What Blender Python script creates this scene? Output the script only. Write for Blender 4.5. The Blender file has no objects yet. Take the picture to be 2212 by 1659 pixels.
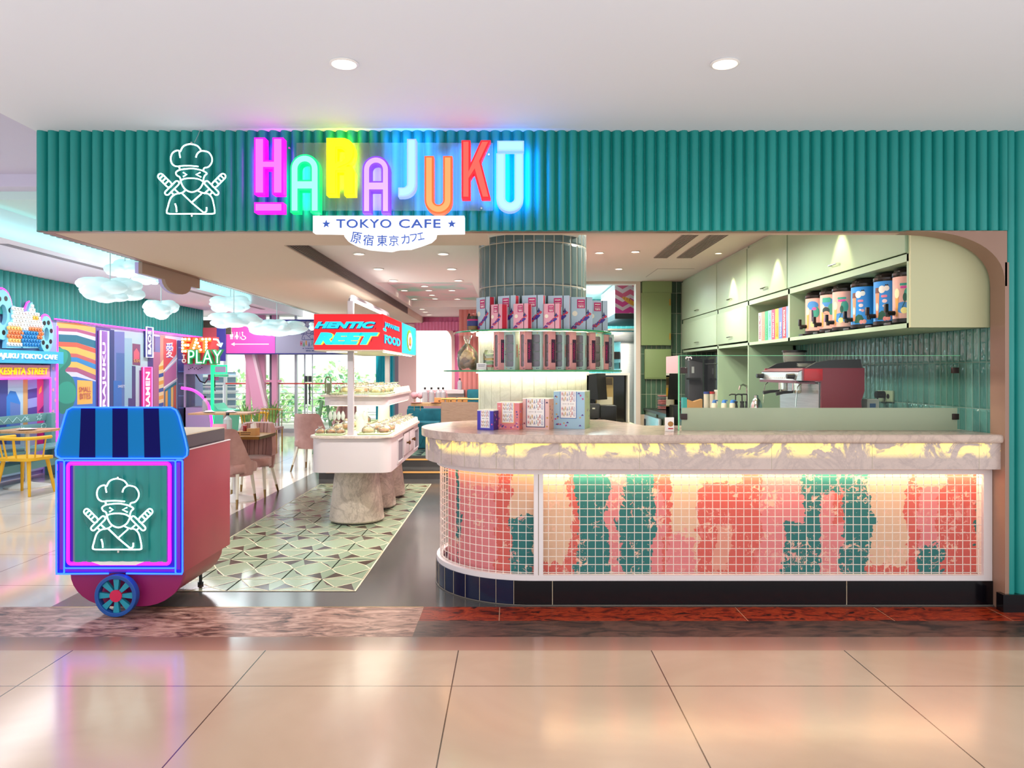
import bpy, bmesh, math, random
from mathutils import Vector, Matrix, noise
random.seed(7)
S = bpy.context.scene
COL = S.collection
PI = math.pi
# ------------------------------------------------------------ camera
FPX, CX, CY, EYE = 1650.0, 1103.0, 803.0, 1.51      # focal length / vanishing point of the 2212x1659 frame, eye height
cam_d = bpy.data.cameras.new('camera')
cam = bpy.data.objects.new('camera', cam_d); COL.objects.link(cam)
cam.location = (0, 0, EYE); cam.rotation_euler = (PI/2, 0, 0)
cam_d.sensor_fit = 'HORIZONTAL'; cam_d.sensor_width = 36
cam_d.lens = FPX/2212*36
cam_d.shift_x = 3/2212; cam_d.shift_y = -26.5/2212
cam_d.clip_end = 200
S.camera = cam
# ------------------------------------------------------------ world, exposure
w = bpy.data.worlds.new('daylight'); S.world = w; w.use_nodes = True
bg = w.node_tree.nodes['Background']
bg.inputs[0].default_value = (.965, .98, 1.0, 1); bg.inputs[1].default_value = 1.36
S.view_settings.view_transform = 'Standard'; S.view_settings.look = 'None'
S.view_settings.exposure = 0.33; S.view_settings.gamma = 1
S.view_settings.use_curve_mapping = False
S.cycles.max_bounces = 8; S.cycles.diffuse_bounces = 4; S.cycles.glossy_bounces = 4
S.cycles.transparent_max_bounces = 12; S.cycles.transmission_bounces = 6
S.cycles.sample_clamp_indirect = 6; S.cycles.caustics_reflective = False; S.cycles.caustics_refractive = False
S.cycles.use_denoising = True
def lamp(name, kind, loc, energy, color=(1, 1, 1), rot=(0, 0, 0), **k):
    d = bpy.data.lights.new(name, kind); d.energy = energy; d.color = color
    for a, b in k.items(): setattr(d, a, b)
    o = bpy.data.objects.new(name, d); COL.objects.link(o); o.location = loc; o.rotation_euler = rot
    return o
WARM, NEUT = (1, .84, .62), (1, .96, .92)
def spot(x, y, z, e, ang=130, blend=.8, color=NEUT, rot=(0, 0, 0), r=.05):
    return lamp('downlight_and_fill_beam', 'SPOT', (x, y, z), e, color, rot, spot_size=math.radians(ang), spot_blend=blend, shadow_soft_size=r)
# dining side downlights (their cans are built further down)
for (x, y) in ((-1.28, 6.45), (-1.28, 7.4), (-1.28, 8.33), (-.57, 6.45), (-.57, 7.4), (-.57, 8.33)):
    spot(x, y, 2.47, 82)
for (x, y) in ((-1.1, 9.3), (-.8, 10.6), (-1.2, 11.4), (-.6, 9.6)):
    spot(x, y, 2.57, 95)
spot(-.9, 13.0, 2.47, 70)
# kitchen side; beams without a fixture are added to brighten the cabinets
for (x, y) in ((1.03, 8.9), (1.44, 8.8), (1.46, 10.3), (1.0, 7.0), (1.6, 6.6), (1.85, 8.2), (1.2, 5.9)):
    spot(x, y, 2.86, 62, 168, .5, color=(1, .93, .80))
for y in (6.01, 7.45, 8.93):
    spot(2.46, y, 2.87, 75, 58, .45, (1, .84, .5), (0, 0, 0), .012)
# mall front downlights
spot(-.82, 3.76, 2.99, 22, 150, .9, NEUT); spot(1.05, 3.76, 2.99, 22, 150, .9, (1, .82, .62))
# mall hall left, cyan cove, back kitchen strip light
lamp('hall_light', 'AREA', (-5.9, 11.5, 2.86), 180, (.97, .97, 1), size=.25, size_y=13, shape='RECTANGLE')
lamp('cove_light', 'AREA', (-5.16, 10.0, 2.97), 8, (.25, .95, .95), (0, math.radians(105), 0), size=.08, size_y=11, shape='RECTANGLE')
lamp('kitchen_strip_light', 'AREA', (1.5, 13.6, 2.84), 130, (.75, .97, 1), size=.3, size_y=2.4, shape='RECTANGLE')
lamp('sun_outside', 'SUN', (0, 30, 10), 4, (1, .97, .92), (math.radians(40), math.radians(12), 0), angle=.05)

# ------------------------------------------------------------ materials
def lin(h):
    if not isinstance(h, str): return tuple(h)[:3] + (1,)
    h = h.lstrip('#'); c = [int(h[i:i+2], 16)/255 for i in (0, 2, 4)]
    return tuple((v/12.92 if v <= .04045 else ((v+.055)/1.055)**2.4) for v in c) + (1,)
MATS = {}
def mat(name, col='#808080', rough=.5, metal=0, emit=None, es=0, alpha=1, spec=.5, coat=0, trans=0, ior=1.45):
    if name in MATS: return MATS[name]
    m = bpy.data.materials.new(name); m.use_nodes = True
    b = m.node_tree.nodes['Principled BSDF']
    b.inputs['Base Color'].default_value = lin(col)
    b.inputs['Roughness'].default_value = rough; b.inputs['Metallic'].default_value = metal
    b.inputs['Specular IOR Level'].default_value = spec
    b.inputs['Coat Weight'].default_value = coat
    b.inputs['Transmission Weight'].default_value = trans; b.inputs['IOR'].default_value = ior
    b.inputs['Alpha'].default_value = alpha
    if emit: b.inputs['Emission Color'].default_value = lin(emit); b.inputs['Emission Strength'].default_value = es
    m.diffuse_color = lin(col)
    MATS[name] = m
    return m
def glow(name, col, es, base=None):
    return mat(name, base or col, .5, emit=col, es=es)
class NT:
    """short-hand for building node trees"""
    def __init__(s, m): s.m = m; s.t = m.node_tree; s.n = s.t.nodes; s.b = s.n['Principled BSDF']
    def new(s, ty, **k):
        n = s.n.new(ty)
        for a, b in k.items(): setattr(n, a, b)
        return n
    def link(s, a, b): s.t.links.new(a, b)
    def val(s, n, i, v):
        if hasattr(v, 'bl_idname') or isinstance(v, bpy.types.NodeSocket): s.link(v, n.inputs[i])
        else: n.inputs[i].default_value = v
    def math(s, op, a, b=0.0, c=0.0):
        n = s.new('ShaderNodeMath', operation=op)
        s.val(n, 0, a); s.val(n, 1, b); s.val(n, 2, c)
        return n.outputs[0]
    def coord(s): 
        n = s.new('ShaderNodeNewGeometry'); return n.outputs['Position']
    def obj(s):
        return s.new('ShaderNodeTexCoord').outputs['Object']
    def sep(s, v):
        n = s.new('ShaderNodeSeparateXYZ'); s.link(v, n.inputs[0]); return n.outputs
    def comb(s, x, y, z):
        n = s.new('ShaderNodeCombineXYZ'); s.val(n, 0, x); s.val(n, 1, y); s.val(n, 2, z); return n.outputs[0]
    def noise(s, v, scale=5, detail=4, rough=.55, dist=0):
        n = s.new('ShaderNodeTexNoise'); s.link(v, n.inputs['Vector'])
        n.inputs['Scale'].default_value = scale; n.inputs['Detail'].default_value = detail
        n.inputs['Roughness'].default_value = rough; n.inputs['Distortion'].default_value = dist
        return n.outputs['Fac']
    def ramp(s, f, stops, const=False):
        n = s.new('ShaderNodeValToRGB'); e = n.color_ramp.elements
        if const: n.color_ramp.interpolation = 'CONSTANT'
        while len(e) < len(stops): e.new(.5)
        for el, (p, c) in zip(e, stops): el.position = p; el.color = lin(c)
        s.link(f, n.inputs[0]); return n.outputs[0]
    def mix(s, f, a, b):
        n = s.new('ShaderNodeMix', data_type='RGBA')
        s.val(n, 0, f)
        for i, v in ((6, a), (7, b)):
            if isinstance(v, bpy.types.NodeSocket): s.link(v, n.inputs[i])
            else: n.inputs[i].default_value = lin(v)
        return n.outputs[2]
    def base(s, c): s.link(c, s.b.inputs['Base Color'])
    def rough(s, f): s.link(f, s.b.inputs['Roughness'])
    def bump(s, h, strength=.3, dist=.01):
        n = s.new('ShaderNodeBump'); n.inputs['Strength'].default_value = strength; n.inputs['Distance'].default_value = dist
        s.link(h, n.inputs['Height']); s.link(n.outputs[0], s.b.inputs['Normal'])
    def lines(s, coord, period, offset, width):
        """1 on a joint line every period"""
        f = s.math('PINGPONG', s.math('SUBTRACT', coord, offset), period/2)
        return s.math('LESS_THAN', f, width/2)
def noisy(name, stops, scale=6, detail=5, rough=.5, dist=0, stretch=(1, 1, 1), bump=0, coat=0, metal=0, spec=.5):
    if name in MATS: return MATS[name]
    m = mat(name, stops[0][1], rough, metal, coat=coat, spec=spec); t = NT(m)
    v = t.new('ShaderNodeMapping'); t.link(t.coord(), v.inputs[0]); v.inputs['Scale'].default_value = stretch
    f = t.noise(v.outputs[0], scale, detail, .6, dist); t.base(t.ramp(f, stops))
    if bump: t.bump(f, bump, .01)
    return m
# plain
TEAL = noisy('teal_fluted_paint', [(.3, '#13817b'), (.7, '#1d8f89')], 1.2, 2, .38)
WHITE = mat('white_plaster', '#e4dedd', .8)
CEIL = noisy('ceiling_plaster', [(.3, '#e6e9f0'), (.7, '#eaedf3')], .6, 1, .75)
BEIGE = mat('beige_plaster', '#cfc3b4', .8)
DININGC = mat('dining_ceiling_plaster', '#f1ebe6', .8)
BRONZE = noisy('bronze_metal', [(.3, '#8a6a5a'), (.7, '#9c7a68')], 2, 2, .4, 0, (1, 1, .2), spec=.6)
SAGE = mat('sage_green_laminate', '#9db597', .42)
SAGED = mat('dark_sage_laminate', '#7f9a7d', .45)  # darker sage, used on the counter bases
OLIVE = mat('olive_green_enamel', '#86a06a', .4)
CHROME = mat('chrome', '#d8d8d6', .15, 1)
STEEL = noisy('brushed_steel', [(.3, '#b9bfc0'), (.7, '#cdd2d2')], 4, 3, .3, 0, (1, 1, 30), metal=.9)
BLACK = mat('black_plastic', '#131314', .35)
BLACKG = mat('black_gloss', '#08090c', .12)
DARKG = mat('dark_grey_plastic', '#3a3a3f', .45)
GOLD = mat('brass', '#b8934f', .28, 1)
WHITEG = mat('white_lacquer', '#d2c8c9', .35)
CREAM = mat('cream_paint', '#d9cfc0', .6)
PINKW = mat('pink_wall_paint', '#e3b3bd', .7)
RED = mat('red_gloss_enamel', '#c81426', .25)
MAROON = mat('maroon_enamel', '#8c1b33', .3)
YEL = mat('yellow_painted_wood', '#d9a81c', .4)
TEALB = mat('grey_teal_painted_wood', '#5f8f91', .5)
def glassy(name, tint, fac=.12, rough=.0):
    """thin clear sheet: mostly see-through with a gloss on top"""
    if name in MATS: return MATS[name]
    m = bpy.data.materials.new(name); m.use_nodes = True; t = m.node_tree; n = t.nodes
    n.remove(n['Principled BSDF'])
    out = n['Material Output']; tr = n.new('ShaderNodeBsdfTransparent'); gl = n.new('ShaderNodeBsdfGlossy')
    fr = n.new('ShaderNodeFresnel'); fr.inputs[0].default_value = 1.45
    ad = n.new('ShaderNodeMath'); ad.operation = 'ADD'; ad.inputs[1].default_value = fac; ad.use_clamp = True
    mx = n.new('ShaderNodeMixShader'); tr.inputs[0].default_value = lin(tint); gl.inputs['Roughness'].default_value = rough
    t.links.new(fr.outputs[0], ad.inputs[0]); t.links.new(ad.outputs[0], mx.inputs[0])
    t.links.new(tr.outputs[0], mx.inputs[1]); t.links.new(gl.outputs[0], mx.inputs[2]); t.links.new(mx.outputs[0], out.inputs[0])
    MATS[name] = m; return m
CLEAR = glassy('clear_glass', '#f6fbf8', -.015)
ACRYL = glassy('clear_acrylic', '#ffffff', -.035, .1)
GREENGLASS = glassy('green_edge_glass', '#9fd8b8', .08)
FILM = glassy('cellophane', '#fdfdfb', .03, .2)
def milky(m, f):
    t = m.node_tree; df = t.nodes.new('ShaderNodeBsdfDiffuse'); df.inputs[0].default_value = (.9, .9, .87, 1); mx = t.nodes.new('ShaderNodeMixShader'); mx.inputs[0].default_value = f
    o = t.nodes['Material Output']; s = o.inputs[0].links[0].from_socket
    t.links.new(s, mx.inputs[1]); t.links.new(df.outputs[0], mx.inputs[2]); t.links.new(mx.outputs[0], o.inputs[0]); return m
milky(FILM, .07); ACRYLW = milky(glassy('milky_acrylic', '#ffffff', -.03, .2), .10)
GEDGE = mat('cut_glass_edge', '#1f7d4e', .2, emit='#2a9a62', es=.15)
# frosted film on the guard
FROST = mat('frosted_film', '#a9b59a', .55, alpha=.82)
# stone
def marble(name, base, vein, warm, rough=.25, panel=None):
    m = mat(name, base, rough); t = NT(m); p = t.coord()
    a = t.noise(p, 3.2, 7, .65, 1.6); b = t.noise(p, 1.3, 3, .5, .6); c = t.noise(p, 9, 6, .7, 2.2)
    col = t.mix(t.math('MULTIPLY', b, .55), base, warm)
    v = t.math('SUBTRACT', 1, t.math('MULTIPLY', t.math('ABSOLUTE', t.math('SUBTRACT', a, .5)), 16)); v = t.math('MAXIMUM', v, 0)
    col = t.mix(t.math('MULTIPLY', v, .32), col, vein)
    v2 = t.math('MAXIMUM', t.math('SUBTRACT', 1, t.math('MULTIPLY', t.math('ABSOLUTE', t.math('SUBTRACT', c, .45)), 14)), 0)
    col = t.mix(t.math('MULTIPLY', v2, .16), col, vein)
    t.base(col); return m, t, col
MARBLE, _, _ = marble('counter_marble', '#cfbcb0', '#8a7670', '#c2a38f', .18)
MARBLEB, tb, _ = marble('backlit_onyx', '#cbbab4', '#97898a', '#c4aea2', .25)
# onyx fascia: LED behind it shines through the thin, pale parts of the stone near the top
px_ = tb.sep(tb.coord()); nb = tb.noise(tb.coord(), 4.5, 6, .62, 1.8)
zf = tb.new('ShaderNodeMapRange'); tb.link(px_[2], zf.inputs[0]); zf.inputs[1].default_value = .955; zf.inputs[2].default_value = 1.0
thin = tb.math('MULTIPLY', zf.outputs[0], tb.ramp(nb, [(.47, (0, 0, 0)), (.55, (1, 1, 1))]))
tb.b.inputs['Emission Color'].default_value = lin('#ffdc28'); tb.link(tb.math('MULTIPLY', thin, .8), tb.b.inputs['Emission Strength'])
MARBLEC, _, _ = marble('column_marble', '#e6e2d6', '#b9b3a2', '#d8d2b4', .3)
MARBLEP, _, _ = marble('pedestal_marble', '#c9bcae', '#3f3029', '#b29f8f', .45)
MARBLET, _, _ = marble('table_marble', '#ddcfc4', '#a88f84', '#d3bfae', .3)
# floors
FLOORM = mat('polished_beige_tile', '#d9bda6', .17, spec=.45); t = NT(FLOORM); pc = t.coord(); ps = t.sep(pc)
fn = t.noise(pc, .9, 4, .55, .8)
jl = t.math('MAXIMUM', t.lines(ps[0], 1.045, -.283, .006), t.lines(ps[1], 1.045, 3.669, .006))
t.base(t.mix(jl, t.ramp(fn, [(.3, '#846e5e'), (.7, '#927d6d')]), '#342822'))
HALLM = mat('polished_hall_tile', '#d8cabc', .08); t = NT(HALLM); pc = t.coord(); ps = t.sep(pc)
jl = t.math('MAXIMUM', t.lines(ps[0], .9, -2.95, .008), t.lines(ps[1], .9, 5.4, .008))
t.base(t.mix(jl, t.ramp(t.noise(pc, .7, 3), [(.3, '#cdbfb0'), (.7, '#dccfc2')]), '#8d8076'))
SLATE = noisy('dark_slate_tile', [(.3, '#444341'), (.7, '#53504d')], 2, 3, .16)
GRAN = noisy('pink_brown_granite', [(.34, '#3a2420'), (.44, '#7d594e'), (.55, '#a98272'), (.66, '#bf9c8c')], 9, 12, .32, 1.5, (.6, 1.8, 1), spec=.22)
GRANR = noisy('red_granite', [(.36, '#260a06'), (.47, '#7a2410'), (.56, '#9c3a1c'), (.66, '#3a120b')], 13, 12, .32, 1.2, (.6, 1.3, 1), spec=.22)
GRANB = noisy('brown_granite', [(.38, '#20120f'), (.6, '#5a3d34')], 7, 11, .32, 1.6, (.6, 1.5, 1), spec=.35)
BAND = noisy('polished_brown_strip', [(.3, '#7c5a4e'), (.7, '#88665a')], 1, 2, .15, spec=.4)
PTG, PTD, PTL, PTG2 = mat('mint_floor_tile', '#8f9f83', .14), mat('umber_floor_tile', '#41342e', .14), mat('cream_inlay', '#d8cfae', .3), mat('sage_floor_tile', '#82937a', .14)
BLKTILE = mat('black_gloss_tile', '#0d0b10', .15); t = NT(BLKTILE); s_ = t.sep(t.coord())
t.base(t.mix(t.math('LESS_THAN', s_[0], .02), '#0d0b10', '#141a36'))
def glazed(name, stops, tw, th, grout, axis, z0=0, wob=.5, gw=.005, off=0.0, rough=.12):
    """hand-made glazed tiles tw x th; axis = world axis that runs along the wall, or 'r' for a round column about COLC"""
    m = mat(name, stops[0][1], rough); t = NT(m); p = t.coord(); s = t.sep(p)
    if axis == 'r':
        u = t.math('MULTIPLY', t.math('ARCTAN2', t.math('SUBTRACT', s[0], COLC[0]), t.math('SUBTRACT', COLC[1], s[1])), COLR)
    else: u = s[axis]
    ju = t.lines(u, tw, off, gw); jz = t.lines(s[2], th, z0, gw)
    iu = t.math('FLOOR', t.math('DIVIDE', t.math('SUBTRACT', u, off), tw)); iz = t.math('FLOOR', t.math('DIVIDE', t.math('SUBTRACT', s[2], z0), th))
    wn = t.new('ShaderNodeTexWhiteNoise'); wn.noise_dimensions = '2D'; t.link(t.comb(iu, iz, 0), wn.inputs['Vector'])
    n = t.noise(p, 7, 3); f = t.math('ADD', t.math('MULTIPLY', wn.outputs[0], .7), t.math('MULTIPLY', n, .3))
    j = t.math('MAXIMUM', ju, jz)
    t.base(t.mix(j, t.ramp(f, stops), grout))
    # pillowed face with ripples
    eu = t.math('PINGPONG', t.math('SUBTRACT', u, off), tw/2); ez = t.math('PINGPONG', t.math('SUBTRACT', s[2], z0), th/2)
    edge = t.math('MINIMUM', t.math('MINIMUM', eu, ez), .016)
    h = t.math('ADD', t.math('MULTIPLY', edge, 30), t.math('MULTIPLY', t.noise(t.comb(t.math('ADD', u, t.math('MULTIPLY', iu, 3.3)), iz, t.math('MULTIPLY', s[2], .6)), 22, 2), wob))
    t.bump(h, .9, .012); return m
COLC, COLR = (.17, 5.95), .417
TILEC = glazed('slate_blue_column_tile', [(.2, '#475a5c'), (.8, '#566b6d')], COLR*2*PI/35, .312, '#b9ad96', 'r', 2.143-.312*3, .12, rough=.25)
TILEW = glazed('teal_rippled_wall_tile', [(.2, '#48807a'), (.8, '#62988f')], .0775, .312, '#7f9a90', 1, .95, .9)
TILEB = glazed('green_back_wall_tile', [(.2, '#3d5c49'), (.8, '#50725c')], .0775, .312, '#a8b39a', 0, .85, .4)
TILEK = glazed('turquoise_kitchen_tile', [(.2, '#2f9a9c'), (.8, '#49b3b2')], .1, .1, '#a9d6d4', 0, 0, .3)
WOOD = noisy('light_oak', [(.35, '#8f7560'), (.5, '#9f8570'), (.65, '#866c58')], 5, 5, .4, .6, (1, 1, 12))
WOODT = noisy('table_oak', [(.35, '#b38a5c'), (.5, '#c39c70'), (.65, '#a67d50')], 5, 5, .4, .6, (12, 1, 1))
VELV = noisy('dusty_pink_velvet', [(.3, '#9a6f69'), (.7, '#b58a82')], 5, 3, .75)
VELV.node_tree.nodes['Principled BSDF'].inputs['Sheen Weight'].default_value = .35
VTEAL = noisy('teal_velvet', [(.3, '#0f5a68'), (.7, '#1d7483')], 5, 3, .75)
PAPER = mat('white_paper', '#efe9e4', .8)
CRAFT = mat('kraft_wood_box', '#b98a52', .6)
# the peeling painted panel of the counter: broad painted stripes, flaked through to plaster
PEEL = mat('peeling_striped_paint', '#c86a60', .6)
t = NT(PEEL); uv = t.new('ShaderNodeUVMap').outputs[0]; s = t.sep(uv)
pn = t.noise(uv, 14, 5, .65, .5); pl = t.noise(uv, 3, 3)
ud = t.math('ADD', s[0], t.math('ADD', t.math('MULTIPLY', t.math('SUBTRACT', pn, .5), .13), t.math('MULTIPLY', t.math('SUBTRACT', pl, .5), .2)))
ud = t.math('SUBTRACT', ud, t.math('MULTIPLY', t.math('SUBTRACT', s[1], .4), .02))
TLc, PKc, CRc, BGc = '#2b7574', '#dd8588', '#d2625a', '#dcb89c'
st = [(-1, PKc), (-.50, TLc), (-.455, PKc), (-.13, CRc), (.0, TLc), (.15, BGc), (.37, CRc), (.42, TLc), (.63, PKc), (.72, TLc), (.93, CRc), (1.04, BGc), (1.22, CRc), (1.64, PKc), (1.79, TLc), (2.03, PKc), (2.17, TLc), (2.35, BGc), (2.58, CRc), (2.68, PKc), (2.82, CRc), (3.06, TLc)]
rc = t.ramp(t.math('DIVIDE', t.math('ADD', ud, 1.0), 4.2), [((p+1)/4.2, c) for p, c in st], True)
fl = t.noise(uv, 26, 6, .7, 1.2); fl2 = t.noise(uv, 5, 2); zv = s[1]
def zone(u0, u1, z0, z1):      # ragged-edged patch
    zd = t.math('ADD', zv, t.math('MULTIPLY', t.math('SUBTRACT', pn, .5), .22))
    return t.math('MULTIPLY', t.math('MULTIPLY', t.math('GREATER_THAN', ud, u0), t.math('LESS_THAN', ud, u1)), t.math('MULTIPLY', t.math('GREATER_THAN', zd, z0), t.math('LESS_THAN', zd, z1)))
for (u0, u1, z0, z1, c) in ((-.02, .16, .56, 1, BGc), (-.08, .0, .62, 1, CRc), (-.52, -.45, .1, .34, PKc), (-.42, -.10, .74, 1, '#e3a390'), (.15, .37, .1, .25, CRc), (.93, 1.0, .2, .72, PKc), (1.04, 1.22, .1, .42, PKc), (1.34, 1.44, .2, .5, '#dc9a88'), (1.79, 1.93, .52, 1, PKc), (2.03, 2.17, .72, 1, TLc), (2.10, 2.18, .5, .72, CRc), (2.35, 2.58, .1, .24, CRc), (2.68, 2.84, .1, .36, TLc), (1.22, 1.5, .78, 1, '#de9f8a'), (2.62, 2.86, .76, 1, '#e0a890')):
    rc = t.mix(zone(u0, u1, z0, z1), rc, c)
lp = t.noise(t.comb(t.math('MULTIPLY', s[0], 5), t.math('MULTIPLY', zv, 1.6), 0), 1.0, 5, .65, .6)
isl_ = t.math('MULTIPLY', t.math('GREATER_THAN', lp, .60), .75)
# worn-through pink over the coral stripes only
cr = t.new('ShaderNodeSeparateColor'); t.link(rc, cr.inputs[0])
iscoral = t.math('MULTIPLY', t.math('LESS_THAN', cr.outputs[1], .14), t.math('GREATER_THAN', cr.outputs[0], .5))
rc = t.mix(t.math('MULTIPLY', iscoral, isl_), rc, '#dc7f7c')
flm = t.math('GREATER_THAN', t.math('ADD', t.math('MULTIPLY', fl, .75), t.math('MULTIPLY', fl2, .35)), .628)
PK2 = t.mix(t.math('GREATER_THAN', pl, .52), '#e8bca6', '#e2a39a')
t.base(t.mix(flm, rc, PK2)); t.bump(t.math('ADD', t.math('MULTIPLY', flm, -1), t.math('MULTIPLY', t.noise(t.comb(0, s[1], 0), 90, 1), .6)), .3, .004)

# ------------------------------------------------------------ mesh builder
def wloc(o):
    v = Vector((0, 0, 0))
    while o is not None: v += o.location; o = o.parent
    return v
class MB:
    def __init__(s, M=None): s.bm = bmesh.new(); s.M = M or Matrix(); s.mats = []; s.mi = 0
    def m(s, material):
        if material not in s.mats: s.mats.append(material)
        s.mi = s.mats.index(material); return s
    def _v(s, p): return s.bm.verts.new(s.M @ Vector(p))
    def face(s, pts):
        f = s.bm.faces.new([s._v(p) for p in pts]); f.material_index = s.mi; return s
    def box(s, x0, x1, y0, y1, z0, z1, bev=0, seg=2):
        v = [s._v(p) for p in ((x0, y0, z0), (x1, y0, z0), (x1, y1, z0), (x0, y1, z0), (x0, y0, z1), (x1, y0, z1), (x1, y1, z1), (x0, y1, z1))]
        fs = [s.bm.faces.new([v[i] for i in q]) for q in ((3, 2, 1, 0), (4, 5, 6, 7), (0, 1, 5, 4), (1, 2, 6, 5), (2, 3, 7, 6), (3, 0, 4, 7))]
        for f in fs: f.material_index = s.mi
        if bev:
            es = list({e for f in fs for e in f.edges})
            r = bmesh.ops.bevel(s.bm, geom=es, offset=bev, segments=seg, profile=.6, affect='EDGES', clamp_overlap=True)
            for f in r['faces']: f.material_index = s.mi
        return s
    def cbox(s, c, d, bev=0): return s.box(c[0]-d[0]/2, c[0]+d[0]/2, c[1]-d[1]/2, c[1]+d[1]/2, c[2]-d[2]/2, c[2]+d[2]/2, bev)
    def prism(s, pts, f0, f1, cap=True):
        """closed outline pts (u,v) swept from f0(u,v) to f1(u,v)"""
        a = [s._v(f0(*p)) for p in pts]; b = [s._v(f1(*p)) for p in pts]; n = len(pts)
        for i in range(n):
            f = s.bm.faces.new((a[i], a[(i+1) % n], b[(i+1) % n], b[i])); f.material_index = s.mi
        if cap:
            for q in (list(reversed(a)), b):
                f = s.bm.faces.new(q); f.material_index = s.mi
        return s
    def pz(s, pts, z0, z1): return s.prism(pts, lambda u, v: (u, v, z0), lambda u, v: (u, v, z1))
    def py(s, pts, y0, y1): return s.prism(pts, lambda u, v: (u, y0, v), lambda u, v: (u, y1, v))
    def px(s, pts, x0, x1): return s.prism(pts, lambda u, v: (x0, u, v), lambda u, v: (x1, u, v))
    def cyl(s, p0, p1, r0, r1=None, n=16, cap=True):
        p0, p1 = Vector(p0), Vector(p1); r1 = r0 if r1 is None else r1
        d = (p1-p0).normalized(); a = d.orthogonal().normalized(); b = d.cross(a)
        A = [s._v(p0+(a*math.cos(2*PI*i/n)+b*math.sin(2*PI*i/n))*r0) for i in range(n)]
        B = [s._v(p1+(a*math.cos(2*PI*i/n)+b*math.sin(2*PI*i/n))*r1) for i in range(n)]
        for i in range(n):
            f = s.bm.faces.new((A[i], A[(i+1) % n], B[(i+1) % n], B[i])); f.material_index = s.mi
        if cap:
            for q in (list(reversed(A)), B):
                f = s.bm.faces.new(q); f.material_index = s.mi
        return s
    def lathe(s, prof, c=(0, 0, 0), n=24, a0=0, a1=2*PI, sx=1, sy=1):
        """profile [(r,z)] turned about the z axis"""
        full = abs(a1-a0-2*PI) < 1e-6; k = n if full else n+1; c = Vector(c); rings = []
        for r, z in prof:
            if r < 1e-6: rings.append([s._v(c+Vector((0, 0, z)))]*k)
            else: rings.append([s._v(c+Vector((sx*r*math.cos(a0+(a1-a0)*i/n), sy*r*math.sin(a0+(a1-a0)*i/n), z))) for i in range(k)])
        for A, B in zip(rings, rings[1:]):
            for i in range(n):
                j = (i+1) % k
                q = []
                for v in (A[i], A[j], B[j], B[i]):
                    if v not in q: q.append(v)
                if len(q) > 2:
                    f = s.bm.faces.new(q); f.material_index = s.mi
        return s
    def tube(s, pts, r, n=8, closed=False, cap=True):
        pts = [Vector(p) for p in pts]; k = len(pts); rings = []; prev = None
        for i, p in enumerate(pts):
            if closed: d = pts[(i+1) % k]-pts[i-1]
            else: d = pts[min(i+1, k-1)]-pts[max(i-1, 0)]
            if d.length < 1e-9: d = Vector((0, 0, 1))
            d.normalize()
            a = d.orthogonal().normalized() if prev is None else (prev-d*prev.dot(d))
            if a.length < 1e-6: a = d.orthogonal()
            a.normalize(); prev = a; b = d.cross(a)
            rr = r[i] if isinstance(r, (list, tuple)) else r
            rings.append([s._v(p+(a*math.cos(2*PI*j/n)+b*math.sin(2*PI*j/n))*rr) for j in range(n)])
        for i in range(k if closed else k-1):
            A, B = rings[i], rings[(i+1) % k]
            for j in range(n):
                f = s.bm.faces.new((A[j], A[(j+1) % n], B[(j+1) % n], B[j])); f.material_index = s.mi
        if cap and not closed:
            for q in (list(reversed(rings[0])), rings[-1]):
                f = s.bm.faces.new(q); f.material_index = s.mi
        return s
    def ball(s, c, r, n=12, sc=(1, 1, 1)):
        k = max(6, n//2)
        return s.lathe([(r*sc[0]*math.sin(PI*i/k), -r*sc[2]*math.cos(PI*i/k)) for i in range(k+1)], c, n, sx=1, sy=sc[1]/sc[0])
    def add(s, me, M=None):
        M = s.M @ (M or Matrix()); vs = [s.bm.verts.new(M @ v.co) for v in me.vertices]
        for p in me.polygons:
            try:
                f = s.bm.faces.new([vs[i] for i in p.vertices]); f.material_index = s.mi
            except ValueError: pass
        return s
    def build(s, name, parent=None, smooth=True, recalc=True, angle=35, material=None):
        if recalc: bmesh.ops.recalc_face_normals(s.bm, faces=s.bm.faces)
        if parent is not None and not parent.get('_local'):
            off = wloc(parent)
            if off.length: bmesh.ops.translate(s.bm, verts=s.bm.verts, vec=-off)
        me = bpy.data.meshes.new(name); s.bm.to_mesh(me); s.bm.free()
        for x in s.mats: me.materials.append(x)
        if smooth:
            me.shade_smooth(); me.set_sharp_from_angle(angle=math.radians(angle))
        o = bpy.data.objects.new(name, me); COL.objects.link(o)
        if parent is not None: o.parent = parent
        return o
def tag(o, label=None, cat=None, group=None, kind=None):
    if label: o['label'] = label
    if cat: o['category'] = cat
    if group: o['group'] = group
    if kind: o['kind'] = kind
    return o
def thing(name, label, cat, loc=(0, 0, 0), group=None, rz=0):
    o = bpy.data.objects.new(name, None); COL.objects.link(o); o.location = loc; o.rotation_euler.z = rz
    o.empty_display_size = .1
    return tag(o, label, cat, group)
def proto(name, label, cat, group=None):
    """a thing modelled about its own origin, to be moved and copied"""
    return thing(name, label, cat, (0, 0, 0), group)
def dup(o, loc, rz=0, label=None, group=None, sc=None):
    r = o.copy(); COL.objects.link(r); r.location = loc; r.rotation_euler.z = rz
    if sc: r.scale = (sc, sc, sc)
    if label: r['label'] = label
    if group: r['group'] = group
    for ch in o.children:
        c = ch.copy(); COL.objects.link(c); c.parent = r
        for g in ch.children:
            d = g.copy(); COL.objects.link(d); d.parent = c
    return r
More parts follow.
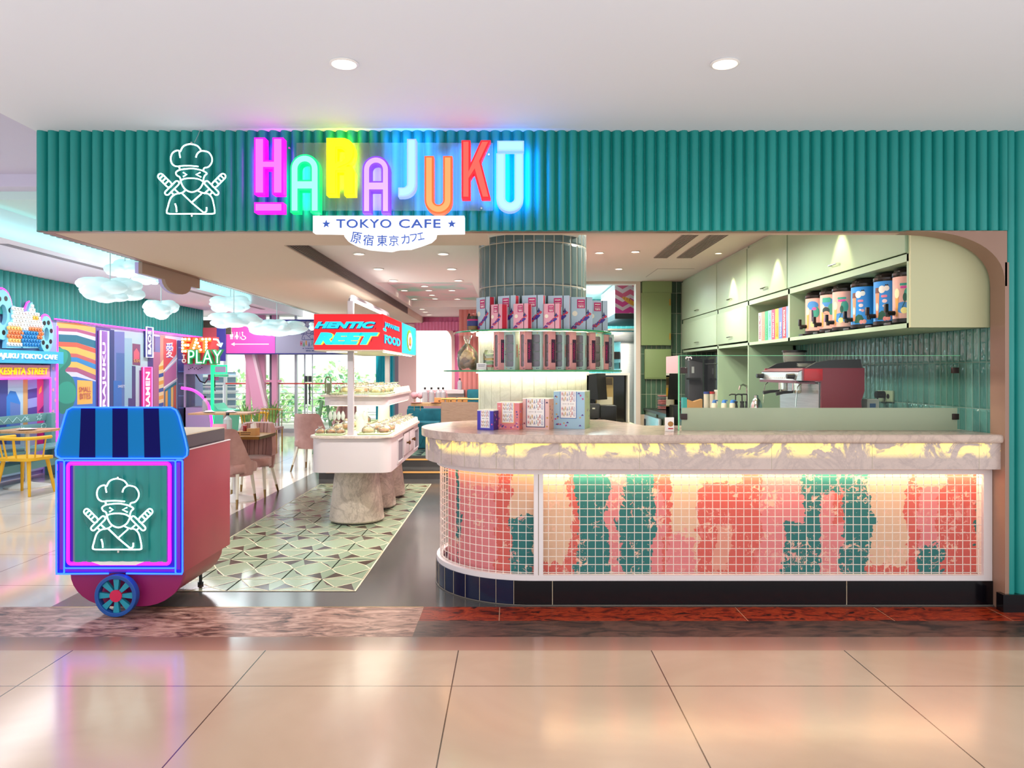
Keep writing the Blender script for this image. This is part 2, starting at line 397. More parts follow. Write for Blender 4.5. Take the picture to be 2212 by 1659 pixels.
class Placer:
    """first call moves the prototype itself, later calls copy it (parts and sub-parts too)"""
    def __init__(s, o): s.o = o; s.used = False
    def __call__(s, loc, rz=0, label=None, group=None, sc=None):
        if s.used: return dup(s.o, loc, rz, label, group, sc)
        s.used = True; o = s.o; o.location = loc; o.rotation_euler.z = rz
        if sc: o.scale = (sc, sc, sc)
        tag(o, label, None, group); return o
def structure(o, label=None): o['kind'] = 'structure'; return tag(o, label)
def at(px, py, Y): return ((px-CX)/FPX*Y, Y, EYE+(CY-py)/FPX*Y)
def ax(px, Y): return (px-CX)/FPX*Y
def az(py, Y): return EYE+(CY-py)/FPX*Y
# frames: (u right, v up, n towards the viewer)
def front(Y, x=0, z=0): return Matrix(((1, 0, 0, x), (0, 0, -1, Y), (0, 1, 0, z), (0, 0, 0, 1)))
def face_px(X, y=0, z=0): return Matrix(((0, 0, 1, X), (1, 0, 0, y), (0, 1, 0, z), (0, 0, 0, 1)))     # a wall looking towards +X
def face_nx(X, y=0, z=0): return Matrix(((0, 0, -1, X), (-1, 0, 0, y), (0, 1, 0, z), (0, 0, 0, 1)))   # a wall looking towards -X
def _curve_mesh(d):
    o = bpy.data.objects.new('tmp', d); COL.objects.link(o)
    dg = bpy.context.evaluated_depsgraph_get(); dg.update()
    me = bpy.data.meshes.new_from_object(o.evaluated_get(dg)); bpy.data.objects.remove(o); return me
TXT = {}
def text_mesh(s, depth=.002, bold=0, space=1, shear=0):
    k = (s, depth, bold, space, shear)
    if k not in TXT:
        d = bpy.data.curves.new('txt', 'FONT'); d.body = s; d.size = 1; d.extrude = depth; d.offset = bold; d.space_character = space; d.shear = shear
        d.resolution_u = 3
        me = _curve_mesh(d); xs = [v.co.x for v in me.vertices] or [0]; ys = [v.co.y for v in me.vertices] or [0]
        TXT[k] = (me, min(xs), max(xs), min(ys), max(ys))
    return TXT[k]
def letters(mb, M, s, u0, u1, v0, v1, depth=.002, bold=.012, space=1, shear=0, rot=0):
    """flat raised lettering s filling the rectangle u0..u1 x v0..v1 of frame M"""
    me, a, b, c, d = text_mesh(s, 1, bold, space, shear)
    sx, sy = (u1-u0)/(b-a), (v1-v0)/(d-c)
    if rot: # turned a quarter: reads upwards
        sx, sy = (v1-v0)/(b-a), (u1-u0)/(d-c)
        L = Matrix(((0, -sy, 0, u1+c*sy), (sx, 0, 0, v0-a*sx), (0, 0, depth, depth), (0, 0, 0, 1)))
    else: L = Matrix(((sx, 0, 0, u0-a*sx), (0, sy, 0, v0-c*sy), (0, 0, depth, depth), (0, 0, 0, 1)))
    old = mb.M; mb.M = Matrix(); mb.add(me, M @ L); mb.M = old
    return mb
def outline_mesh(polys, depth, bevel=0, res=2):
    """filled 2-D outline (first poly) with holes (others), extruded +-depth"""
    d = bpy.data.curves.new('o', 'CURVE'); d.dimensions = '2D'; d.fill_mode = 'BOTH'; d.extrude = depth; d.bevel_depth = bevel; d.bevel_resolution = res
    d.offset = -bevel
    for p in polys:
        sp = d.splines.new('POLY'); sp.points.add(len(p)-1); sp.use_cyclic_u = True
        for q, (x, y) in zip(sp.points, p): q.co = (x, y, 0, 1)
    return _curve_mesh(d)
def arc(cx, cy, r, a0, a1, n=12, ry=None):
    ry = r if ry is None else ry
    return [(cx+r*math.cos(math.radians(a0+(a1-a0)*i/n)), cy+ry*math.sin(math.radians(a0+(a1-a0)*i/n))) for i in range(n+1)]
def rrect(x0, x1, y0, y1, r, n=5):
    return arc(x1-r, y1-r, r, 0, 90, n)+arc(x0+r, y1-r, r, 90, 180, n)+arc(x0+r, y0+r, r, 180, 270, n)+arc(x1-r, y0+r, r, 270, 360, n)
def smooth_path(pts, n=6, closed=False):
    """Catmull-Rom through pts"""
    P = [Vector(p) for p in pts]; k = len(P); out = []
    for i in range(k if closed else k-1):
        p0 = P[(i-1) % k] if closed or i else P[0]; p1 = P[i]; p2 = P[(i+1) % k]
        p3 = P[(i+2) % k] if closed or i+2 < k else P[-1]
        for j in range(n):
            u = j/n
            out.append(.5*((2*p1)+(p2-p0)*u+(2*p0-5*p1+4*p2-p3)*u*u+(3*p1-p0-3*p2+p3)*u**3))
    if not closed: out.append(P[-1])
    return out
def flat(mb, M, poly, n, material):
    """one flat patch of colour printed on frame M, n in front of it"""
    mb.m(material); old = mb.M; mb.M = M; mb.face([(u, v, n) for u, v in poly]); mb.M = old; return mb
# ============================================================ THE SETTING
def sbox(name, material, *b, bev=0):
    o = MB().m(material).box(*b, bev=bev).build(name, smooth=bool(bev)); return structure(o)
sbox('floor', FLOORM, -12, 9, 1.7, 4.139, -.1, 0)
sbox('floor_polished_strip', BAND, -12, 9, 4.139, 4.348, -.1, 0)
sbox('floor_pink_granite', GRAN, -12, -.56, 4.348, 4.905, -.1, 0)
sbox('floor_brown_granite', GRANB, -.56, 9, 4.348, 4.63, -.1, 0)
b = MB().m(GRANR); jx = [-.56, -.07, 1.44, 2.33, 3.05, 3.42, 9]
for x0, x1 in zip(jx, jx[1:]): b.box(x0+.0025, x1-.0025, 4.63, 4.905, -.1, 0)
b.m(mat('cream_joint', '#b59a80', .6)).box(-.56, 9, 4.632, 4.903, -.1, -.001)
structure(b.build('floor_red_granite', smooth=False))
b = MB().m(SLATE).box(-2.95, 9, 4.905, 11.9, -.1, 0).m(GOLD).box(-2.95, -.56, 4.899, 4.906, -.1, .0006)
structure(b.build('floor_slate', smooth=False))
sbox('floor_hall', HALLM, -12, -2.95, 4.905, 19.4, -.1, 0)
sbox('floor_hall_far', HALLM, -2.95, 3.4, 11.9, 19.4, -.1, 0)
# patterned tile carpet of the aisle: a = .29 m squares, each cut into green kites and one dark wedge with cream inlay lines
b = MB(); a = .294; nx, ny = 5, 17; X0, Y0 = -2.545, 5.256
for i in range(nx):
    for j in range(ny):
        fl = (i+j) % 2
        def q(u, v):
            if fl: u, v = 1-u, v
            if j % 3 == 2: v = 1-v
            return (X0+(i+u)*a, Y0+(j+v)*a, .002)
        A, B, C_, D = (0, 0), (1, 0), (1, 1), (0, 1); P = (.47, .30); Q = (.80, .63)
        for m_, pl_ in ((PTG, (A, B, P)), (PTD, (B, Q, P)), (PTG2, (B, C_, Q)), (PTG, (C_, D, P, Q)), (PTD, (D, (.22, .52), P)), (PTG2, (D, A, P, (.22, .52)))):
            b.m(m_); b.face([q(*p) for p in pl_])
        b.m(PTL)
        for p0, p1 in ((A, B), (A, D), (B, P), (P, D), (A, P), (Q, C_), (P, Q)):
            x0, y0, _ = q(*p0); x1, y1, _ = q(*p1); L = math.hypot(x1-x0, y1-y0); nx_, ny_ = -(y1-y0)/L*.0045, (x1-x0)/L*.0045
            b.face([(x0+nx_, y0+ny_, .003), (x1+nx_, y1+ny_, .003), (x1-nx_, y1-ny_, .003), (x0-nx_, y0-ny_, .003)])
W_, L_ = nx*a, ny*a
for (x0, x1, y0, y1) in ((X0-.012, X0, Y0, Y0+L_), (X0+W_, X0+W_+.012, Y0, Y0+L_), (X0-.012, X0+W_+.012, Y0-.012, Y0), (X0-.012, X0+W_+.012, Y0+L_, Y0+L_+.012)):
    b.face([(x0, y0, .003), (x1, y0, .003), (x1, y1, .003), (x0, y1, .003)])
o = b.build('floor_patterned_tile', smooth=False, recalc=False); structure(o)
# raised seating platform with two steps whose brownish nosings carry an added glow
b = MB().m(SLATE)
b.box(-2.7, .45, 10.75, 11.1, 0, .13).box(-2.7, .45, 11.1, 14, 0, .28)
structure(b.build('floor_platform', smooth=False))
b = MB().m(glow('step_nosing_glow', '#d9a05a', .3))
for y, z in ((10.745, .085), (11.095, .225)): b.box(-2.6, .4, y-.005, y+.005, z, z+.022)
o = b.build('step_nosing_strip', smooth=False); tag(o, 'brownish nosing strips with added glow on the two dark platform steps', 'step nosing')
b = MB()
for i in range(8):
    for j in range(3):
        x0, y0 = -2.2+i*.294, 11.2+j*.294
        for m_, pl_ in ((PTG, ((0, 0), (1, 0), (.6, .4))), (PTD, ((1, 0), (1, 1), (.6, .4))), (PTG2, ((1, 1), (0, 1), (.6, .4))), (PTG, ((0, 1), (0, 0), (.6, .4)))):
            b.m(m_); b.face([(x0+u*.29, y0+v*.29, .283) for u, v in pl_])
structure(b.build('floor_platform_tile', smooth=False, recalc=False))
# ceilings
sbox('ceiling', CEIL, -3.0, 9, 1.6, 4.84, 3.03, 3.45)
sbox('ceiling_hall_high', mat('lavender_white_plaster', '#cfcbe0', .7), -9, -3.0, 1.0, 7.3, 3.4, 3.5)
b = MB().m(mat('lavender_white_plaster')).box(-9, -3.02, 7.3, 7.5, 3.28, 3.5)
structure(b.build('ceiling_hall_step', smooth=False))
sbox('ceiling_cove', mat('cove_plaster', '#c9e4e2', .7), -5.3, -3.0, 7.5, 19.4, 3.2, 3.3)
sbox('ceiling_hall', mat('hall_plaster', '#efecf4', .7), -9, -5.27, 7.5, 19.4, 2.9, 3.3)
b = MB().m(mat('slot_grey', '#8f8c90', .6)).box(-5.56, -5.46, 8.3, 17, 2.894, 2.8995)
tag(b.build('linear_diffuser', smooth=False), 'long grey slot diffuser in the hall ceiling above the clouds', 'air vent')
# dining ceiling with a raised tray
b = MB().m(DININGC)
b.box(-1.6, .5, 5.38, 8.55, 2.51, 2.9).box(-1.6, .5, 11.8, 14.1, 2.51, 2.9).box(-.43, .5, 8.55, 11.8, 2.51, 2.9).box(-1.6, -1.52, 8.55, 11.8, 2.51, 2.9)
structure(b.build('ceiling_dining', smooth=False))
TRAY = noisy('painted_sky', [(.42, '#a9e0cf'), (.52, '#ecd0d2'), (.65, '#f2d6d8')], 1.1, 3, .8)
sbox('ceiling_tray', TRAY, -1.6, -.4, 8.5, 11.85, 2.61, 2.7)
sbox('ceiling_kitchen', mat('kitchen_ceiling_plaster', '#dccfbd', .8), .45, 3.3, 4.97, 11.9, 2.9, 3.0)
sbox('ceiling_back_kitchen', mat('cool_white_paint', '#d5e6e8', .6), .45, 3.3, 11.9, 15.4, 2.95, 3.05)
sbox('ceiling_back_hall', mat('hall_plaster'), -3.0, -1.6, 14.0, 19.4, 2.9, 3.0)
# beam along the left of the dining area, fluted outside
BEAMM = mat('beam_plaster', '#d8c6b2', .75)
sbox('beam', BEAMM, -2.93, -1.6, 5.38, 14.0, 2.40, 3.2)
b = MB().m(BEAMM).box(-2.93, -.15, 4.90, 5.38, 2.40, 3.0).box(-.15, 3.13, 4.90, 4.97, 2.40, 3.0)
structure(b.build('beam_soffit', smooth=False))
sbox('trim_1', BRONZE, -2.99, 3.13, 4.845, 4.90, 2.398, 3.02)
sbox('trim_2', BRONZE, -2.985, -2.93, 4.90, 14.0, 2.398, 3.02)
def fluted(name, M, u0, u1, v0, v1, material, period=.07, depth=.03, back=-.01, parent=None):
    b = MB(M).m(material); P = [(0, 0), (.15, .62), (.3, .95), (.5, 1), (.72, .85), (.88, .2), (.96, 0)]; pts = []; u = u0
    while u < u1-1e-6:
        for f, h in P:
            if u+f*period < u1: pts.append((u+f*period, h*depth))
        u += period
    pts += [(u1, 0), (u1, back), (u0, back)]
    b.prism(pts, lambda u, n: (u, v0, n), lambda u, n: (u, v1, n))
    return b.build(name, parent, angle=50)
structure(fluted('wall_fascia', front(4.84), -3.0, 3.125, 2.40, 3.03, TEAL, depth=.036))
structure(fluted('wall_pillar', front(4.84), 3.125, 4.6, .11, 3.03, TEAL))
structure(fluted('wall_fascia_side', Matrix(((0, 0, -1, -2.985), (-1, 0, 0, 0), (0, 1, 0, 0), (0, 0, 0, 1))), -14.0, -4.84, 2.40, 3.03, TEAL, back=-.02))
sbox('baseboard_pillar', BLKTILE, 3.09, 4.6, 4.79, 4.86, 0, .11)
# arch head and jamb of the counter opening
E = 2.4; pts = []
for i in range(15):
    th = PI/2*i/14; c, s_ = math.cos(th)**(2/E), math.sin(th)**(2/E)
    pts.append((2.50+.617*s_, 2.05+.349*c))
pts += [(3.13, 2.05), (3.13, 2.399), (2.50, 2.3995)]
structure(MB().m(BRONZE).py(pts, 4.815, 4.965).build('trim_3', angle=40))
sbox('trim_4', BRONZE, 3.117, 3.16, 4.815, 4.965, 0, 2.2)
# kitchen walls
sbox('wall_right', TILEW, 3.14, 3.3, 4.965, 11.9, 0, 2.95)
b = MB().m(TILEB).box(2.0, 3.14, 11.8, 11.95, .85, 2.95).m(mat('cream_wall_tile', '#c9b89e', .35)).box(2.0, 3.14, 11.795, 11.95, 0, .85)
structure(b.build('wall_kitchen_back', smooth=False))
b = MB().m(CREAM).box(1.93, 2.0, 11.76, 11.95, 0, 2.95).box(.55, 1.93, 11.76, 11.95, 2.86, 2.95)
structure(b.build('trim_5', smooth=False))
sbox('wall_partition', PINKW, .45, .55, 7.2, 11.95, 0, 2.95)
sbox('wall_back_kitchen', TILEK, .45, 3.3, 15.2, 15.4, 0, 3.0)
sbox('wall_back_kitchen_left', mat('cool_white_paint'), .35, .55, 11.95, 15.4, 0, 3.0)
sbox('wall_back_kitchen_right', TILEK, 3.2, 3.3, 11.95, 15.4, 0, 3.0)
# round column with its marble drum
b = MB().m(TILEC).lathe([(COLR, 1.80), (COLR, 2.92)], (COLC[0], COLC[1], 0), 70).m(MARBLEC).lathe([(COLR+.004, 1.10), (COLR+.004, 1.80)], (COLC[0], COLC[1], 0), 70)
o = structure(b.build('column')); 
b = MB().m(mat('marble_joint', '#b5ae98', .6))
for i in range(30):
    th = 2*PI*i/30; x, y = COLC[0]+(COLR+.003)*math.sin(th), COLC[1]-(COLR+.003)*math.cos(th); b.cyl((x, y, 1.11), (x, y, 1.80), .0022, n=4)
tag(b.build('joint_line', o, smooth=False))
# dining back wall: pink fluted wall round a tall arched white window; salmon partition
PKF = mat('pink_fluted_paint', '#e87fac', .5); SALM = mat('salmon_fluted_paint', '#cf7f78', .55)
structure(fluted('wall_back', front(14.0), -1.95, .45, .28, 2.6, PKF, .09, .015, -.1))
b = MB(front(13.985)).m(mat('pale_pink_frame', '#e9c3bd', .6))
b.prism([(u, v) for u, v in [(-2.05, .28)] + [(-1.02, .28)] + arc(-1.27, 2.13, .25, 0, 90, 6) + [(-2.05, 2.38)]], lambda u, v: (u, v, 0), lambda u, v: (u, v, .03))
o = b.build('window_1'); structure(o)
b = MB(front(13.98)).m(glow('backlit_blind', '#ffeee4', .95, '#f3e6de'))
b.prism([(-1.72, .9), (-1.08, .9)] + arc(-1.29, 2.09, .21, 0, 90, 6) + [(-1.72, 2.3)], lambda u, v: (u, v, .026), lambda u, v: (u, v, .034))
b.build('pane', o)
structure(fluted('wall_salmon_partition', front(12.3), -.83, .45, .28, 2.51, SALM, .075, .012, -.1))
sbox('wall_dining_side', PINKW, -1.95, -1.85, 14.1, 19.3, 0, 3.0)
b = MB().m(mat('pelmet_pink', '#e88ab0', .7))
pts = []
for i in range(41): pts.append((-1.75+i*.03, 13.9+(.02 if i % 2 else 0)))
b.prism(pts+[(-.55, 13.96), (-1.75, 13.96)], lambda u, v: (u, v, 2.26), lambda u, v: (u, v, 2.42))
tag(b.build('pelmet', smooth=False), 'pleated pink pelmet along the top of the far back wall', 'pelmet')
# hall: left wall with printed street mural and fluted green band
LW = -6.97
sbox('wall_left', mat('mural_ground', '#8fa6d2', .5), LW-.2, LW, 7.3, 17.3, 0, 2.9)
structure(fluted('wall_left_band', face_px(LW), 8.0, 17.25, 2.295, 2.895, TEAL, .13, .05, 0))
# ---- printed mural on the left wall, drawn in wall coordinates (u along the wall, v up)
def lw(px, py):
    Y = FPX*(-LW)/(CX-px); return (Y, EYE+(CY-py)/FPX*Y)
ML = face_px(LW)
b = MB(); cm = {}
def mm(c):
    if c not in cm: cm[c] = mat('print_'+c[1:], c, .45)
    return cm[c]
lay = [0]
def patch(c, *pp):
    lay[0] += 1; flat(b, ML, [lw(*p) for p in pp], .002+lay[0]*.00018, mm(c))
def spatch(c, *pp):
    lay[0] += 1; flat(b, ML, [(v.x, v.y) for v in smooth_path([(*lw(*p), 0) for p in pp], 5, True)], .002+lay[0]*.00018, mm(c))
patch('#b9c9e6', (121, 690), (420, 728), (420, 960), (121, 1005))
# striped corner tower
cols = ['#f0b55e', '#a8587f', '#cfd0ea', '#1f6f86', '#cf5e4a', '#f0b55e', '#c2605f', '#2f86c4', '#f0b55e', '#a8587f', '#cfcfe6']
ys = [696, 708, 715, 722, 738, 748, 762, 770, 780, 792, 802, 812]
for i, c in enumerate(cols):
    y0, y1 = ys[i], ys[i+1]
    patch(c, (123, y0), (165, y0+2), (165, y1+2), (123, y1)); patch(c, (165, y0+2), (206, y0+12+i*.8), (206, y1+12+i*.8), (165, y1+2))
patch('#3a6fc0', (123, 812), (165, 814), (206, 824), (206, 960), (123, 1000))
patch('#efb257', (166, 821), (199, 823), (199, 872), (166, 874))
# tree
spatch('#2c7f72', (123, 760), (135, 754), (150, 762), (152, 785), (140, 800), (150, 810), (158, 820), (164, 845), (160, 868), (150, 886), (125, 884))
spatch('#2f9a86', (123, 756), (138, 755), (146, 766), (142, 782), (130, 795), (123, 800)); spatch('#2f9a86', (123, 840), (135, 826), (152, 826), (163, 842), (160, 866), (140, 872), (123, 862))
# street canyon
patch('#5a4e93', (206, 705), (238, 710), (238, 960), (206, 975)); patch('#a9c6cc', (238, 712), (330, 722), (330, 945), (238, 955))
for c, x0, x1, y0 in (('#2f3f7a', 236, 246, 712), ('#6b79b8', 246, 268, 716), ('#4a6aa8', 250, 270, 762), ('#8fb4c9', 268, 284, 730), ('#3d3b72', 284, 292, 790), ('#4b3a80', 318, 334, 725), ('#5d6fb2', 334, 350, 727), ('#b0688f', 330, 345, 760), ('#c98f87', 345, 356, 724), ('#403a78', 276, 290, 860), ('#7a4d8f', 300, 306, 800), ('#2e6bb8', 244, 262, 822)):
    patch(c, (x0, y0), (x1, y0+1), (x1, 945), (x0, 948))
patch('#7a3f6a', (285, 742), (302, 744), (302, 790), (285, 788)); patch('#d4566f', (288, 760), (294, 752), (300, 762), (300, 776), (288, 776))
patch('#e3cfa0', (342, 790), (352, 776), (352, 940), (342, 942))
for i in range(7): patch('#3f56a0' if i % 2 else '#e2a04b', (342, 792+i*16), (352, 789+i*16), (352, 797+i*16), (342, 800+i*16))
patch('#cf4f5e', (352, 730), (380, 734), (380, 765), (352, 800)); patch('#f0e8f0', (352, 800), (382, 772), (382, 775), (352, 804))
patch('#b86aa0', (354, 806), (380, 780), (380, 818), (354, 838)); patch('#f0e8f0', (352, 836), (382, 816), (382, 819), (352, 840))
patch('#1c6f86', (354, 842), (380, 824), (380, 940), (354, 945))
for i, c in enumerate(('#e2a04b', '#2f86c4', '#e8bb6a', '#cf5e4a')): patch(c, (356+i*6, 846-i*4), (361+i*6, 843-i*4), (361+i*6, 905), (356+i*6, 908))
patch('#3b3f86', (382, 735), (420, 740), (420, 940), (382, 942)); patch('#a03f8f', (396, 745), (420, 748), (420, 800), (396, 800))
for k in range(6): patch('#6f8fd0', (384, 750+k*26), (396, 750+k*26), (396, 752+k*26), (384, 752+k*26))
def mtext(s, x0, x1, y0, y1, c, bold=0, rot=0):
    lay[0] += 1; b.m(mm(c)); (u0, v1) = lw(x0, y0); (u1, v0) = lw(x1, y1)
    letters(b, Matrix.Translation((.002+lay[0]*.00018, 0, 0)) @ ML, s, u0, u1, v0, v1, .0006, bold, rot=rot)
mtext('SMALL', 169, 195, 836, 846, '#b5525a'); mtext('BITES', 171, 194, 850, 861, '#b5525a')
mtext('愛', 356, 372, 740, 774, '#3f5fd0', .03); mtext('愛', 357, 373, 739, 773, '#f2f0ff', .0); mtext('SUSHI', 287, 300, 776, 783, '#e8b060'); mtext('SWEETS', 253, 268, 832, 837, '#d7dcf0')
o = b.build('street_mural', smooth=False, recalc=False); tag(o, 'printed city street mural covering the hall wall, with striped tower and tree', 'mural')
# neon-edged blade signs on the mural
def blade(name, label, x0, x1, y0, y1, body, rim, es, s, tc, rimcol, fade=None):
    (u0, v1) = lw(x0, y0); (u1, v0) = lw(x1, y1); Y = u0
    e = thing(name, label, 'neon sign', (LW+.03, (u0+u1)/2, v0), 'neon blade signs on the mural')
    m = MB(ML).m(body).box(u0, u1, v0, v1, .02, .06); m.build('sign_panel', e, smooth=False)
    m = MB(ML).m(glow('neon_'+rimcol[1:], rimcol, es)).tube([(u0, v0, .065), (u1, v0, .065), (u1, v1, .065), (u0, v1, .065)], .012, 6, True); m.build('neon_border', e)
    m = MB().m(glow('sign_text_'+tc[1:], tc, .9)); du, dv = (u1-u0), (v1-v0)
    letters(m, Matrix.Translation((.062, 0, 0)) @ ML, s, u0+du*.26, u1-du*.26, v0+dv*.10, v1-dv*.10, .002, .02, rot=1); m.build('lettering', e, smooth=False)
blade('neon_blade_sign', 'tall purple blade sign with white neon edge beside the striped tower', 209, 226, 714, 960, mat('violet_print', '#8f5fb0', .4), 0, 2.2, 'HARAJUKU', '#f3c6e8', '#f6f4ff')
blade('neon_blade_sign', 'dark blue blade sign reading baos with white neon edge', 309, 323, 706, 772, mat('indigo_print', '#31357f', .4), 0, 2.2, 'BAOS', '#f3f0ff', '#f6f5ff')
blade('neon_blade_sign', 'hot pink blade sign reading ramen above the cart awning', 303, 321, 793, 895, mat('hot_pink_print', '#e0348f', .4), 0, 1.6, 'RAMEN', '#ffe9f6', '#ff6ac0')
# pink neon line under the green band
m = MB(ML).m(glow('pink_neon', '#ff2fc0', 3)).tube([(*lw(110, 689), .06), (*lw(432, 729), .06)], .012, 6)
tag(m.build('neon_line'), 'thin pink neon line running below the green fluted band', 'neon tube')
# ---- portal on the left wall
e = thing('street_portal', 'painted street portal with blue and pink name boards over teal bench', 'portal', (LW, 11.2, 0))
def pq(px, py, Xp=LW+.12):
    Y = FPX*(-Xp)/(CX-px); return (Y, EYE+(CY-py)/FPX*Y)
MP = face_px(LW+.012)
m = MB(MP).m(mat('lilac_flower_print', '#8f8fd2', .5)); (u0, v1) = pq(108, 760); (u1, v0) = pq(122, 1015); m.box(u0, u1, 0, v1, 0, .12)
m.m(mat('flower_pink', '#d79ac0', .6))
for k in range(11):
    c = (u0+(u1-u0)*(.35 if k % 2 else .68), .12+k*.16)
    m.face([(c[0]+.035*(1 if q % 2 else .55)*math.cos(PI*q/5), c[1]+.035*(1 if q % 2 else .55)*math.sin(PI*q/5), .122) for q in range(10)])
m.build('post', e, smooth=False)
b = MB(MP); lay2 = [0]
def pp(c, *ps):
    lay2[0] += 1; b.m(mm(c)); b.face([(*pq(x, y, LW+.01), .01+lay2[0]*.0002) for x, y in ps])
pp('#a9cfe6', (-40, 815), (108, 815), (108, 1010), (-40, 1040)); pp('#cfa56a', (48, 815), (58, 815), (58, 930), (48, 930))
pp('#3f4f9a', (-40, 815), (15, 815), (15, 960), (-40, 960)); pp('#2f7fd0', (12, 858), (20, 844), (32, 846), (42, 870), (42, 960), (12, 960)); pp('#5f7fc0', (20, 868), (42, 874), (42, 960), (20, 960))
pp('#cf4f8a', (78, 815), (108, 815), (108, 960), (78, 960))
for k in range(5): pp('#4a4a9a' if k % 2 else '#8f9fe0', (58, 822+k*20), (78, 818+k*20), (78, 838+k*20), (58, 842+k*20))
pp('#7a2f7a', (80, 890), (96, 870), (96, 890)); pp('#f0b050', (82, 842), (88, 832), (88, 846), (82, 852))
b.build('printed_scene', e, smooth=False, recalc=False)
m = MB(MP).m(mat('pink_board', '#d987a8', .5)); (u0, v1) = pq(-60, 785); (u1, v0) = pq(106, 815); (ua, va) = pq(106, 789); vpb = v0
m.box(u0, u1, v0, va, 0, .12); m.build('pink_board', e, smooth=False)
m = MB().m(mat('yellow_letters', '#f2cf1f', .4, emit='#f2cf1f', es=.25)); letters(m, Matrix.Translation((.122, 0, 0)) @ MP, 'TAKESHITA STREET', pq(-26, 803)[0], pq(101, 803)[0], v0+.042, va-.038, .006, .012, shear=.12)
m.build('yellow_lettering', e, smooth=False)
(u0, _) = pq(-60, 760); (u1, v0) = pq(124, 786); (_, v1) = pq(124, 762)
m = MB(MP).m(mat('sky_blue_board', '#3fa9d6', .4)).box(u0, u1, v0, v1+.01, 0, .2); m.build('blue_board', e, smooth=False)
m = MB().m(mat('white_letters', '#f6f6f6', .4, emit='#ffffff', es=.35)); letters(m, Matrix.Translation((.202, 0, 0)) @ MP, 'HARAJUKU TOKYO CAFE', pq(-37, 772, LW+.2)[0], pq(121, 772, LW+.2)[0], v0+.042, v1-.036, .006, .012, shear=.12)
m.build('white_lettering', e, smooth=False)
m = MB(MP).m(glow('pink_neon', '#ff2fc0', 3)); (uu, _) = pq(106, 900); (uv_, _) = pq(121, 900)
for x in (uu, uv_): m.tube([(x, .02, .13), (x, vpb-.012 if x == uu else 2.2, .13)], .012, 6)
(ux, _) = pq(-60, 900); m.tube([(ux, vpb-.012, .13), (uu, vpb-.012, .13)], .012, 6); m.build('neon_border', e)
# beaded figures above the portal
def beads(poly, M, r, cols, mb, n0=.12, step=None):
    step = step or r*2; us = [p[0] for p in poly]; vs = [p[1] for p in poly]
    v = min(vs); row = 0
    while v < max(vs):
        u = min(us)+(r if row % 2 else 0)
        while u < max(us):
            ins = False
            for (a0, b0), (a1, b1) in zip(poly, poly[1:]+poly[:1]):
                if (b0 > v) != (b1 > v) and u < (a1-a0)*(v-b0)/(b1-b0)+a0: ins = not ins
            if ins:
                c = cols((v-min(vs))/(max(vs)-min(vs)), (u-min(us))/(max(us)-min(us)))
                mb.m(mm(c)); old = mb.M; mb.M = M @ Matrix.Translation((u, v, n0)); mb.lathe([(r, 0), (r*.8, r*.7), (r*.3, r)], n=6); mb.M = old
            u += step
        v += step*.86; row += 1
def bp(*ps): return [pq(x, y) for x, y in ps]
plate = mat('aqua_board', '#7fc4d6', .5); rimN = glow('pink_neon', '#ff2fc0', 3)
def figure(label, outline, cols, back=None, neon=None):
    f = thing('beaded_figure', label, 'wall ornament', (LW, outline[0][0], min(v for _, v in outline)), 'beaded ornaments above the portal')
    m = MB(MP).m(plate); m.prism(outline, lambda u, v: (u, v, .06), lambda u, v: (u, v, .12)); m.build('board', f, smooth=False)
    m = MB(); beads(outline, MP, .032, cols, m); m.build('bead_covering', f)
    if neon: m = MB(MP).m(rimN).tube([(u, v, .07) for u, v in neon], .013, 6); m.build('neon_border', f)
figure('beaded white bear ornament with orange striped body above the portal', bp((12, 752), (16, 700), (24, 690), (22, 668), (28, 660), (36, 664), (44, 664), (50, 668), (46, 690), (44, 752)),
       lambda v, u: '#e9e3dc' if v > .55 or v < .1 else ('#e0804f' if int(v*14) % 2 else '#f0bb6a'))
figure('beaded onion-shaped ornament with blue base, orange mouth and pink tip', bp((48, 752), (40, 735), (39, 705), (48, 685), (58, 672), (64, 655), (68, 652), (74, 672), (84, 685), (91, 708), (90, 730), (80, 752)),
       lambda v, u: '#2f86c4' if v < .38 and not (u > .75 and v > .2) else '#e6834f' if (.38 < v < .48 and .3 < u < .75) or (u > .75 and v < .45) else '#d9566f' if v > .95 else '#f0b84a' if .58 < v < .68 and (.5 < u < .62 or .7 < u < .8) else '#ece7e2',
       neon=bp((40, 690), (52, 672), (60, 664), (64, 654), (68, 651), (74, 670), (86, 690)))
def ring(label, c, R, r):
    f = thing('ring_ornament', label, 'wall ornament', (LW, c[0], c[1]-R), 'ring boards above the portal')
    me = outline_mesh([[(c[0]+R*.62*math.cos(a_*PI/12), c[1]+R*math.sin(a_*PI/12)) for a_ in range(24)], [(c[0]+r*.6*math.cos(a_*PI/12), c[1]+r*math.sin(a_*PI/12)) for a_ in range(24)]], .03)
    m = MB().m(plate).add(me, MP @ Matrix.Translation((0, 0, .07))); m.build('board', f, smooth=False)
    m = MB(MP).m(BLACK)
    for q in range(7):
        a_ = q*PI/3.5+.3; rr = (R+r)/2; p = (c[0]+rr*.62*math.cos(a_), c[1]+rr*math.sin(a_)); m.cyl((*p, .09), (*p, .104), .035, n=10)
    m.build('dot_pattern', f, smooth=False)
    m = MB(MP).m(rimN).tube([(c[0]+(R+.02)*.62*math.cos(a_*PI/16), c[1]+(R+.02)*math.sin(a_*PI/16), .08) for a_ in range(0, 19)], .012, 6); m.build('neon_border', f)
ring('large pale blue ring ornament cut by the left edge, with black dots', pq(8, 680), .34, .14)
ring('small pale blue ring ornament with black dots right of the onion ornament', pq(102, 722), .27, .1)
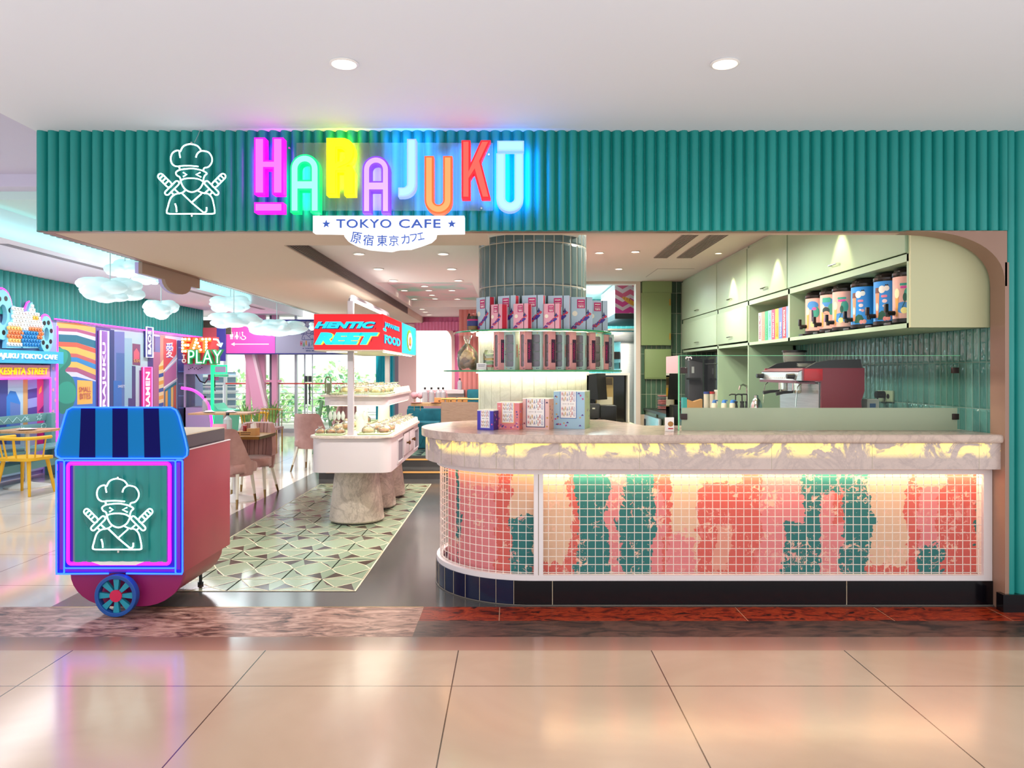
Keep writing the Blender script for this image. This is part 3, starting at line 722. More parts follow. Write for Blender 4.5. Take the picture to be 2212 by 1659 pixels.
# ============================================================ SIGNS ON THE FASCIA
FY = 4.80      # crest of the flutes
def fp(px, py, Y=4.685): return (ax(px, Y), az(py, Y))
FR = front(0)
def letter_sign(label, char, polys_px, face_c, rim_c, fe, re_, bar=None):
    """one lit box letter; outlines are given in sign coordinates read off the photo"""
    P = [[fp(*p) for p in poly] for poly in polys_px]
    cx = sum(p[0] for p in P[0])/len(P[0]); zb = min(p[1] for p in P[0])
    e = thing('letter_sign', label, 'sign letter', (cx, 4.75, zb), 'lit letters of the shop name')
    rim = glow('letter_rim_'+rim_c[1:], rim_c, re_*.8); fc = glow('letter_face_'+face_c[1:], face_c, fe*.66)
    allp = [P]+([[[fp(*p) for p in bar]]] if bar else [])
    for k, Q in enumerate(allp):
        me = outline_mesh(Q, .035, 0)
        m = MB().m(rim).add(me, Matrix(((1, 0, 0, 0), (0, 0, -1, 4.72), (0, 1, 0, 0), (0, 0, 0, 1)))); m.build('letter_body' if k == 0 else 'bar', e, smooth=False)
        # inner bright face, inset
        d = bpy.data.curves.new('o', 'CURVE'); d.dimensions = '2D'; d.fill_mode = 'BOTH'; d.extrude = .004; d.offset = -.011
        for p in Q:
            sp = d.splines.new('POLY'); sp.points.add(len(p)-1); sp.use_cyclic_u = True
            for q, (x, y) in zip(sp.points, p): q.co = (x, y, 0, 1)
        me = _curve_mesh(d)
        m = MB().m(fc).add(me, Matrix(((1, 0, 0, 0), (0, 0, -1, 4.682), (0, 1, 0, 0), (0, 0, 0, 1)))); m.build('lit_face', e, smooth=False)
    m = MB().m(CHROME); k = P[0][len(P[0])//2]; q = P[0][0]
    for (u, v) in ((q[0]+(cx-q[0])*.25, q[1]+(az((polys_px[0][0][1]+polys_px[0][-1][1])/2, 4.7)-q[1])*.06),): m.cyl((u, 4.755, v), (u, 4.83, v), .008, n=8)
    m.build('standoff', e)
    return e
def A_poly(x0, x1, y0, y1):
    w = x1-x0; r = w/2; cx = (x0+x1)/2; st = w*.31
    ri = r-st
    top = [(cx+r*math.cos(math.radians(a)), y0+r-r*math.sin(math.radians(a))) for a in range(0, 181, 12)]
    o = [(x1, y1), *top, (x0, y1), (x0+st, y1), (x0+st, y0+.62*(y1-y0)), (x1-st, y0+.62*(y1-y0)), (x1-st, y1)]
    yb = y0+.44*(y1-y0)
    h = [(x1-st, yb), *[(cx+ri*math.cos(math.radians(a)), y0+st+ri-ri*math.sin(math.radians(a))) for a in range(0, 181, 18)], (x0+st, yb)]
    return [o, h]
def U_poly(x0, x1, y0, y1):
    w = x1-x0; r = w/2; cx = (x0+x1)/2; st = w*.33; ri = r-st
    o = [(x0, y0), (x0+st, y0), *[(cx+ri*math.cos(math.radians(a)), y1-r-ri*math.sin(math.radians(a))) for a in range(180, 361, 18)], (x1-st, y0), (x1, y0), *[(cx+r*math.cos(math.radians(a)), y1-r-r*math.sin(math.radians(a))) for a in range(360, 179, -12)]]
    return [o]
def H_poly(x0, x1, y0, y1):
    w = x1-x0; st = w*.37; a, b_ = y0+.40*(y1-y0), y0+.55*(y1-y0)
    return [[(x0, y0), (x0+st, y0), (x0+st, a), (x1-st, a), (x1-st, y0), (x1, y0), (x1, y1), (x1-st, y1), (x1-st, b_), (x0+st, b_), (x0+st, y1), (x0, y1)]]
def R_poly(x0, x1, y0, y1):
    h = y1-y0; w = x1-x0; st = w*.38; ym = y0+.5*h
    o = [(x0, y0), (x1-w*.42, y0), *[(x1-w*.42+w*.42*math.cos(math.radians(a)), y0+h*.25-h*.25*math.sin(math.radians(a))) for a in range(80, -81, -20)], (x1-w*.10, ym), (x1, ym+h*.10), (x1, y1), (x1-st, y1), (x1-st, y0+.60*h), (x0+st, y0+.60*h), (x0+st, y1), (x0, y1)]
    hole = [(x0+st, y0+.19*h), (x1-st*1.25, y0+.19*h), (x1-st*.95, y0+.23*h), (x1-st*.95, y0+.36*h), (x1-st*1.25, y0+.41*h), (x0+st, y0+.41*h)]
    return [o, hole]
def J_poly(x0, x1, y0, y1):
    w = x1-x0; st = 20; r = w*.72; ri = r-st
    c = (x1-r, y1-r)
    return [[(x1-st, y0), (x1, y0), *[(c[0]+r*math.cos(math.radians(a)), c[1]-r*math.sin(math.radians(a))) for a in range(360, 269, -15)], (x0, y1), (x0, y1-st), (c[0], y1-st), *[(c[0]+ri*math.cos(math.radians(a)), c[1]-ri*math.sin(math.radians(a))) for a in range(285, 361, 15)]]]
def K_poly(x0, x1, y0, y1):
    h = y1-y0; st = 19
    return [[(x0, y0), (x0+st, y0), (x0+st, y0+.40*h), (x1-21, y0), (x1, y0), (x1-21, y0+.36*h), (x1, y1), (x1-20, y1), (x0+27, y0+.56*h), (x0+st, y0+.66*h), (x0+st, y1), (x0, y1)]]
def rect(x0, x1, y0, y1): return [(x0, y0), (x1, y0), (x1, y1), (x0, y1)]
letter_sign('lit magenta letter H with a bar underneath, first of the shop name', 'H', H_poly(549, 612, 297, 420), '#ff5cff', '#ff00e6', 1.35, .9, rect(549, 612, 437, 459))
letter_sign('lit green round-topped letter A between the magenta H and yellow R', 'A', A_poly(627, 690, 333, 459), '#7dffc0', '#00e07c', 1.25, .8)
letter_sign('lit bright yellow letter R', 'R', R_poly(705, 767, 298, 422), '#fff200', '#ffe600', 1.1, .95)
letter_sign('lit purple round-topped letter A between the yellow R and the J', 'A', A_poly(783, 842, 337, 460), '#b794ff', '#7a3cf0', 1.0, .8)
letter_sign('lit pale blue letter J between the purple A and orange U', 'J', J_poly(860, 899, 300, 425), '#8df3ff', '#8fa8ff', 1.25, .8)
letter_sign('lit orange letter U', 'U', U_poly(917, 977, 337, 462), '#ff8a52', '#ff5a2a', 1.05, .85)
letter_sign('lit red letter K', 'K', K_poly(997, 1060, 303, 429), '#ff5246', '#ff1f2a', 1.0, .8)
letter_sign('lit pale blue letter U with a macron bar, last of the shop name', 'U', U_poly(1072, 1131, 331, 457), '#8df3ff', '#8fb0ff', 1.25, .8, rect(1074, 1132, 304, 326))
# flutes tinted by added area lamps, the blue ones wider than their letters
for px_, py_, c, e_ in ((580, 360, (1, 0, .9), 5), (658, 400, (0, 1, .5), 5), (736, 350, (1, .9, 0), 9), (812, 400, (.45, .2, 1), 7), (885, 350, (.0, .25, 1), 12), (947, 390, (.03, .25, 1), 11), (1028, 370, (.05, .22, 1), 12), (1100, 380, (0, .25, 1), 20)):
    x, z = fp(px_, py_, 4.74); lamp('letter_wash_helper', 'AREA', (x, 4.758, z), e_*.24, c, (PI/2, 0, 0), size=.3 if px_ > 860 else .15, size_y=.36 if px_ > 860 else .3, shape='RECTANGLE')
# clear acrylic carrier sheets behind the letters
e = thing('acrylic_carrier', 'clear acrylic sheet carrying the lit letters in front of the flutes', 'sign panel', (ax(840, 4.79), 4.792, az(455, 4.79)))
m = MB().m(ACRYLW); (x0, z1), (x1, z0) = fp(640, 308, 4.79), fp(1065, 455, 4.79); m.face([(x0, 4.7935, z0), (x1, 4.7935, z0), (x1, 4.7935, z1), (x0, 4.7935, z1)]); m.build('sheet', e, smooth=False)
for p in ((625, 320), (1056, 334), (645, 450), (1040, 450)): x, z = fp(*p, 4.78); MB().m(CHROME).cyl((x, 4.792, z), (x, 4.775, z), .006, n=10).build('screw', e)
# TOKYO CAFE board
SY = 4.70
e = thing('name_board', 'white lit board with blue lettering and two stars, cloud lobe below, under the lit letters', 'sign', (ax(840, SY), SY+.05, az(540, SY)))
bd = glow('white_sign_face', '#fbfcff', .92, '#f4f6fa')
out = [(676, 466), (1003, 466), (1003, 502), (942, 503), (940, 512), (930, 521), (905, 530), (885, 536), (860, 537), (842, 541), (815, 539), (795, 537), (770, 530), (752, 521), (744, 511), (743, 503), (676, 502)]
P = [fp(x, y, SY) for x, y in out]
m = MB(front(SY)).m(bd); m.prism(P, lambda u, v: (u, v, -.07), lambda u, v: (u, v, 0)); m.build('board', e, smooth=False)
m = MB().m(mat('blue_letters', '#2f57b4', .4)); M0 = front(SY)
(u0, v1), (u1, v0) = fp(727, 474, SY), fp(846, 493, SY)
letters(m, M0, 'TOKYO', u0, u1, v0, v1, .006, .012, 1.1); letters(m, M0, 'CAFE', fp(862, 474, SY)[0], fp(952, 474, SY)[0], v0, v1, .006, .012, 1.1)
for cx in (705, 976):
    c = fp(cx, 484, SY); r = .0265; old = m.M; m.M = M0
    m.prism([(c[0]+r*(1 if q % 2 == 0 else .42)*math.sin(q*PI/5), c[1]+r*(1 if q % 2 == 0 else .42)*math.cos(q*PI/5)) for q in range(10)], lambda u, v: (u, v, 0), lambda u, v: (u, v, .006)); m.M = old
for ch, cx, cy, wd, ht, ro in (('原', 770, 514, 22, 24, -9), ('宿', 796, 519, 22, 24, -5), ('東', 826, 520, 22, 24, 0), ('京', 851, 520, 21, 23, 0), ('カ', 876, 517, 18, 20, 6), ('フ', 894, 514, 15, 16, 9), ('エ', 909, 511, 14, 15, 12)):
    c = fp(cx, cy, SY); w_, h_ = wd/FPX*SY, ht/FPX*SY
    letters(m, M0 @ Matrix.Translation((c[0], c[1], 0)) @ Matrix.Rotation(math.radians(ro), 4, 'Z'), ch, -w_/2, w_/2, -h_/2, h_/2, .006, .0)
m.build('blue_lettering', e, smooth=False)
lamp('board_glow', 'AREA', (ax(840, 4.8), 4.76, 2.385), 3, (.95, .97, 1), (math.radians(20), 0, 0), size=.9, size_y=.05, shape='RECTANGLE')
# ---- neon chef
def capsule(cx, cy, L, w, ang):
    pts = arc(L/2-w/2, 0, w/2, -90, 90, 6)+arc(-L/2+w/2, 0, w/2, 90, 270, 6); ca, sa = math.cos(math.radians(ang)), math.sin(math.radians(ang))
    return [(cx+x*ca-y*sa, cy+x*sa+y*ca) for x, y in pts]
def chef_paths():
    S_, C_ = [], []     # (points, smooth?, closed?)
    S_.append(([(405, 415), (360, 412), (325, 385), (313, 335), (325, 285), (360, 255), (398, 252), (404, 285), (412, 325)], 1, 0))
    S_.append(([(412, 262), (440, 210), (485, 187), (535, 184), (590, 202), (620, 235), (625, 248)], 1, 0))
    S_.append(([(575, 322), (588, 285), (620, 258), (660, 255), (710, 272), (742, 325), (738, 378), (705, 420), (662, 432), (652, 460)], 1, 0))
    S_.append(([(400, 412), (500, 408), (600, 416)], 1, 0)); S_.append(([(400, 415), (406, 445)], 0, 0))
    S_.append(([(375, 468), (420, 448), (530, 437), (600, 447), (650, 462), (688, 488), (668, 510), (655, 540), (648, 590), (610, 650), (535, 683), (465, 655), (425, 595), (408, 530), (380, 512), (366, 488)], 1, 1))
    S_.append(([(410, 568), (450, 545), (530, 538), (605, 548), (648, 572)], 1, 0))
    S_.append(([(442, 478), (478, 500), (442, 522)], 0, 0)); S_.append(([(622, 478), (576, 500), (628, 526)], 0, 0))
    S_.append(([(468, 660), (430, 690), (360, 705), (310, 750), (282, 840), (272, 885), (300, 908), (530, 908), (745, 908), (770, 885), (760, 810), (740, 740), (700, 700), (640, 690), (588, 665)], 1, 0))
    S_.append(([(425, 690), (530, 792), (662, 902)], 0, 0)); S_.append(([(632, 700), (532, 790)], 0, 0))
    S_.append(([(358, 802), (370, 840), (374, 890)], 1, 0)); S_.append(([(686, 840), (684, 880), (662, 895)], 1, 0))
    for sg in (-1, 1):
        f = lambda p: (532+sg*(p[0]-532), p[1])
        S_.append(([f(p) for p in capsule(813, 562, 178, 58, -45)], 0, 1)); S_.append(([f(p) for p in capsule(738, 640, 190, 46, 45)], 0, 1))
        for k in (-1, 0, 1):
            c = (813+k*28+8, 562-k*28-8); S_.append(([f((c[0]-20, c[1]-20)), f((c[0]+20, c[1]+20))], 0, 0))
        S_.append(([f((712, 652)), f((660, 700))], 0, 0)); S_.append(([f((700, 690)), f((672, 660))], 0, 0)) if 0 else None
        S_.append(([f((745, 685)), f((722, 708))], 0, 0))
    return S_
NEONW = glow('white_neon', '#dffff9', 2.2)
def chef(name, label, cx, z0, Y, H):
    k = H/(910-180); f = lambda p: (cx+(p[0]-532)*k, z0+(910-p[1])*k)
    e = thing(name, label, 'neon sign', (cx, Y, z0), 'white neon chef signs')
    plate = smooth_path([(530, 150, 0), (640, 205, 0), (760, 255, 0), (775, 370, 0), (705, 450, 0), (725, 500, 0), (830, 478, 0), (915, 530, 0), (880, 620, 0), (840, 690, 0), (800, 760, 0), (808, 930, 0), (530, 948, 0), (255, 930, 0), (265, 750, 0), (220, 690, 0), (150, 560, 0), (190, 470, 0), (330, 500, 0), (345, 450, 0), (285, 350, 0), (330, 230, 0), (420, 200, 0)], 4, True)
    m = MB(front(Y)).m(ACRYL); m.prism([f(p) for p in plate], lambda u, v: (u, v, -.006), lambda u, v: (u, v, 0)); m.build('clear_backing', e, smooth=False)
    m = MB(front(Y)).m(NEONW)
    for pts, sm, cl in chef_paths():
        q = [(*f(p), .009) for p in pts]
        if sm: q = [tuple(v) for v in smooth_path(q, 4, bool(cl))]
        m.tube(q, .0046, 6, bool(cl))
    m.build('neon_tube', e)
    for p in ((530, 172), (534, 930)): u, v = f(p); MB(front(Y)).m(CHROME).cyl((u, v, 0), (u, v, .012), .007, n=8).build('fixing', e)
    return e
cx, z0 = ax(412, 4.75), az(461, 4.75)
chef('neon_chef_sign', 'white neon chef with crossed handles on the fluted fascia left of the letters', cx, z0, 4.775, az(309, 4.75)-z0)
m = MB().m(mat('thin_wire', '#9aa0a0', .5)).tube([(ax(420, 4.77), 4.77, az(308, 4.77)), (ax(427, 4.77), 4.775, az(292, 4.77)), (ax(432, 4.78), 4.785, az(279, 4.78))], .0016, 5)
tag(m.build('supply_wire'), 'thin clear wire rising from the neon chef on the fascia to the ceiling', 'wire')

# ceiling downlights in front
def downlight(x, y, z, r, label, es=6, col='#fff3dc', group=None):
    e = thing('downlight', label, 'downlight', (x, y, z), group)
    m = MB().m(mat('white_trim_ring', '#f2efec', .4)).lathe([(r, 0), (r*1.22, -.002), (r*1.25, -.006), (r*1.05, -.010), (r*.98, -.004)], (x, y, z), 24); m.build('trim_ring', e)
    m = MB().m(glow('lamp_lens_'+col[1:], col, es)).lathe([(0, -.003), (r, -.003)], (x, y, z), 24); m.build('lens', e)
    return e
downlight(-.82, 3.76, 3.03, .058, 'white recessed downlight in the mall ceiling above the lit letters', group='mall ceiling downlights')
downlight(1.055, 3.76, 3.03, .058, 'warmer recessed downlight in the mall ceiling on the right', 6, '#ffe2b0', group='mall ceiling downlights')
DL = [(-1.28, 6.45, 'foremost of the row along the grille'), (-1.28, 7.4, 'second along the grille'), (-1.28, 8.33, 'third along the grille'), (-.57, 6.45, 'foremost of the row by the column'), (-.57, 7.4, 'second of the row by the column'), (-.57, 8.33, 'third of the row by the column')]
for x, y, s in DL: downlight(x, y, 2.51, .042, 'small dining ceiling downlight, '+s, 7, group='dining downlights')
for x, y, s in ((-1.1, 9.77, 'front middle'), (-1.43, 10.28, 'front left'), (-1.1, 10.28, 'second on the centre line'), (-.79, 10.28, 'front right'), (-1.12, 10.9, 'third on the centre line'), (-1.13, 11.45, 'rearmost on the centre line'), (-1.45, 11.5, 'rear left'), (-.8, 11.5, 'rear right')):
    downlight(x, y, 2.61, .042, 'small downlight in the painted ceiling tray, '+s, 7, group='tray downlights')
for x, y, s in ((-1.40, 12.1, 'nearest'), (-1.42, 12.7, 'middle'), (-1.42, 13.3, 'farthest')):
    downlight(x, y, 2.51, .042, f'small downlight behind the painted ceiling tray, {s} of three', 7, group='rear downlights')
for x, y, s in ((1.035, 8.9, 'beside the column'), (1.44, 8.82, 'left of the slot vents'), (1.46, 10.3, 'farthest back')):
    downlight(x, y, 2.9, .045, 'kitchen ceiling downlight '+s, 7, '#fff0d0', group='kitchen downlights')
for y, s in ((6.01, 'nearest'), (7.45, 'middle'), (8.93, 'farthest')):
    downlight(2.43, y, 2.9, .035, f'narrow downlight washing the green cabinet doors, {s} of three', 7, '#ffe9b8', group='cabinet downlights')
# vents
def vent(name, label, M, u0, u1, v0, v1, n, mtl=None, group=None):
    """grille of n slats along u in frame M"""
    p = M @ Vector(((u0+u1)/2, (v0+v1)/2, 0)); e = thing(name, label, 'air vent', p, group)
    m = MB(M).m(mat('vent_dark', '#2c2522', .7)).box(u0, u1, v0, v1, 0, .002); m.build('backing', e, smooth=False)
    m = MB(M).m(mtl or mat('vent_slat', '#6b5e57', .5))
    for i in range(n+1): v = v0+(v1-v0)*i/n; m.box(u0, u1, v-.0035, v+.0035, .002, .01)
    m.build('slat', e, smooth=False)
    m = MB(M).m(mtl or mat('vent_slat'))
    for u in (u0, u1): m.box(u-.006, u+.006, v0, v1, 0, .011)
    m.build('frame', e, smooth=False)
vent('linear_grille', 'long slatted grille along the beam beside the dining ceiling', face_px(-1.6), 5.39, 11.8, 2.412, 2.50, 7)
CEI = Matrix(((1, 0, 0, 0), (0, 1, 0, 0), (0, 0, -1, 2.9), (0, 0, 0, 1)))
for x0, x1, s in ((1.74, 1.90, 'left'), (2.02, 2.20, 'right')):
    vent('slot_vent', f'ribbed ceiling slot vent, {s} one of the kitchen pair', CEI @ Matrix(((0, 1, 0, 0), (1, 0, 0, 0), (0, 0, 1, 0), (0, 0, 0, 1))), 5.6, 9.28, x0, x1, 8, mat('vent_slat_beige', '#8f8577', .5), 'kitchen slot vents')
m = MB().m(mat('panel_gap', '#a89a88', .7)); x0, y0 = 1.98, 10.3
m.box(x0, x0+.5, y0, y0+.008, 2.897, 2.902).box(x0, x0+.008, y0, y0+.9, 2.897, 2.902)
tag(m.build('access_hatch', smooth=False), 'thin outline of a hatch in the kitchen ceiling', 'hatch')
# ============================================================ COUNTER
CC = (.14, 5.62)
def stad(r, n=26, x_end=3.14, y_back=None):
    """outline of the counter at radius r from the round end, front edge first (from the right), open for closing at the back"""
    pts = [(x_end, CC[1]-r)]
    for i in range(n+1):
        a_ = -PI/2-PI*i/n; pts.append((CC[0]+r*math.cos(a_), CC[1]+r*math.sin(a_)))
    pts += [(.80, CC[1]+r), (.98, 5.66+.0), (x_end, 5.66)]
    return pts
def front_line(r, x_end, n=30, a_end=1.0, x_step=None):
    """path along the front face: straight part then the round end; returns (x,y,u) with u = running coordinate"""
    out = [(x_end, CC[1]-r, x_end)]
    if x_step:
        x = x_end
        while x-x_step > CC[0]: x -= x_step; out.append((x, CC[1]-r, x))
    out.append((CC[0], CC[1]-r, CC[0]))
    for i in range(1, n+1):
        a_ = PI*a_end*i/n; out.append((CC[0]-r*math.sin(a_), CC[1]-r*math.cos(a_), CC[0]-r*a_))
    return out
cnt = thing('service_counter', 'curved marble-topped service counter with striped peeling front behind white wire grid', 'counter', (1.3, 5.2, 0))
# kick of black tiles
m = MB().m(BLKTILE).pz(stad(.686), 0, .158); m.m(mat('kick_joint', '#b9a98f', .6))
fl = front_line(.688, 3.14, 40)
for i in range(1, 11):
    a_ = i*.175; x, y = CC[0]-.687*math.sin(a_), CC[1]-.687*math.cos(a_); m.cyl((x, y, 0), (x, y, .158), .002, n=4)
for x in (.27, 2.17): m.box(x-.002, x+.002, 4.931, 4.936, 0, .158)
m.m(mat('kick_edge', '#6f675f', .5)).tube([(x, y-.006, .004) for x, y, u in fl], .004, 4)
m.build('kick', cnt, angle=30)
# painted panel
m = MB().m(PEEL); bm = m.bm; uvl = bm.loops.layers.uv.new('UVMap'); fl = front_line(.60, 3.08, 40)
for (x0, y0, u0), (x1, y1, u1) in zip(fl, fl[1:]):
    f = bm.faces.new([bm.verts.new(p) for p in ((x0, y0, .16), (x1, y1, .16), (x1, y1, .88), (x0, y0, .88))])
    for lp, uv_ in zip(f.loops, ((u0, .16), (u1, .16), (u1, .88), (u0, .88))): lp[uvl].uv = uv_
bmesh.ops.remove_doubles(bm, verts=bm.verts, dist=.0001)
m.build('painted_panel', cnt)
# white frame rails and posts
WF = mat('white_frame_paint', '#e6dede', .45)
def rail(r0, r1, z0, z1, x_end, mtl, name, par, a_end=1.0):
    A = front_line(r0, x_end, 30, a_end); B = front_line(r1, x_end, 30, a_end); m = MB().m(mtl)
    m.pz([(p[0], p[1]) for p in A]+[(p[0], p[1]) for p in reversed(B)], z0, z1); return m.build(name, par)
rail(.68, .635, .158, .192, 3.115, WF, 'frame_rail', cnt); rail(.68, .645, .846, .876, 3.115, WF, 'frame_rail', cnt)
m = MB().m(WF).box(.150, .178, 4.94, 4.985, .192, .846).box(.183, .211, 4.94, 4.985, .192, .846).m(mat('panel_gap')).box(.178, .183, 4.945, 4.985, .17, .85); m.build('frame_post', cnt, smooth=False)
m = MB().m(WF).box(3.06, 3.115, 4.94, 5.03, .192, .846); m.build('frame_post', cnt, smooth=False)
# wire grid
m = MB().m(mat('white_wire', '#efe6dc', .4)); R = .655
fl = front_line(R, 3.06, 40)
for k in range(13): 
    z = .205+k*.0518; m.tube([(x, y, z) for x, y, u in fl], .0026, 4)
x = 3.04
while x > .215: m.cyl((x, CC[1]-R, .19), (x, CC[1]-R, .85), .0026, n=4, cap=False); x -= .0508
a_ = .06
while a_ < PI: m.cyl((CC[0]-R*math.sin(a_), CC[1]-R*math.cos(a_), .19), (CC[0]-R*math.sin(a_), CC[1]-R*math.cos(a_), .85), .0026, n=4, cap=False); a_ += .0508/R
m.build('wire_grid', cnt, smooth=False)
# LED strip behind the top rail, washing down the painted panel
rail(.634, .616, .856, .862, 3.05, glow('led_strip', '#ffd08a', 8), 'light_strip', cnt)
lamp('counter_led', 'AREA', (1.62, 4.995, .85), 6, (1, .74, .42), (math.radians(-18), 0, 0), size=2.85, size_y=.02, shape='RECTANGLE')
for k in range(0):
    a_ = .2+k*.36; lamp('counter_led', 'AREA', (CC[0]-.625*math.sin(a_), CC[1]-.625*math.cos(a_), .85), .38, (1, .74, .42), (math.radians(-18)*math.cos(a_), math.radians(18)*math.sin(a_), 0), size=.2, size_y=.02, shape='RECTANGLE')
# onyx band, core and top slab
m = MB().m(MARBLEB).pz(stad(.762), .888, 1.056); m.m(mat('marble_joint'))
for i in range(1, 12): 
    a_ = i*.155; m.cyl((CC[0]-.762*math.sin(a_), CC[1]-.762*math.cos(a_), .889), (CC[0]-.762*math.sin(a_), CC[1]-.762*math.cos(a_), 1.055), .0016, n=4)
for x in (.31, .82, 1.66, 2.30, 2.98): m.box(x-.001, x+.001, 4.857, 4.86, .889, 1.055)
m.build('onyx_band', cnt)
m = MB().m(mat('core_dark', '#5a504a', .7)).pz(stad(.59), .1, .89); m.build('core', cnt, smooth=False)
m = MB().m(MARBLE).pz(stad(.79), 1.056, 1.11)
r = bmesh.ops.bevel(m.bm, geom=[e_ for e_ in m.bm.edges if abs(e_.verts[0].co.z-e_.verts[1].co.z) < 1e-4], offset=.02, segments=3, profile=.5, affect='EDGES', clamp_overlap=True)
m.build('top_slab', cnt)
# ---- glass shelves round the column
def shelf(label, z, r, name='glass_shelf'):
    e = thing(name, label, 'glass shelf', (COLC[0], COLC[1], z), 'round glass shelves')
    m = MB().m(GREENGLASS).lathe([(COLR+.01, .012), (r-.004, .012)], (COLC[0], COLC[1], z), 64).lathe([(COLR+.01, 0), (r-.004, 0)], (COLC[0], COLC[1], z), 64)
    m.build('sheet', e, recalc=False)
    m = MB().m(GEDGE).lathe([(r-.004, 0), (r, .002), (r, .010), (r-.004, .012)], (COLC[0], COLC[1], z), 64); m.build('edge', e)
    m = MB().m(glow('shelf_led', '#fff3b8', 4)).lathe([(COLR+.008, -.012), (COLR+.022, -.012), (COLR+.022, -.003), (COLR+.008, -.003), (COLR+.008, -.012)], (COLC[0], COLC[1], z), 48); m.build('light_ring', e)
    for k in range(14):
        a_ = math.radians(-84+k*13); lamp('shelf_glow', 'POINT', (COLC[0]+(COLR+.05)*math.sin(a_), COLC[1]-(COLR+.05)*math.cos(a_), z-.03), .25, (1, .93, .62), shadow_soft_size=.02)
shelf('upper round glass shelf on the column holding blue gift boxes', 1.800, .612)
shelf('lower round glass shelf on the column holding tall window boxes', 1.510, .69)
# gift boxes on the upper shelf
MAG, NAVY = mat('magenta_label', '#b3155f', .5), mat('navy_print', '#232a63', .5)
def gift(big, body, label):
    w_, h_, d_ = (.160, .240, .052) if big else (.115, .175, .06)
    e = proto('gift_box', label, 'gift box', 'gift boxes on the upper glass shelf')
    m = MB().m(body).box(-w_/2, w_/2, -d_/2, -d_/2+.006, 0, h_).box(-w_/2, w_/2, d_/2-.006, d_/2, 0, h_).box(-w_/2, -w_/2+.006, -d_/2, d_/2, 0, h_); m.build('cover', e, smooth=False)
    m = MB().m(mat('crimson_card', '#c0243a', .5)).box(-w_/2+.006, w_/2-.004, -d_/2+.006, d_/2-.006, .002, h_-.003); m.build('tray', e, smooth=False)
    M0 = front(-d_/2-.0006); lx = -w_/2+w_*.30
    m = MB(M0).m(MAG).box(lx, lx+w_*.36, h_*.66, h_*.93, 0, .0008); m.build('label', e, smooth=False)
    m = MB().m(PAPER); M1 = front(-d_/2-.0015)
    letters(m, M1, 'HARAJUKU', lx+w_*.05, lx+w_*.31, h_*.84, h_*.89, .0004, .02); letters(m, M1, 'PASTRIES IN', lx+w_*.05, lx+w_*.31, h_*.78, h_*.80, .0004, .02); letters(m, M1, 'TOKYO', lx+w_*.05, lx+w_*.31, h_*.685, h_*.75, .0004, .03)
    m.build('white_lettering', e, smooth=False)
    m = MB(M0); rnd = random.Random(3)
    m.m(mat('cream_print', '#e6dcc8', .5)); m.face([(-w_*.30+w_*.12*math.cos(q*PI/6), h_*.50+w_*.12*math.sin(q*PI/6), .0006) for q in range(12)])
    for k in range(22):
        t_ = k/21; u, v = -w_*.44+w_*.82*t_, h_*(.07+.40*t_**1.3)+rnd.uniform(-.012, .012)
        m.m(mat('violet_print_ink', '#3b2a86', .5) if k % 3 else mat('red_print_ink', '#c23a4a', .5)); s_ = w_*(.06+.07*rnd.random())
        m.face([(u-s_, v-s_*.4, .0007+k*.00003), (u+s_*.2, v-s_*.8, .0007+k*.00003), (u+s_, v+s_*.3, .0007+k*.00003), (u, v+s_, .0007+k*.00003)])
    m.m(NAVY); u = w_*.30; m.face([(u-.016, h_*.50, .0012), (u+.016, h_*.50, .0012), (u+.006, h_*.56, .0012), (u, h_*.64, .0012), (u-.006, h_*.56, .0012)])
    m.build('printed_picture', e, smooth=False, recalc=False)
    m = MB(M0).m(BLACK).box(w_*.20, w_*.235, 0, h_, 0, .0012); m.build('elastic_band', e, smooth=False)
    return e
BIGB, SMB = mat('powder_blue_card', '#a9bccb', .6), mat('pink_card', '#d99aa8', .6)
big = Placer(gift(1, BIGB, '')); sm_ = Placer(gift(0, SMB, ''))
def on_shelf(px, R):
    # where the sight line to column px meets a circle of radius R about the column
    k = (px-CX)/FPX; a_, b_, c_ = 1+k*k, -2*(k*COLC[0]+COLC[1]), COLC[0]**2+COLC[1]**2-R*R
    disc = max(0, b_*b_-4*a_*c_); Y = (-b_-math.sqrt(disc))/(2*a_); return k*Y, Y
for px, yaw, s in ((1049, -52, 'leftmost, beside the lidded jar'), (1098, -36, 'second from the left'), (1153, -22, 'third from the left'), (1207, -12, 'fourth from the left'), (1255, 2, 'second from the right end'), (1289, 14, 'rightmost')):
    x, y = on_shelf(px, .50); big((x, y, 1.8135), math.radians(yaw), 'tall powder blue gift box with magenta label, '+s)
for px, yaw, s in ((1078, -46, 'left'), (1129, -30, 'middle'), (1193, -16, 'right')):
    x, y = on_shelf(px, .568); sm_((x, y, 1.8135), math.radians(yaw), f'small pink gift box in front of the blue ones, {s} of three')
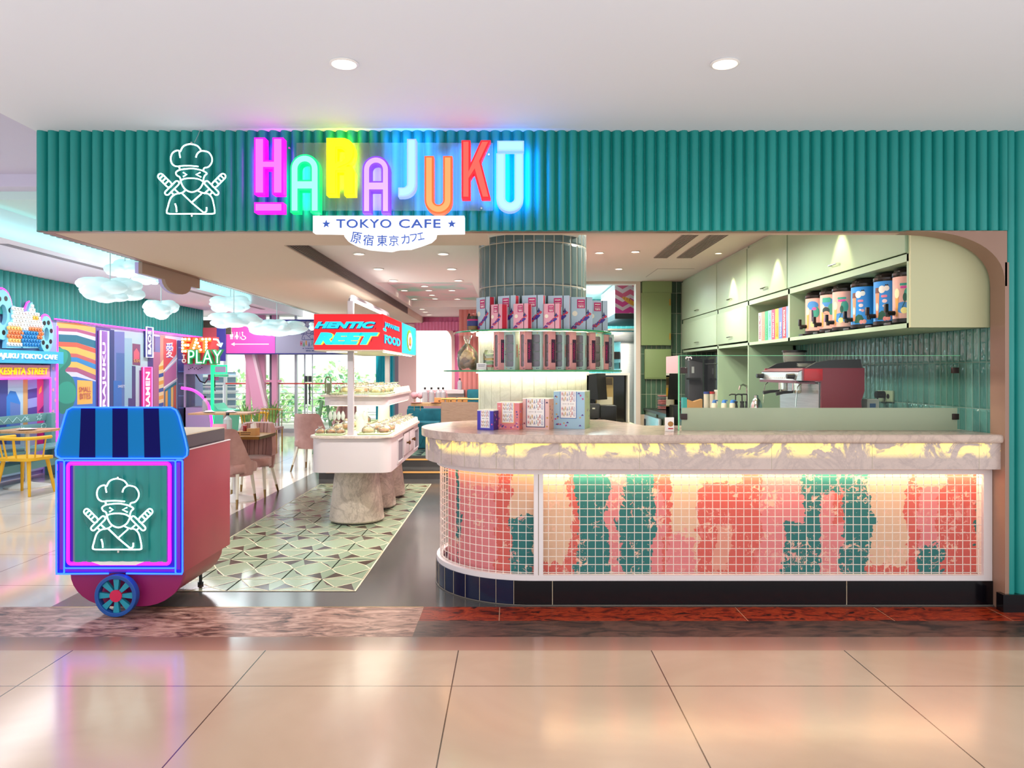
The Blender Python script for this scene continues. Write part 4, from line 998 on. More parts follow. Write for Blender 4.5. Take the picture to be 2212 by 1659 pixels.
# tall window boxes on the lower shelf
def winbox(body, side, cup, label, pink):
    e = proto('window_box', label, 'window box', 'window boxes on the lower glass shelf'); w_, h_, d_ = (.058, .272, .066) if pink else (.092, .272, .060)
    m = MB().m(body).box(-w_/2, w_/2, d_/2-.003, d_/2, 0, h_).box(-w_/2, -w_/2+.003, -d_/2, d_/2, 0, h_).box(w_/2-.003, w_/2, -d_/2, d_/2, 0, h_).box(-w_/2, w_/2, -d_/2, d_/2, 0, .004).box(-w_/2, w_/2, -d_/2, d_/2, h_-.004, h_)
    M0 = front(-d_/2); me = outline_mesh([[(-w_/2, 0), (w_/2, 0), (w_/2, h_), (-w_/2, h_)], rrect(-w_/2+.012, w_/2-.012, .022, h_-.022, .012)], .0015)
    m.add(me, M0); m.build('carton', e, smooth=False)
    m = MB(M0).m(FILM).face([(-w_/2+.01, .02, -.002), (w_/2-.01, .02, -.002), (w_/2-.01, h_-.02, -.002), (-w_/2+.01, h_-.02, -.002)]); m.build('window', e, smooth=False)
    m = MB().m(cup)
    for k in range(4): m.lathe([(0, .008+k*.063), (.022, .008+k*.063), (.025, .06+k*.063), (0, .062+k*.063)], n=10, sx=.85 if pink else 1.35)
    m.build('filling', e)
    m = MB()
    if pink:
        m.m(mat('plum_label', '#3a2138', .5)).box(w_/2, w_/2+.0008, -d_/2+.018, d_/2-.004, .05, .215)
        m.m(mat('magenta_label')); letters(m, Matrix(((0, 0, 1, w_/2+.0014), (1, 0, 0, 0), (0, 1, 0, 0), (0, 0, 0, 1))), 'HARAJUKU', -.008, .016, .075, .19, .0005, .02, rot=1)
    else:
        m.m(mat('coral_print_ink', '#c46a5e', .5)); letters(m, Matrix(((0, 0, 1, w_/2+.0008), (1, 0, 0, 0), (0, 1, 0, 0), (0, 0, 0, 1))), 'HARAJUKU', -.012, .012, .09, .18, .0005, .03, rot=1)
    rnd = random.Random(5)
    for k in range(8):
        m.m(mat(('ochre_print', 'teal_print', 'navy_print')[k % 3], ('#d09a3f', '#2f7a6a', '#232a63')[k % 3], .5)); z = rnd.choice((.01, h_-.012)) if k < 4 else rnd.uniform(.03, .24); u = rnd.uniform(-.03, .03) if k < 4 else rnd.choice((-.0315, .0315))
        old = m.M; m.M = M0; m.face([(u+.004*math.cos(q*PI/3), z+.004*math.sin(q*PI/3), .0022) for q in range(6)]); m.M = old
    m.build('printed_marks', e, smooth=False)
    return e
mint = Placer(winbox(mat('mint_card', '#a9c2b8', .6), None, mat('cup_grey', '#43384f', .5), '', 0))
pnk = Placer(winbox(mat('pink_carton', '#e09a98', .6), None, mat('cup_mauve', '#8a4a6a', .5), '', 1))
for i, (px, yaw) in enumerate(((1080, -50), (1105, -30), (1136, -46), (1161, -27), (1187, -42), (1208, -24), (1232, -40), (1252, -20), (1274, -42), (1289, -20), (1303, -44), (1313, -10))):
    x, y = on_shelf(px, .525 if i % 2 else .55)
    o = ['first', 'second', 'third', 'fourth', 'fifth', 'last'][i//2]
    if i % 2: mint((x, y, 1.5235), math.radians(yaw), f'tall mint window box on the lower shelf, {o} mint one from the left')
    else: pnk((x, y, 1.5235), math.radians(yaw), f'tall pink window box with plum label, {o} pink one from the left')
# jar, bread bag, sweets bag
x, y = on_shelf(1023, .53)
e = thing('cookie_jar', 'clear jar with pink and navy label at the left of the upper shelf', 'jar', (x, y, 1.8135))
MB().m(CLEAR).lathe([(0, 0), (.045, .0), (.048, .012), (.048, .10), (.042, .115), (.04, .125), (0, .125)], (x, y, 1.8135), 20).build('glass', e)
MB().m(mat('biscuit', '#a87a45', .8)).lathe([(0, .004), (.042, .006), (.042, .035), (0, .036)], (x, y, 1.8135), 16).m(mat('dark_biscuit', '#4f3a30', .8)).lathe([(0, .085), (.042, .085), (.040, .105), (0, .112)], (x, y, 1.8135), 16).build('biscuits', e)
MB().m(NAVY).lathe([(.0488, .034), (.0488, .072)], (x, y, 1.8135), 20).m(MAG).lathe([(.0489, .072), (.0489, .084)], (x, y, 1.8135), 20).build('label', e)
def bag(name, label, cat, x, y, z, r, h, fillm, tie=True):
    e = thing(name, label, cat, (x, y, z)); rnd = random.Random(int(x*1000))
    m = MB().m(FILM); n = 22; prof = [(r*.8, .0), (r*.98, h*.12), (r, h*.3), (r*.9, h*.48), (r*.55, h*.62), (r*.2, h*.72), (r*.3, h*.84), (r*.42, h*.94)]
    m.lathe(prof if tie else [(r*.9, 0), (r, h*.3), (r*.95, h*.8), (r*.7, h)], (x, y, z), n)
    for v in m.bm.verts: v.co.x += rnd.uniform(-.006, .006); v.co.y += rnd.uniform(-.006, .006)
    m.build('wrapper', e)
    fillm(e, x, y, z, r, h)
def bread(e, x, y, z, r, h):
    m = MB(); rnd = random.Random(4)
    for k in range(16):
        zz = z+h*(.08+.40*k/15); rr = r*.62*(1 if k < 11 else .6); a_ = k*2.4
        m.m(noisy('bread_crust', [(.3, '#6d4a2c'), (.7, '#a87645')], 18, 3, .7) if k < 8 else noisy('bread_top', [(.3, '#c99f62'), (.7, '#e3c48f')], 18, 3, .7)).ball((x+rr*math.cos(a_)*.8, y+rr*math.sin(a_)*.6, zz), r*.36, 10, (1, 1, .8))
    m.build('bread_slices', e)
def sweets(e, x, y, z, r, h):
    for c, zz in (('#d9644a', .02), ('#6fae4f', .045), ('#e0b23a', .07), ('#b9d0a0', .10)):
        m = MB().m(mat('sweet_'+c[1:], c, .5)).lathe([(0, zz), (r*.8, zz), (r*.82, zz+.014), (0, zz+.02)], (x, y, z), 14); m.build('sweets', e)
x, y = on_shelf(1014, .575); bag('bread_bag', 'cellophane bag of brown loaf with twisted top on the lower shelf', 'bread bag', x-.015, y, 1.523, .075, .27, bread)
x, y = on_shelf(1062, .52); bag('sweets_bag', 'clear bag of green, yellow and red sweets beside the bread bag', 'sweets bag', x, y, 1.523, .06, .145, sweets, False)
x, y = on_shelf(1040, .60)
e = thing('price_card', 'small white printed card leaning before the sweets bag', 'card', (x, y, 1.523))
MB().m(PAPER).box(x-.035, x+.035, y, y+.003, 1.5232, 1.572).build('card', e, smooth=False)
m = MB().m(mat('grey_print', '#77717f', .6)); letters(m, front(y-.0005), 'HARAJUKU', x-.024, x+.024, 1.545, 1.553, .0004, .02); m.box(x-.028, x+.028, y-.001, y, 1.558, 1.562); m.build('print', e, smooth=False)
# four gift cartons on the counter
def carton(label, px0, px1, pxs, pyt, pyb, Y, body, side, frame, dep=.17, yaw=0, ink=('#b3155f', '#d09a3f', '#3a2f86')):
    z = 1.1105; dl = .055; FL = Vector((ax(px0, Y+dl), Y+dl)); FR = Vector((ax(px1, Y), Y)); h = (pyb-pyt)/FPX*Y
    W = (FR-FL).length; u_ = (FR-FL)/W; n_ = Vector((u_.y, -u_.x)); bk = Vector((ax(pxs, Y+dep)-FR.x, dep)); x0, x1, w_ = 0, W, W
    Mf = Matrix(((u_.x, 0, n_.x, FL.x), (u_.y, 0, n_.y, FL.y), (0, 1, 0, 0), (0, 0, 0, 1))); off = lambda d: Mf @ Matrix.Translation((0, 0, d))
    mid = (FL+FR+bk)/2
    e = thing('gift_carton', label, 'gift carton', (mid.x, mid.y, z), 'printed gift cartons on the counter')
    base = [tuple(FL), tuple(FR), tuple(FR+bk), tuple(FL+bk)]
    m = MB().m(body).pz(base, z, z+h); m.build('carton', e, smooth=False)
    m = MB().m(mat('white_lid_edge', '#eee8e2', .6)).pz([tuple(Vector(p)+(Vector(p)-mid)*.004) for p in base], z+h-.005, z+h+.001); m.build('lid_edge', e, smooth=False)
    fx0, fx1, fv0, fv1 = w_*frame[0], w_*frame[1], z+h*frame[2], z+h*.985
    m = MB(off(.0008)).m(mat(frame[3], frame[4], .5)).box(fx0-.005, fx1+.005, fv0-.005, fv1, 0, .0008).m(PAPER).box(fx0, fx1, fv0, fv1, .0004, .0014); m.build('label_panel', e, smooth=False)
    LC = ['#c23a4a', '#8a7a3a', '#d0a23f', '#5a4a86', '#8fb0b8', '#c2503a', '#b3283f', '#4a5aa6']; OFF = [.0, -.25, .1, -.2, .12, -.45, .2, -.25]
    m = MB(); fw, fh = fx1-fx0, fv1-fv0
    for rowc in (.845, .655, .285, .085):
        for i, ch in enumerate('HARAJUKŪ'):
            m.m(mat('ink_'+LC[i][1:], LC[i], .5)); u0 = fx0+fw*(.06+i*.112); v0 = fv0+fh*(rowc-.0+OFF[i]*.12)
            letters(m, off(.0026), ch, u0, u0+fw*.085, v0, v0+fh*(.13 if ch != 'Ū' else .16), .0004, .01)
    m.m(mat('grey_print')); c_ = ((fx0+fx1)/2, fv0+fh*.53); m.M = off(.0026)
    for q in range(6): m.face([(c_[0]+fw*.07*math.cos(q*PI/3+d)*(1 if d == 0 else .3), c_[1]+fw*.07*math.sin(q*PI/3+d)*(1 if d == 0 else .3), 0) for d in (0, .5, -.5)])
    for q in range(4):
        for s_ in (-1, 1): m.box(c_[0]+s_*fw*(.14+q*.07)-.002, c_[0]+s_*fw*(.14+q*.07)+.002, c_[1]-.002, c_[1]+.002, 0, .0003)
    m.build('printed_letters', e, smooth=False)
    m = MB(off(.0012)); rnd = random.Random(int(px0)); cnt_ = 0
    for k in range(90):
        u, v = rnd.uniform(.012, W-.012), rnd.uniform(z+.012, z+h-.014)
        if fx0-.018 < u < fx1+.018 and v > fv0-.018: continue
        cnt_ += 1
        if cnt_ > 20: break
        m.m(mat('motif_'+ink[cnt_ % 3][1:], ink[cnt_ % 3], .5)); s_ = .010
        if cnt_ % 3 == 0: m.face([(u+s_*(1 if q % 2 else .4)*math.cos(q*PI/4+.3), v+s_*(1 if q % 2 else .4)*math.sin(q*PI/4+.3), 0) for q in range(8)])
        elif cnt_ % 3 == 1: m.face([(u+s_*.6*math.cos(q*PI/4), v+s_*.6*math.sin(q*PI/4), 0) for q in range(8)])
        else: m.face([(u-s_, v-s_*.5, 0), (u+s_, v-s_*.5, 0), (u+s_*.2, v+s_*.6, 0), (u-s_*.3, v+s_*.3, 0)])
    L = bk.length; d_ = bk/L; M2 = Matrix(((d_.x, 0, d_.y, FR.x), (d_.y, 0, -d_.x, FR.y), (0, 1, 0, 0), (0, 0, 0, 1))); m.M = M2
    m.m(side).face([(0, z+.001, .0006), (L, z+.001, .0006), (L, z+h-.006, .0006), (0, z+h-.006, .0006)])
    for k in range(12):
        m.m(mat('motif_'+ink[k % 3][1:])); u, v, s_ = rnd.uniform(.015, L-.015), rnd.uniform(z+.015, z+h-.02), .010
        m.face([(u+s_*(1 if q % 2 else .5)*math.cos(q*PI/3), v+s_*(1 if q % 2 else .5)*math.sin(q*PI/3), .0012) for q in range(6)])
    m.build('printed_motifs', e, smooth=False, recalc=False)
carton('small violet-blue gift carton, leftmost of the four on the counter', 1031, 1066, 1083, 884, 927, 5.21, mat('violet_blue_card', '#433aa6', .6), mat('violet_card', '#45246f', .6), (.24, .76, .12, 'lilac_edge', '#8a86d0'), .15, ink=('#e0a83a', '#d9569a', '#e8e0e0'))
carton('coral pink gift carton, second from the left on the counter', 1074, 1122, 1135, 867, 926, 5.25, mat('coral_card', '#dd7f84', .6), mat('coral_side_card', '#d1695c', .6), (.24, .74, .26, 'apricot_edge', '#f0b070'), .16, ink=('#a04a9a', '#5a4a8a', '#e8b0b0'))
carton('pale pink gift carton with navy-framed label, third on the counter', 1129, 1186, 1202, 860, 927, 5.27, mat('pale_pink_card', '#e0b5ae', .6), mat('peach_side_card', '#d9a48c', .6), (.16, .82, .09, 'navy_edge', '#2a2a66'), .17, ink=('#8a1f4a', '#c9923f', '#3a2a50'))
carton('large sky blue gift carton, rightmost and tallest on the counter', 1196, 1263, 1274, 846, 928, 5.32, mat('sky_card', '#9fbfd2', .6), mat('sage_side_card', '#b0bd98', .6), (.23, .72, .29, 'slate_edge', '#5a78b0'), .18, ink=('#c2247a', '#c9a05f', '#5a3a8a'))
# ---- glass guard on the counter
e = thing('glass_guard', 'clear glass guard with frosted lower band standing on the counter', 'glass screen', (2.1, 5.2, 1.11))
X0g, X1g, Yg = ax(1466, 5.2), 3.06, 5.2; zt, zf_ = az(768, 5.2), az(881, 5.2)
MB().m(CLEAR).face([(X0g, Yg, zf_), (X1g, Yg, zf_), (X1g, Yg, zt), (X0g, Yg, zt)]); 
m = MB().m(CLEAR); m.face([(X0g, Yg, zf_), (X1g, Yg, zf_), (X1g, Yg, zt), (X0g, Yg, zt)]); m.build('clear_pane', e, smooth=False)
m = MB().m(FROST); m.box(X0g+.02, X1g-.02, Yg-.003, Yg+.003, 1.111, zf_); m.build('frosted_band', e, smooth=False)
m = MB().m(CLEAR); m.face([(X0g, Yg, 1.111), (X0g, Yg+.42, 1.111), (X0g, Yg+.42, zt), (X0g, Yg, zt)]); m.build('side_pane', e, smooth=False)
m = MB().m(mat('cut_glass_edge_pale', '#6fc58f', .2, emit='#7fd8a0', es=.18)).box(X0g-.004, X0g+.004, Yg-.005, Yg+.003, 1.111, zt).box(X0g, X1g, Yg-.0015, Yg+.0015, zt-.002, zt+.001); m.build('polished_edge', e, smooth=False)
m = MB().m(mat('bracket_brown', '#3a2e2c', .35, .6))
for x in (X0g+.035, X1g-.035):
    for z in (az(900, 5.2), az(800, 5.2)): m.box(x-.022, x+.022, Yg-.012, Yg+.012, z-.02, z+.02, .002)
m.build('clamp', e)
m = MB().m(PAPER); letters(m, front(Yg-.002), '∞', X0g+.045, X0g+.09, az(778, 5.2), az(770, 5.2), .0006, .03); m.build('printed_mark', e, smooth=False)
m = MB().m(PAPER); Yc = 5.12; xa, xb = ax(1437, Yc), ax(1456, Yc)
e = thing('menu_stand', 'small white printed card stand at the left end of the glass guard', 'card stand', ((xa+xb)/2, Yc, 1.1105))
m.box(xa, xb, Yc, Yc+.02, 1.1105, az(902, Yc), .001); m.build('stand', e, smooth=False)
m = MB(front(Yc-.0006)).m(mat('biscuit')); m.face([(xa+.036+.02*math.cos(q*PI/4), 1.16+.018*math.sin(q*PI/4), 0) for q in range(8)]); m.m(mat('red_print_ink')).box(xa+.02, xb-.006, 1.125, 1.133, 0, .0005); m.build('print', e, smooth=False)
# ============================================================ KITCHEN SIDE
CXF, CXB = 2.62, 3.138      # cabinet face and wall
YB = [5.03, 7.19, 8.41, 9.65, 11.62]
def cabinet(label, y0, y1, doors, shelf, end=False):
    e = thing('wall_cabinet', label, 'cabinet', ((CXF+CXB)/2, (y0+y1)/2, 1.80), 'green wall cabinets')
    m = MB().m(SAGE); tk = .022
    m.box(CXF, CXB, y0, y0+tk, 1.80, 2.895).box(CXF, CXB, y1-tk, y1, 1.80, 2.895).box(CXF, CXB, y0, y1, 1.80, 1.832).box(CXF, CXB, y0, y1, 2.87, 2.895).box(CXB-.012, CXB, y0, y1, 1.80, 2.895)
    m.box(CXF, CXB, y0, y1, 2.24, 2.29); m.build('body', e, smooth=False)
    for z0, z1 in doors:
        d = MB().m(SAGE).box(CXF-.018, CXF, y0+.012, y1-.012, z0, z1, .002); do = d.build('door', e)
        yc = (y0+y1)/2; h = MB().m(CHROME).tube([(CXF-.018, yc-.075, z0+.07), (CXF-.045, yc-.075, z0+.07), (CXF-.045, yc+.075, z0+.07), (CXF-.018, yc+.075, z0+.07)], .006, 6); h.build('handle', do)
    return e
cabinet('green wall cabinet nearest the arch, with juice dispensers on its open shelf', YB[0], YB[1], [(2.296, 2.862)], True)
cabinet('green wall cabinet holding the coloured syrup packs on its open shelf', YB[1], YB[2], [(2.296, 2.862)], True)
cabinet('green wall cabinet of two doors beside the syrup packs', YB[2], YB[3], [(2.296, 2.862), (1.85, 2.235)], False)
cabinet('farthest green wall cabinet of two doors, in the kitchen corner', YB[3], YB[4], [(2.296, 2.862), (1.85, 2.235)], False)
# end panel in the same sage, warm light put into its colour
e = thing('cabinet_end_panel', 'broad plain warm-toned green end panel of the wall cabinets under the arch', 'panel', (2.88, 5.02, 1.80))
MB().m(mat('warm_lit_sage_panel', '#c3c49c', .5)).box(CXF, 3.138, 5.0, 5.028, 1.80, 2.895, .002).build('panel', e)
# niche backs and uprights under the cabinets
for y0, y1, s in ((8.41, 9.65, 'nearer'), (9.65, 11.62, 'farther')):
    e = thing('niche_unit', f'green niche lining below the wall cabinets, {s} one', 'cabinet', (2.88, (y0+y1)/2, .95))
    m = MB().m(SAGE).box(CXF, CXB, y0, y0+.03, .95, 1.80).box(CXB-.03, CXB, y0, y1, .95, 1.80); m.build('lining', e, smooth=False)
# back counter
e = thing('back_counter', 'long low back counter along the tiled kitchen wall', 'counter', (2.6, 8.2, 0))
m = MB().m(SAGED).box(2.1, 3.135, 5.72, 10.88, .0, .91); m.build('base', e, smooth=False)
m = MB().m(mat('dark_worktop', '#262724', .3)).box(2.05, 3.135, 5.70, 11.78, .91, .95, .004); m.build('worktop', e)
e = thing('side_counter', 'small green counter with a black top below the stacked plates', 'counter', (2.35, 11.4, 0))
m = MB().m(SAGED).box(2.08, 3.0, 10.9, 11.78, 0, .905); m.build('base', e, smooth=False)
# under-counter fridge face
e = thing('undercounter_fridge', 'grey undercounter fridge door below the plates', 'fridge', (2.03, 11.2, .2))
m = MB().m(STEEL).box(2.03, 2.075, 10.5, 11.6, .1, .86, .005); m.build('door', e); MB().m(BLACK).box(2.015, 2.03, 11.5, 11.55, .5, .8).build('handle', e, smooth=False)
# juice dispensers
def dispenser(body, label):
    e = proto('juice_dispenser', label, 'juice dispenser', 'juice dispensers in the cabinet shelf'); R = .105
    m = MB().m(mat('dark_lid', '#241c1a', .2)).lathe([(R*.98, .335), (R*1.05, .345), (R*1.05, .362), (R*.95, .37), (R*.9, .39), (R*.6, .402), (0, .405)], n=24); m.build('lid', e)
    m = MB().m(body).lathe([(0, .045), (R, .045), (R, .335), (0, .335)], n=28); m.build('tank', e)
    m = MB().m(BLACK).lathe([(0, 0), (R*.8, 0), (R*1.04, .02), (R*1.04, .045), (0, .046)], n=20).box(-R-.05, -R*.4, -.05, .05, 0, .018, .004); m.build('base', e)
    m = MB().m(BLACK).cyl((-R+.005, 0, .085), (-R-.055, 0, .085), .017, n=10).cyl((-R-.045, 0, .06), (-R-.045, 0, .095), .014, n=8).box(-R-.068, -R-.045, -.014, .014, .09, .15, .004); m.build('tap', e)
    return e
def on_tank(m, th, z, poly, c, k):
    """flat print wrapped on the tank face; th measured from -x towards -y"""
    m.m(mm(c)); R = .1058+k*.00012; cu, cv = sum(p[0] for p in poly)/len(poly), sum(p[1] for p in poly)/len(poly)
    W = lambda u, v: (R*math.cos(math.radians(180+th)+u/R), R*math.sin(math.radians(180+th)+u/R), z+v)
    dense = []
    for (a_, b_), (c_, d_) in zip(poly, poly[1:]+poly[:1]):
        for q in range(3): dense.append((a_+(c_-a_)*q/3, b_+(d_-b_)*q/3))
    poly = dense
    for (a_, b_), (c_, d_) in zip(poly, poly[1:]+poly[:1]):
        m1, m2 = (cu+(a_-cu)*.5, cv+(b_-cv)*.5), (cu+(c_-cu)*.5, cv+(d_-cv)*.5)
        m.face([W(cu, cv), W(*m1), W(*m2)]); m.face([W(*m1), W(a_, b_), W(c_, d_), W(*m2)])
def ell(rx, ry, n=12, a0=0): return [(rx*math.cos(2*PI*i/n+a0), ry*math.sin(2*PI*i/n+a0)) for i in range(n)]
def printA(e, blue):   # blue wrap: tall patterned cone, white round faces-free clouds, dark green mound
    m = MB(); k = 0
    def P(*a):
        nonlocal k; k += 1; on_tank(m, *a, k)
    for off in (0,):
        P(15, .16, [(-.02, .09), (.02, .09), (.012, -.09), (-.012, -.09)], '#d9906a'); P(15, .26, [(-.022, -.01), (.022, -.01), (.018, .03), (-.018, .03)], '#6a3f36'); P(15, .15, ell(.011, .03), '#e7d9c8')
        P(36, .275, ell(.026, .028), '#f0ece6'); P(54, .282, ell(.019, .02), '#f3f0ea'); P(54, .30, [(-.014, 0), (-.006, .012), (0, .002), (.007, .013), (.014, 0)], '#1f2030')
        P(45, .225, rrect(-.022, .022, -.009, .009, .008, 2), '#e78aa6'); P(47, .19, ell(.018, .014), '#f0d9dc'); P(44, .155, ell(.009, .008), '#f0d9dc'); P(54, .15, ell(.012, .011), '#e7a6ae')
        P(40, .085, [(-.04, -.03), (.035, -.03), (.034, .0), (.02, .028), (-.005, .036), (-.03, .02)], '#1f5a4a'); P(48, .062, ell(.014, .016), '#e78f8f'); P(60, .064, ell(.016, .017), '#ef9f96')
    m.build('printed_wrap', e, smooth=False, recalc=False)
def printB(e, kind):
    m = MB(); k = 0
    def P(*a):
        nonlocal k; k += 1; on_tank(m, *a, k)
    P(42, .27 if kind != 2 else .12, ell(.055, .04), '#3f86c9'); P(60, .21, ell(.03, .05), '#3f9a86')
    P(16, .13, [(-.016, .06), (.016, .06), (.006, -.07), (-.006, -.07)], '#e0a050'); P(16, .22, ell(.022, .035), '#f0e2b4')
    P(45, .10, ell(.024, .022), '#f0df8e'); P(62, .10, ell(.016, .014), '#3f86c9')
    if kind == 0: P(42, .17, [(-.006, .06), (.008, .06), (.02, -.045), (-.004, -.04)], '#2a2a44'); P(52, .24, ell(.02, .014), '#d9569a')
    if kind == 1: P(36, .29, rrect(-.04, .04, -.02, .02, .008, 2), '#2f9a86'); P(34, .2, ell(.036, .03), '#1f3a3a'); P(36, .172, ell(.032, .022), '#ef9a86'); P(36, .12, ell(.022, .022), '#e78ac6')
    if kind == 2: P(48, .28, rrect(-.035, .035, -.008, .008, .004, 2), '#2f9a86'); P(48, .26, rrect(-.03, .03, -.008, .008, .004, 2), '#cf3f9a'); P(48, .19, ell(.014, .03), '#1f5a4a'); P(38, .12, [(-.003, 0), (.022, .05), (.026, .05), (.004, 0)], '#1f5a4a')
    m.build('printed_wrap', e, smooth=False, recalc=False)
BLUEW, PINKWR = mat('blue_wrap', '#2f8fe0', .35), mat('pink_wrap', '#dda79b', .4)
XD = 2.83
DISP = [(1760, PINKWR, 0, 'leftmost, pink wrap with an ice cream cone and blue swirl'), (1793, PINKWR, 1, 'second from the left, pink wrap with a green banner'), (1821, PINKWR, 2, 'third from the left, pink wrap with magenta lettering shapes'), (1863, BLUEW, 3, 'left one of the two blue wrapped dispensers'), (1914, BLUEW, 3, 'right one of the two blue wrapped dispensers'), (1957, PINKWR, 2, 'rightmost, half hidden by the end panel')]
for px, bd_, kd, s in DISP:
    e = dispenser(bd_, 'juice dispenser, '+s); (printA(e, 1) if kd == 3 else printB(e, kd))
    Y = FPX*(XD-.06)/(px-CX+4); e.location = (XD-.05, Y, 1.833)
# syrup packs
PK = [('#d9b0b6', '#7a4a5a', 'PASSION FRUIT'), ('#d98a78', '#e8b0a0', 'MANGO'), ('#3f9a72', '#5fb58c', 'KIWI'), ('#7fc0b8', '#4f8f9a', 'TIGER MELON'), ('#b83f6a', '#f0d0dc', 'PASSION FRUIT'), ('#e0a040', '#c9862f', 'MANGO'), ('#5a6fb0', '#cfe0ff', 'LYCHEE'), ('#cf4450', '#ffffff', 'POMEGRANATE'), ('#6a86c0', '#cfe0ff', '')]
NM = ['pale pink, at the left end', 'salmon', 'green', 'pale turquoise', 'crimson', 'orange', 'slate blue', 'red reading pomegranate', 'light blue, at the right end']
y = 8.20
for i, (c, tc, s) in enumerate(PK):
    wd = .103 if s else .06; e = thing('syrup_pack', 'upright fruit syrup pack on the cabinet shelf, '+NM[i], 'syrup pack', (2.78, y-wd/2, 1.833), 'syrup packs on the cabinet shelf')
    MB().m(mat('pack_'+c[1:], c, .5)).box(2.66, 2.92, y-wd+.003, y, 1.833, 2.14, .002).build('pack', e)
    if s:
        m = MB().m(mat('packtext_'+tc[1:], tc, .5)); letters(m, face_nx(2.6592), s, -y+wd*.36, -y+wd*.72, 1.86, 2.0 if len(s) < 7 else 2.11, .0006, .012, rot=1); m.build('lettering', e, smooth=False)
    y -= wd
# espresso machine (front looks towards -X, side panel faces the camera)
em = thing('espresso_machine', 'red and steel two-group espresso machine on the back counter', 'coffee machine', (2.5, 6.45, .95))
ym0, ym1 = 6.0, 6.92; xf, xb = 2.30, 2.77
def ez(py): return az(py, 6.0)
prof = [(xf, 1.0), (xb-.02, 1.0), (xb, 1.03), (xb-.015, 1.28), (xb+.01, 1.36), (xb+.01, ez(795)), (xf+.0, ez(795)), (xf-.0, ez(823)), (xf+.14, ez(825)), (xf+.14, 1.06), (xf, 1.06)]
for y0, y1, s in ((ym0, ym0+.02, 'near'), (ym1-.02, ym1, 'far')):
    m = MB().m(MAROON); m.prism(prof, lambda u, v: (u, y0, v), lambda u, v: (u, y1, v)); m.build('side_panel', em, smooth=False)
m = MB().m(RED).box(xf+.005, xf+.15, ym0-.004, ym0, ez(822), ez(797), .003); m.build('red_badge_panel', em)
m = MB().m(BLACK); tp = [(xf+.02, ez(795)), (xf+.10, ez(783)), (xf+.20, ez(778)), (xb-.02, ez(776)), (xb-.01, ez(795))]
m.prism(tp, lambda u, v: (u, ym0-.002, v), lambda u, v: (u, ym0+.03, v)).prism(tp, lambda u, v: (u, ym1-.03, v), lambda u, v: (u, ym1, v)); m.build('top_rail', em, smooth=False)
m = MB().m(STEEL).box(xf+.05, xb, ym0+.02, ym1-.02, ez(800), ez(795)).box(xf+.14, xb-.01, ym0+.02, ym1-.02, 1.02, ez(800)); m.build('body', em, smooth=False)
m = MB().m(STEEL); hp = [(xf-.05, ez(822)), (xf-.03, ez(803)), (xf+.04, ez(795)), (xf+.14, ez(795)), (xf+.14, ez(825)), (xf-.02, ez(826))]
m.prism(hp, lambda u, v: (u, ym0+.02, v), lambda u, v: (u, ym1-.02, v)); m.build('control_head', em, smooth=False)
m = MB().m(mat('mauve_trim', '#6e3546', .3)).prism([(xf-.05, ez(828)), (xf-.052, ez(822)), (xf+.1, ez(824)), (xf+.1, ez(830))], lambda u, v: (u, ym0+.02, v), lambda u, v: (u, ym1-.02, v)).prism([(xf-.032, ez(804)), (xf+.03, ez(796)), (xf+.035, ez(795)), (xf-.035, ez(802))], lambda u, v: (u, ym0+.02, v), lambda u, v: (u, ym1-.02, v)); m.build('trim_bar', em, smooth=False)
m = MB().m(BLACK)
for yk in (ym0+.09, ym1-.09): m.cyl((xf-.04, yk, ez(813)), (xf-.10, yk, ez(813)), .024, .02, 12)
m.build('steam_knob', em)
m = MB().m(PAPER)
for k in range(9): yk = ym0+.24+k*.05; m.box(xf-.0475, xf-.043, yk, yk+.02, ez(818), ez(816))
m.build('button', em, smooth=False)
for yk in (ym0+.30, ym0+.62):
    g = MB().m(CHROME).cyl((xf+.06, yk, ez(845)), (xf+.06, yk, ez(828)), .038, n=16).lathe([(.04, 0), (.036, -.02), (.02, -.03), (0, -.03)], (xf+.06, yk, ez(845)), 16); go = g.build('group_head', em)
    MB().m(BLACK).tube([(xf+.03, yk, ez(849)), (xf-.05, yk, ez(850)), (xf-.11, yk, ez(853))], [.010, .013, .016], 8).build('portafilter_handle', go)
m = MB().m(CHROME)
for yk, s in ((ym0+.07, 1), (ym1-.07, -1)): m.tube([(xf+.02, yk, ez(826)), (xf-.02, yk, ez(836)), (xf-.03, yk, ez(860)), (xf-.035, yk, ez(880))], .005, 6)
m.build('steam_wand', em)
m = MB().m(STEEL).box(xf-.06, xf+.14, ym0+.02, ym1-.02, 1.01, 1.06, .004); m.build('drip_tray', em)
m = MB().m(STEEL).box(xf+.13, xf+.137, ym0+.03, ym1-.03, 1.06, ez(826)); m.build('splash_back', em, smooth=False)
m = MB().m(BLACK)
for x in (xf+.03, xb-.06):
    for yk in (ym0+.06, ym1-.06): m.cyl((x, yk, .95), (x, yk, 1.02), .022, n=10)
m.build('foot', em)
m = MB().m(mat('saucer_white', '#d9d8d2', .3))
e = thing('saucer_stack', 'short stack of white saucers on top of the espresso machine', 'saucers', (xf+.12, 6.3, ez(795)))
for k in range(4): m.lathe([(0, k*.009), (.05, k*.009), (.078, .012+k*.009), (.05, .004+k*.009), (0, .004+k*.009)], (xf+.14, 6.3, ez(795)+.001), 20)
m.build('saucer', e)
e = thing('milk_jug_under_group', 'small steel jug under the far group of the espresso machine', 'jug', (xf+.02, 6.7, 1.0605))
MB().m(mat('yellow_sponge', '#e0b52a', .7)).lathe([(0, 0), (.03, 0), (.022, .02), (0, .022)], (xf+.02, 6.7, 1.061), 12).m(CHROME).lathe([(.028, .02), (.032, .06), (.024, .09), (.028, .10)], (xf+.02, 6.7, 1.061), 16).build('jug', e)
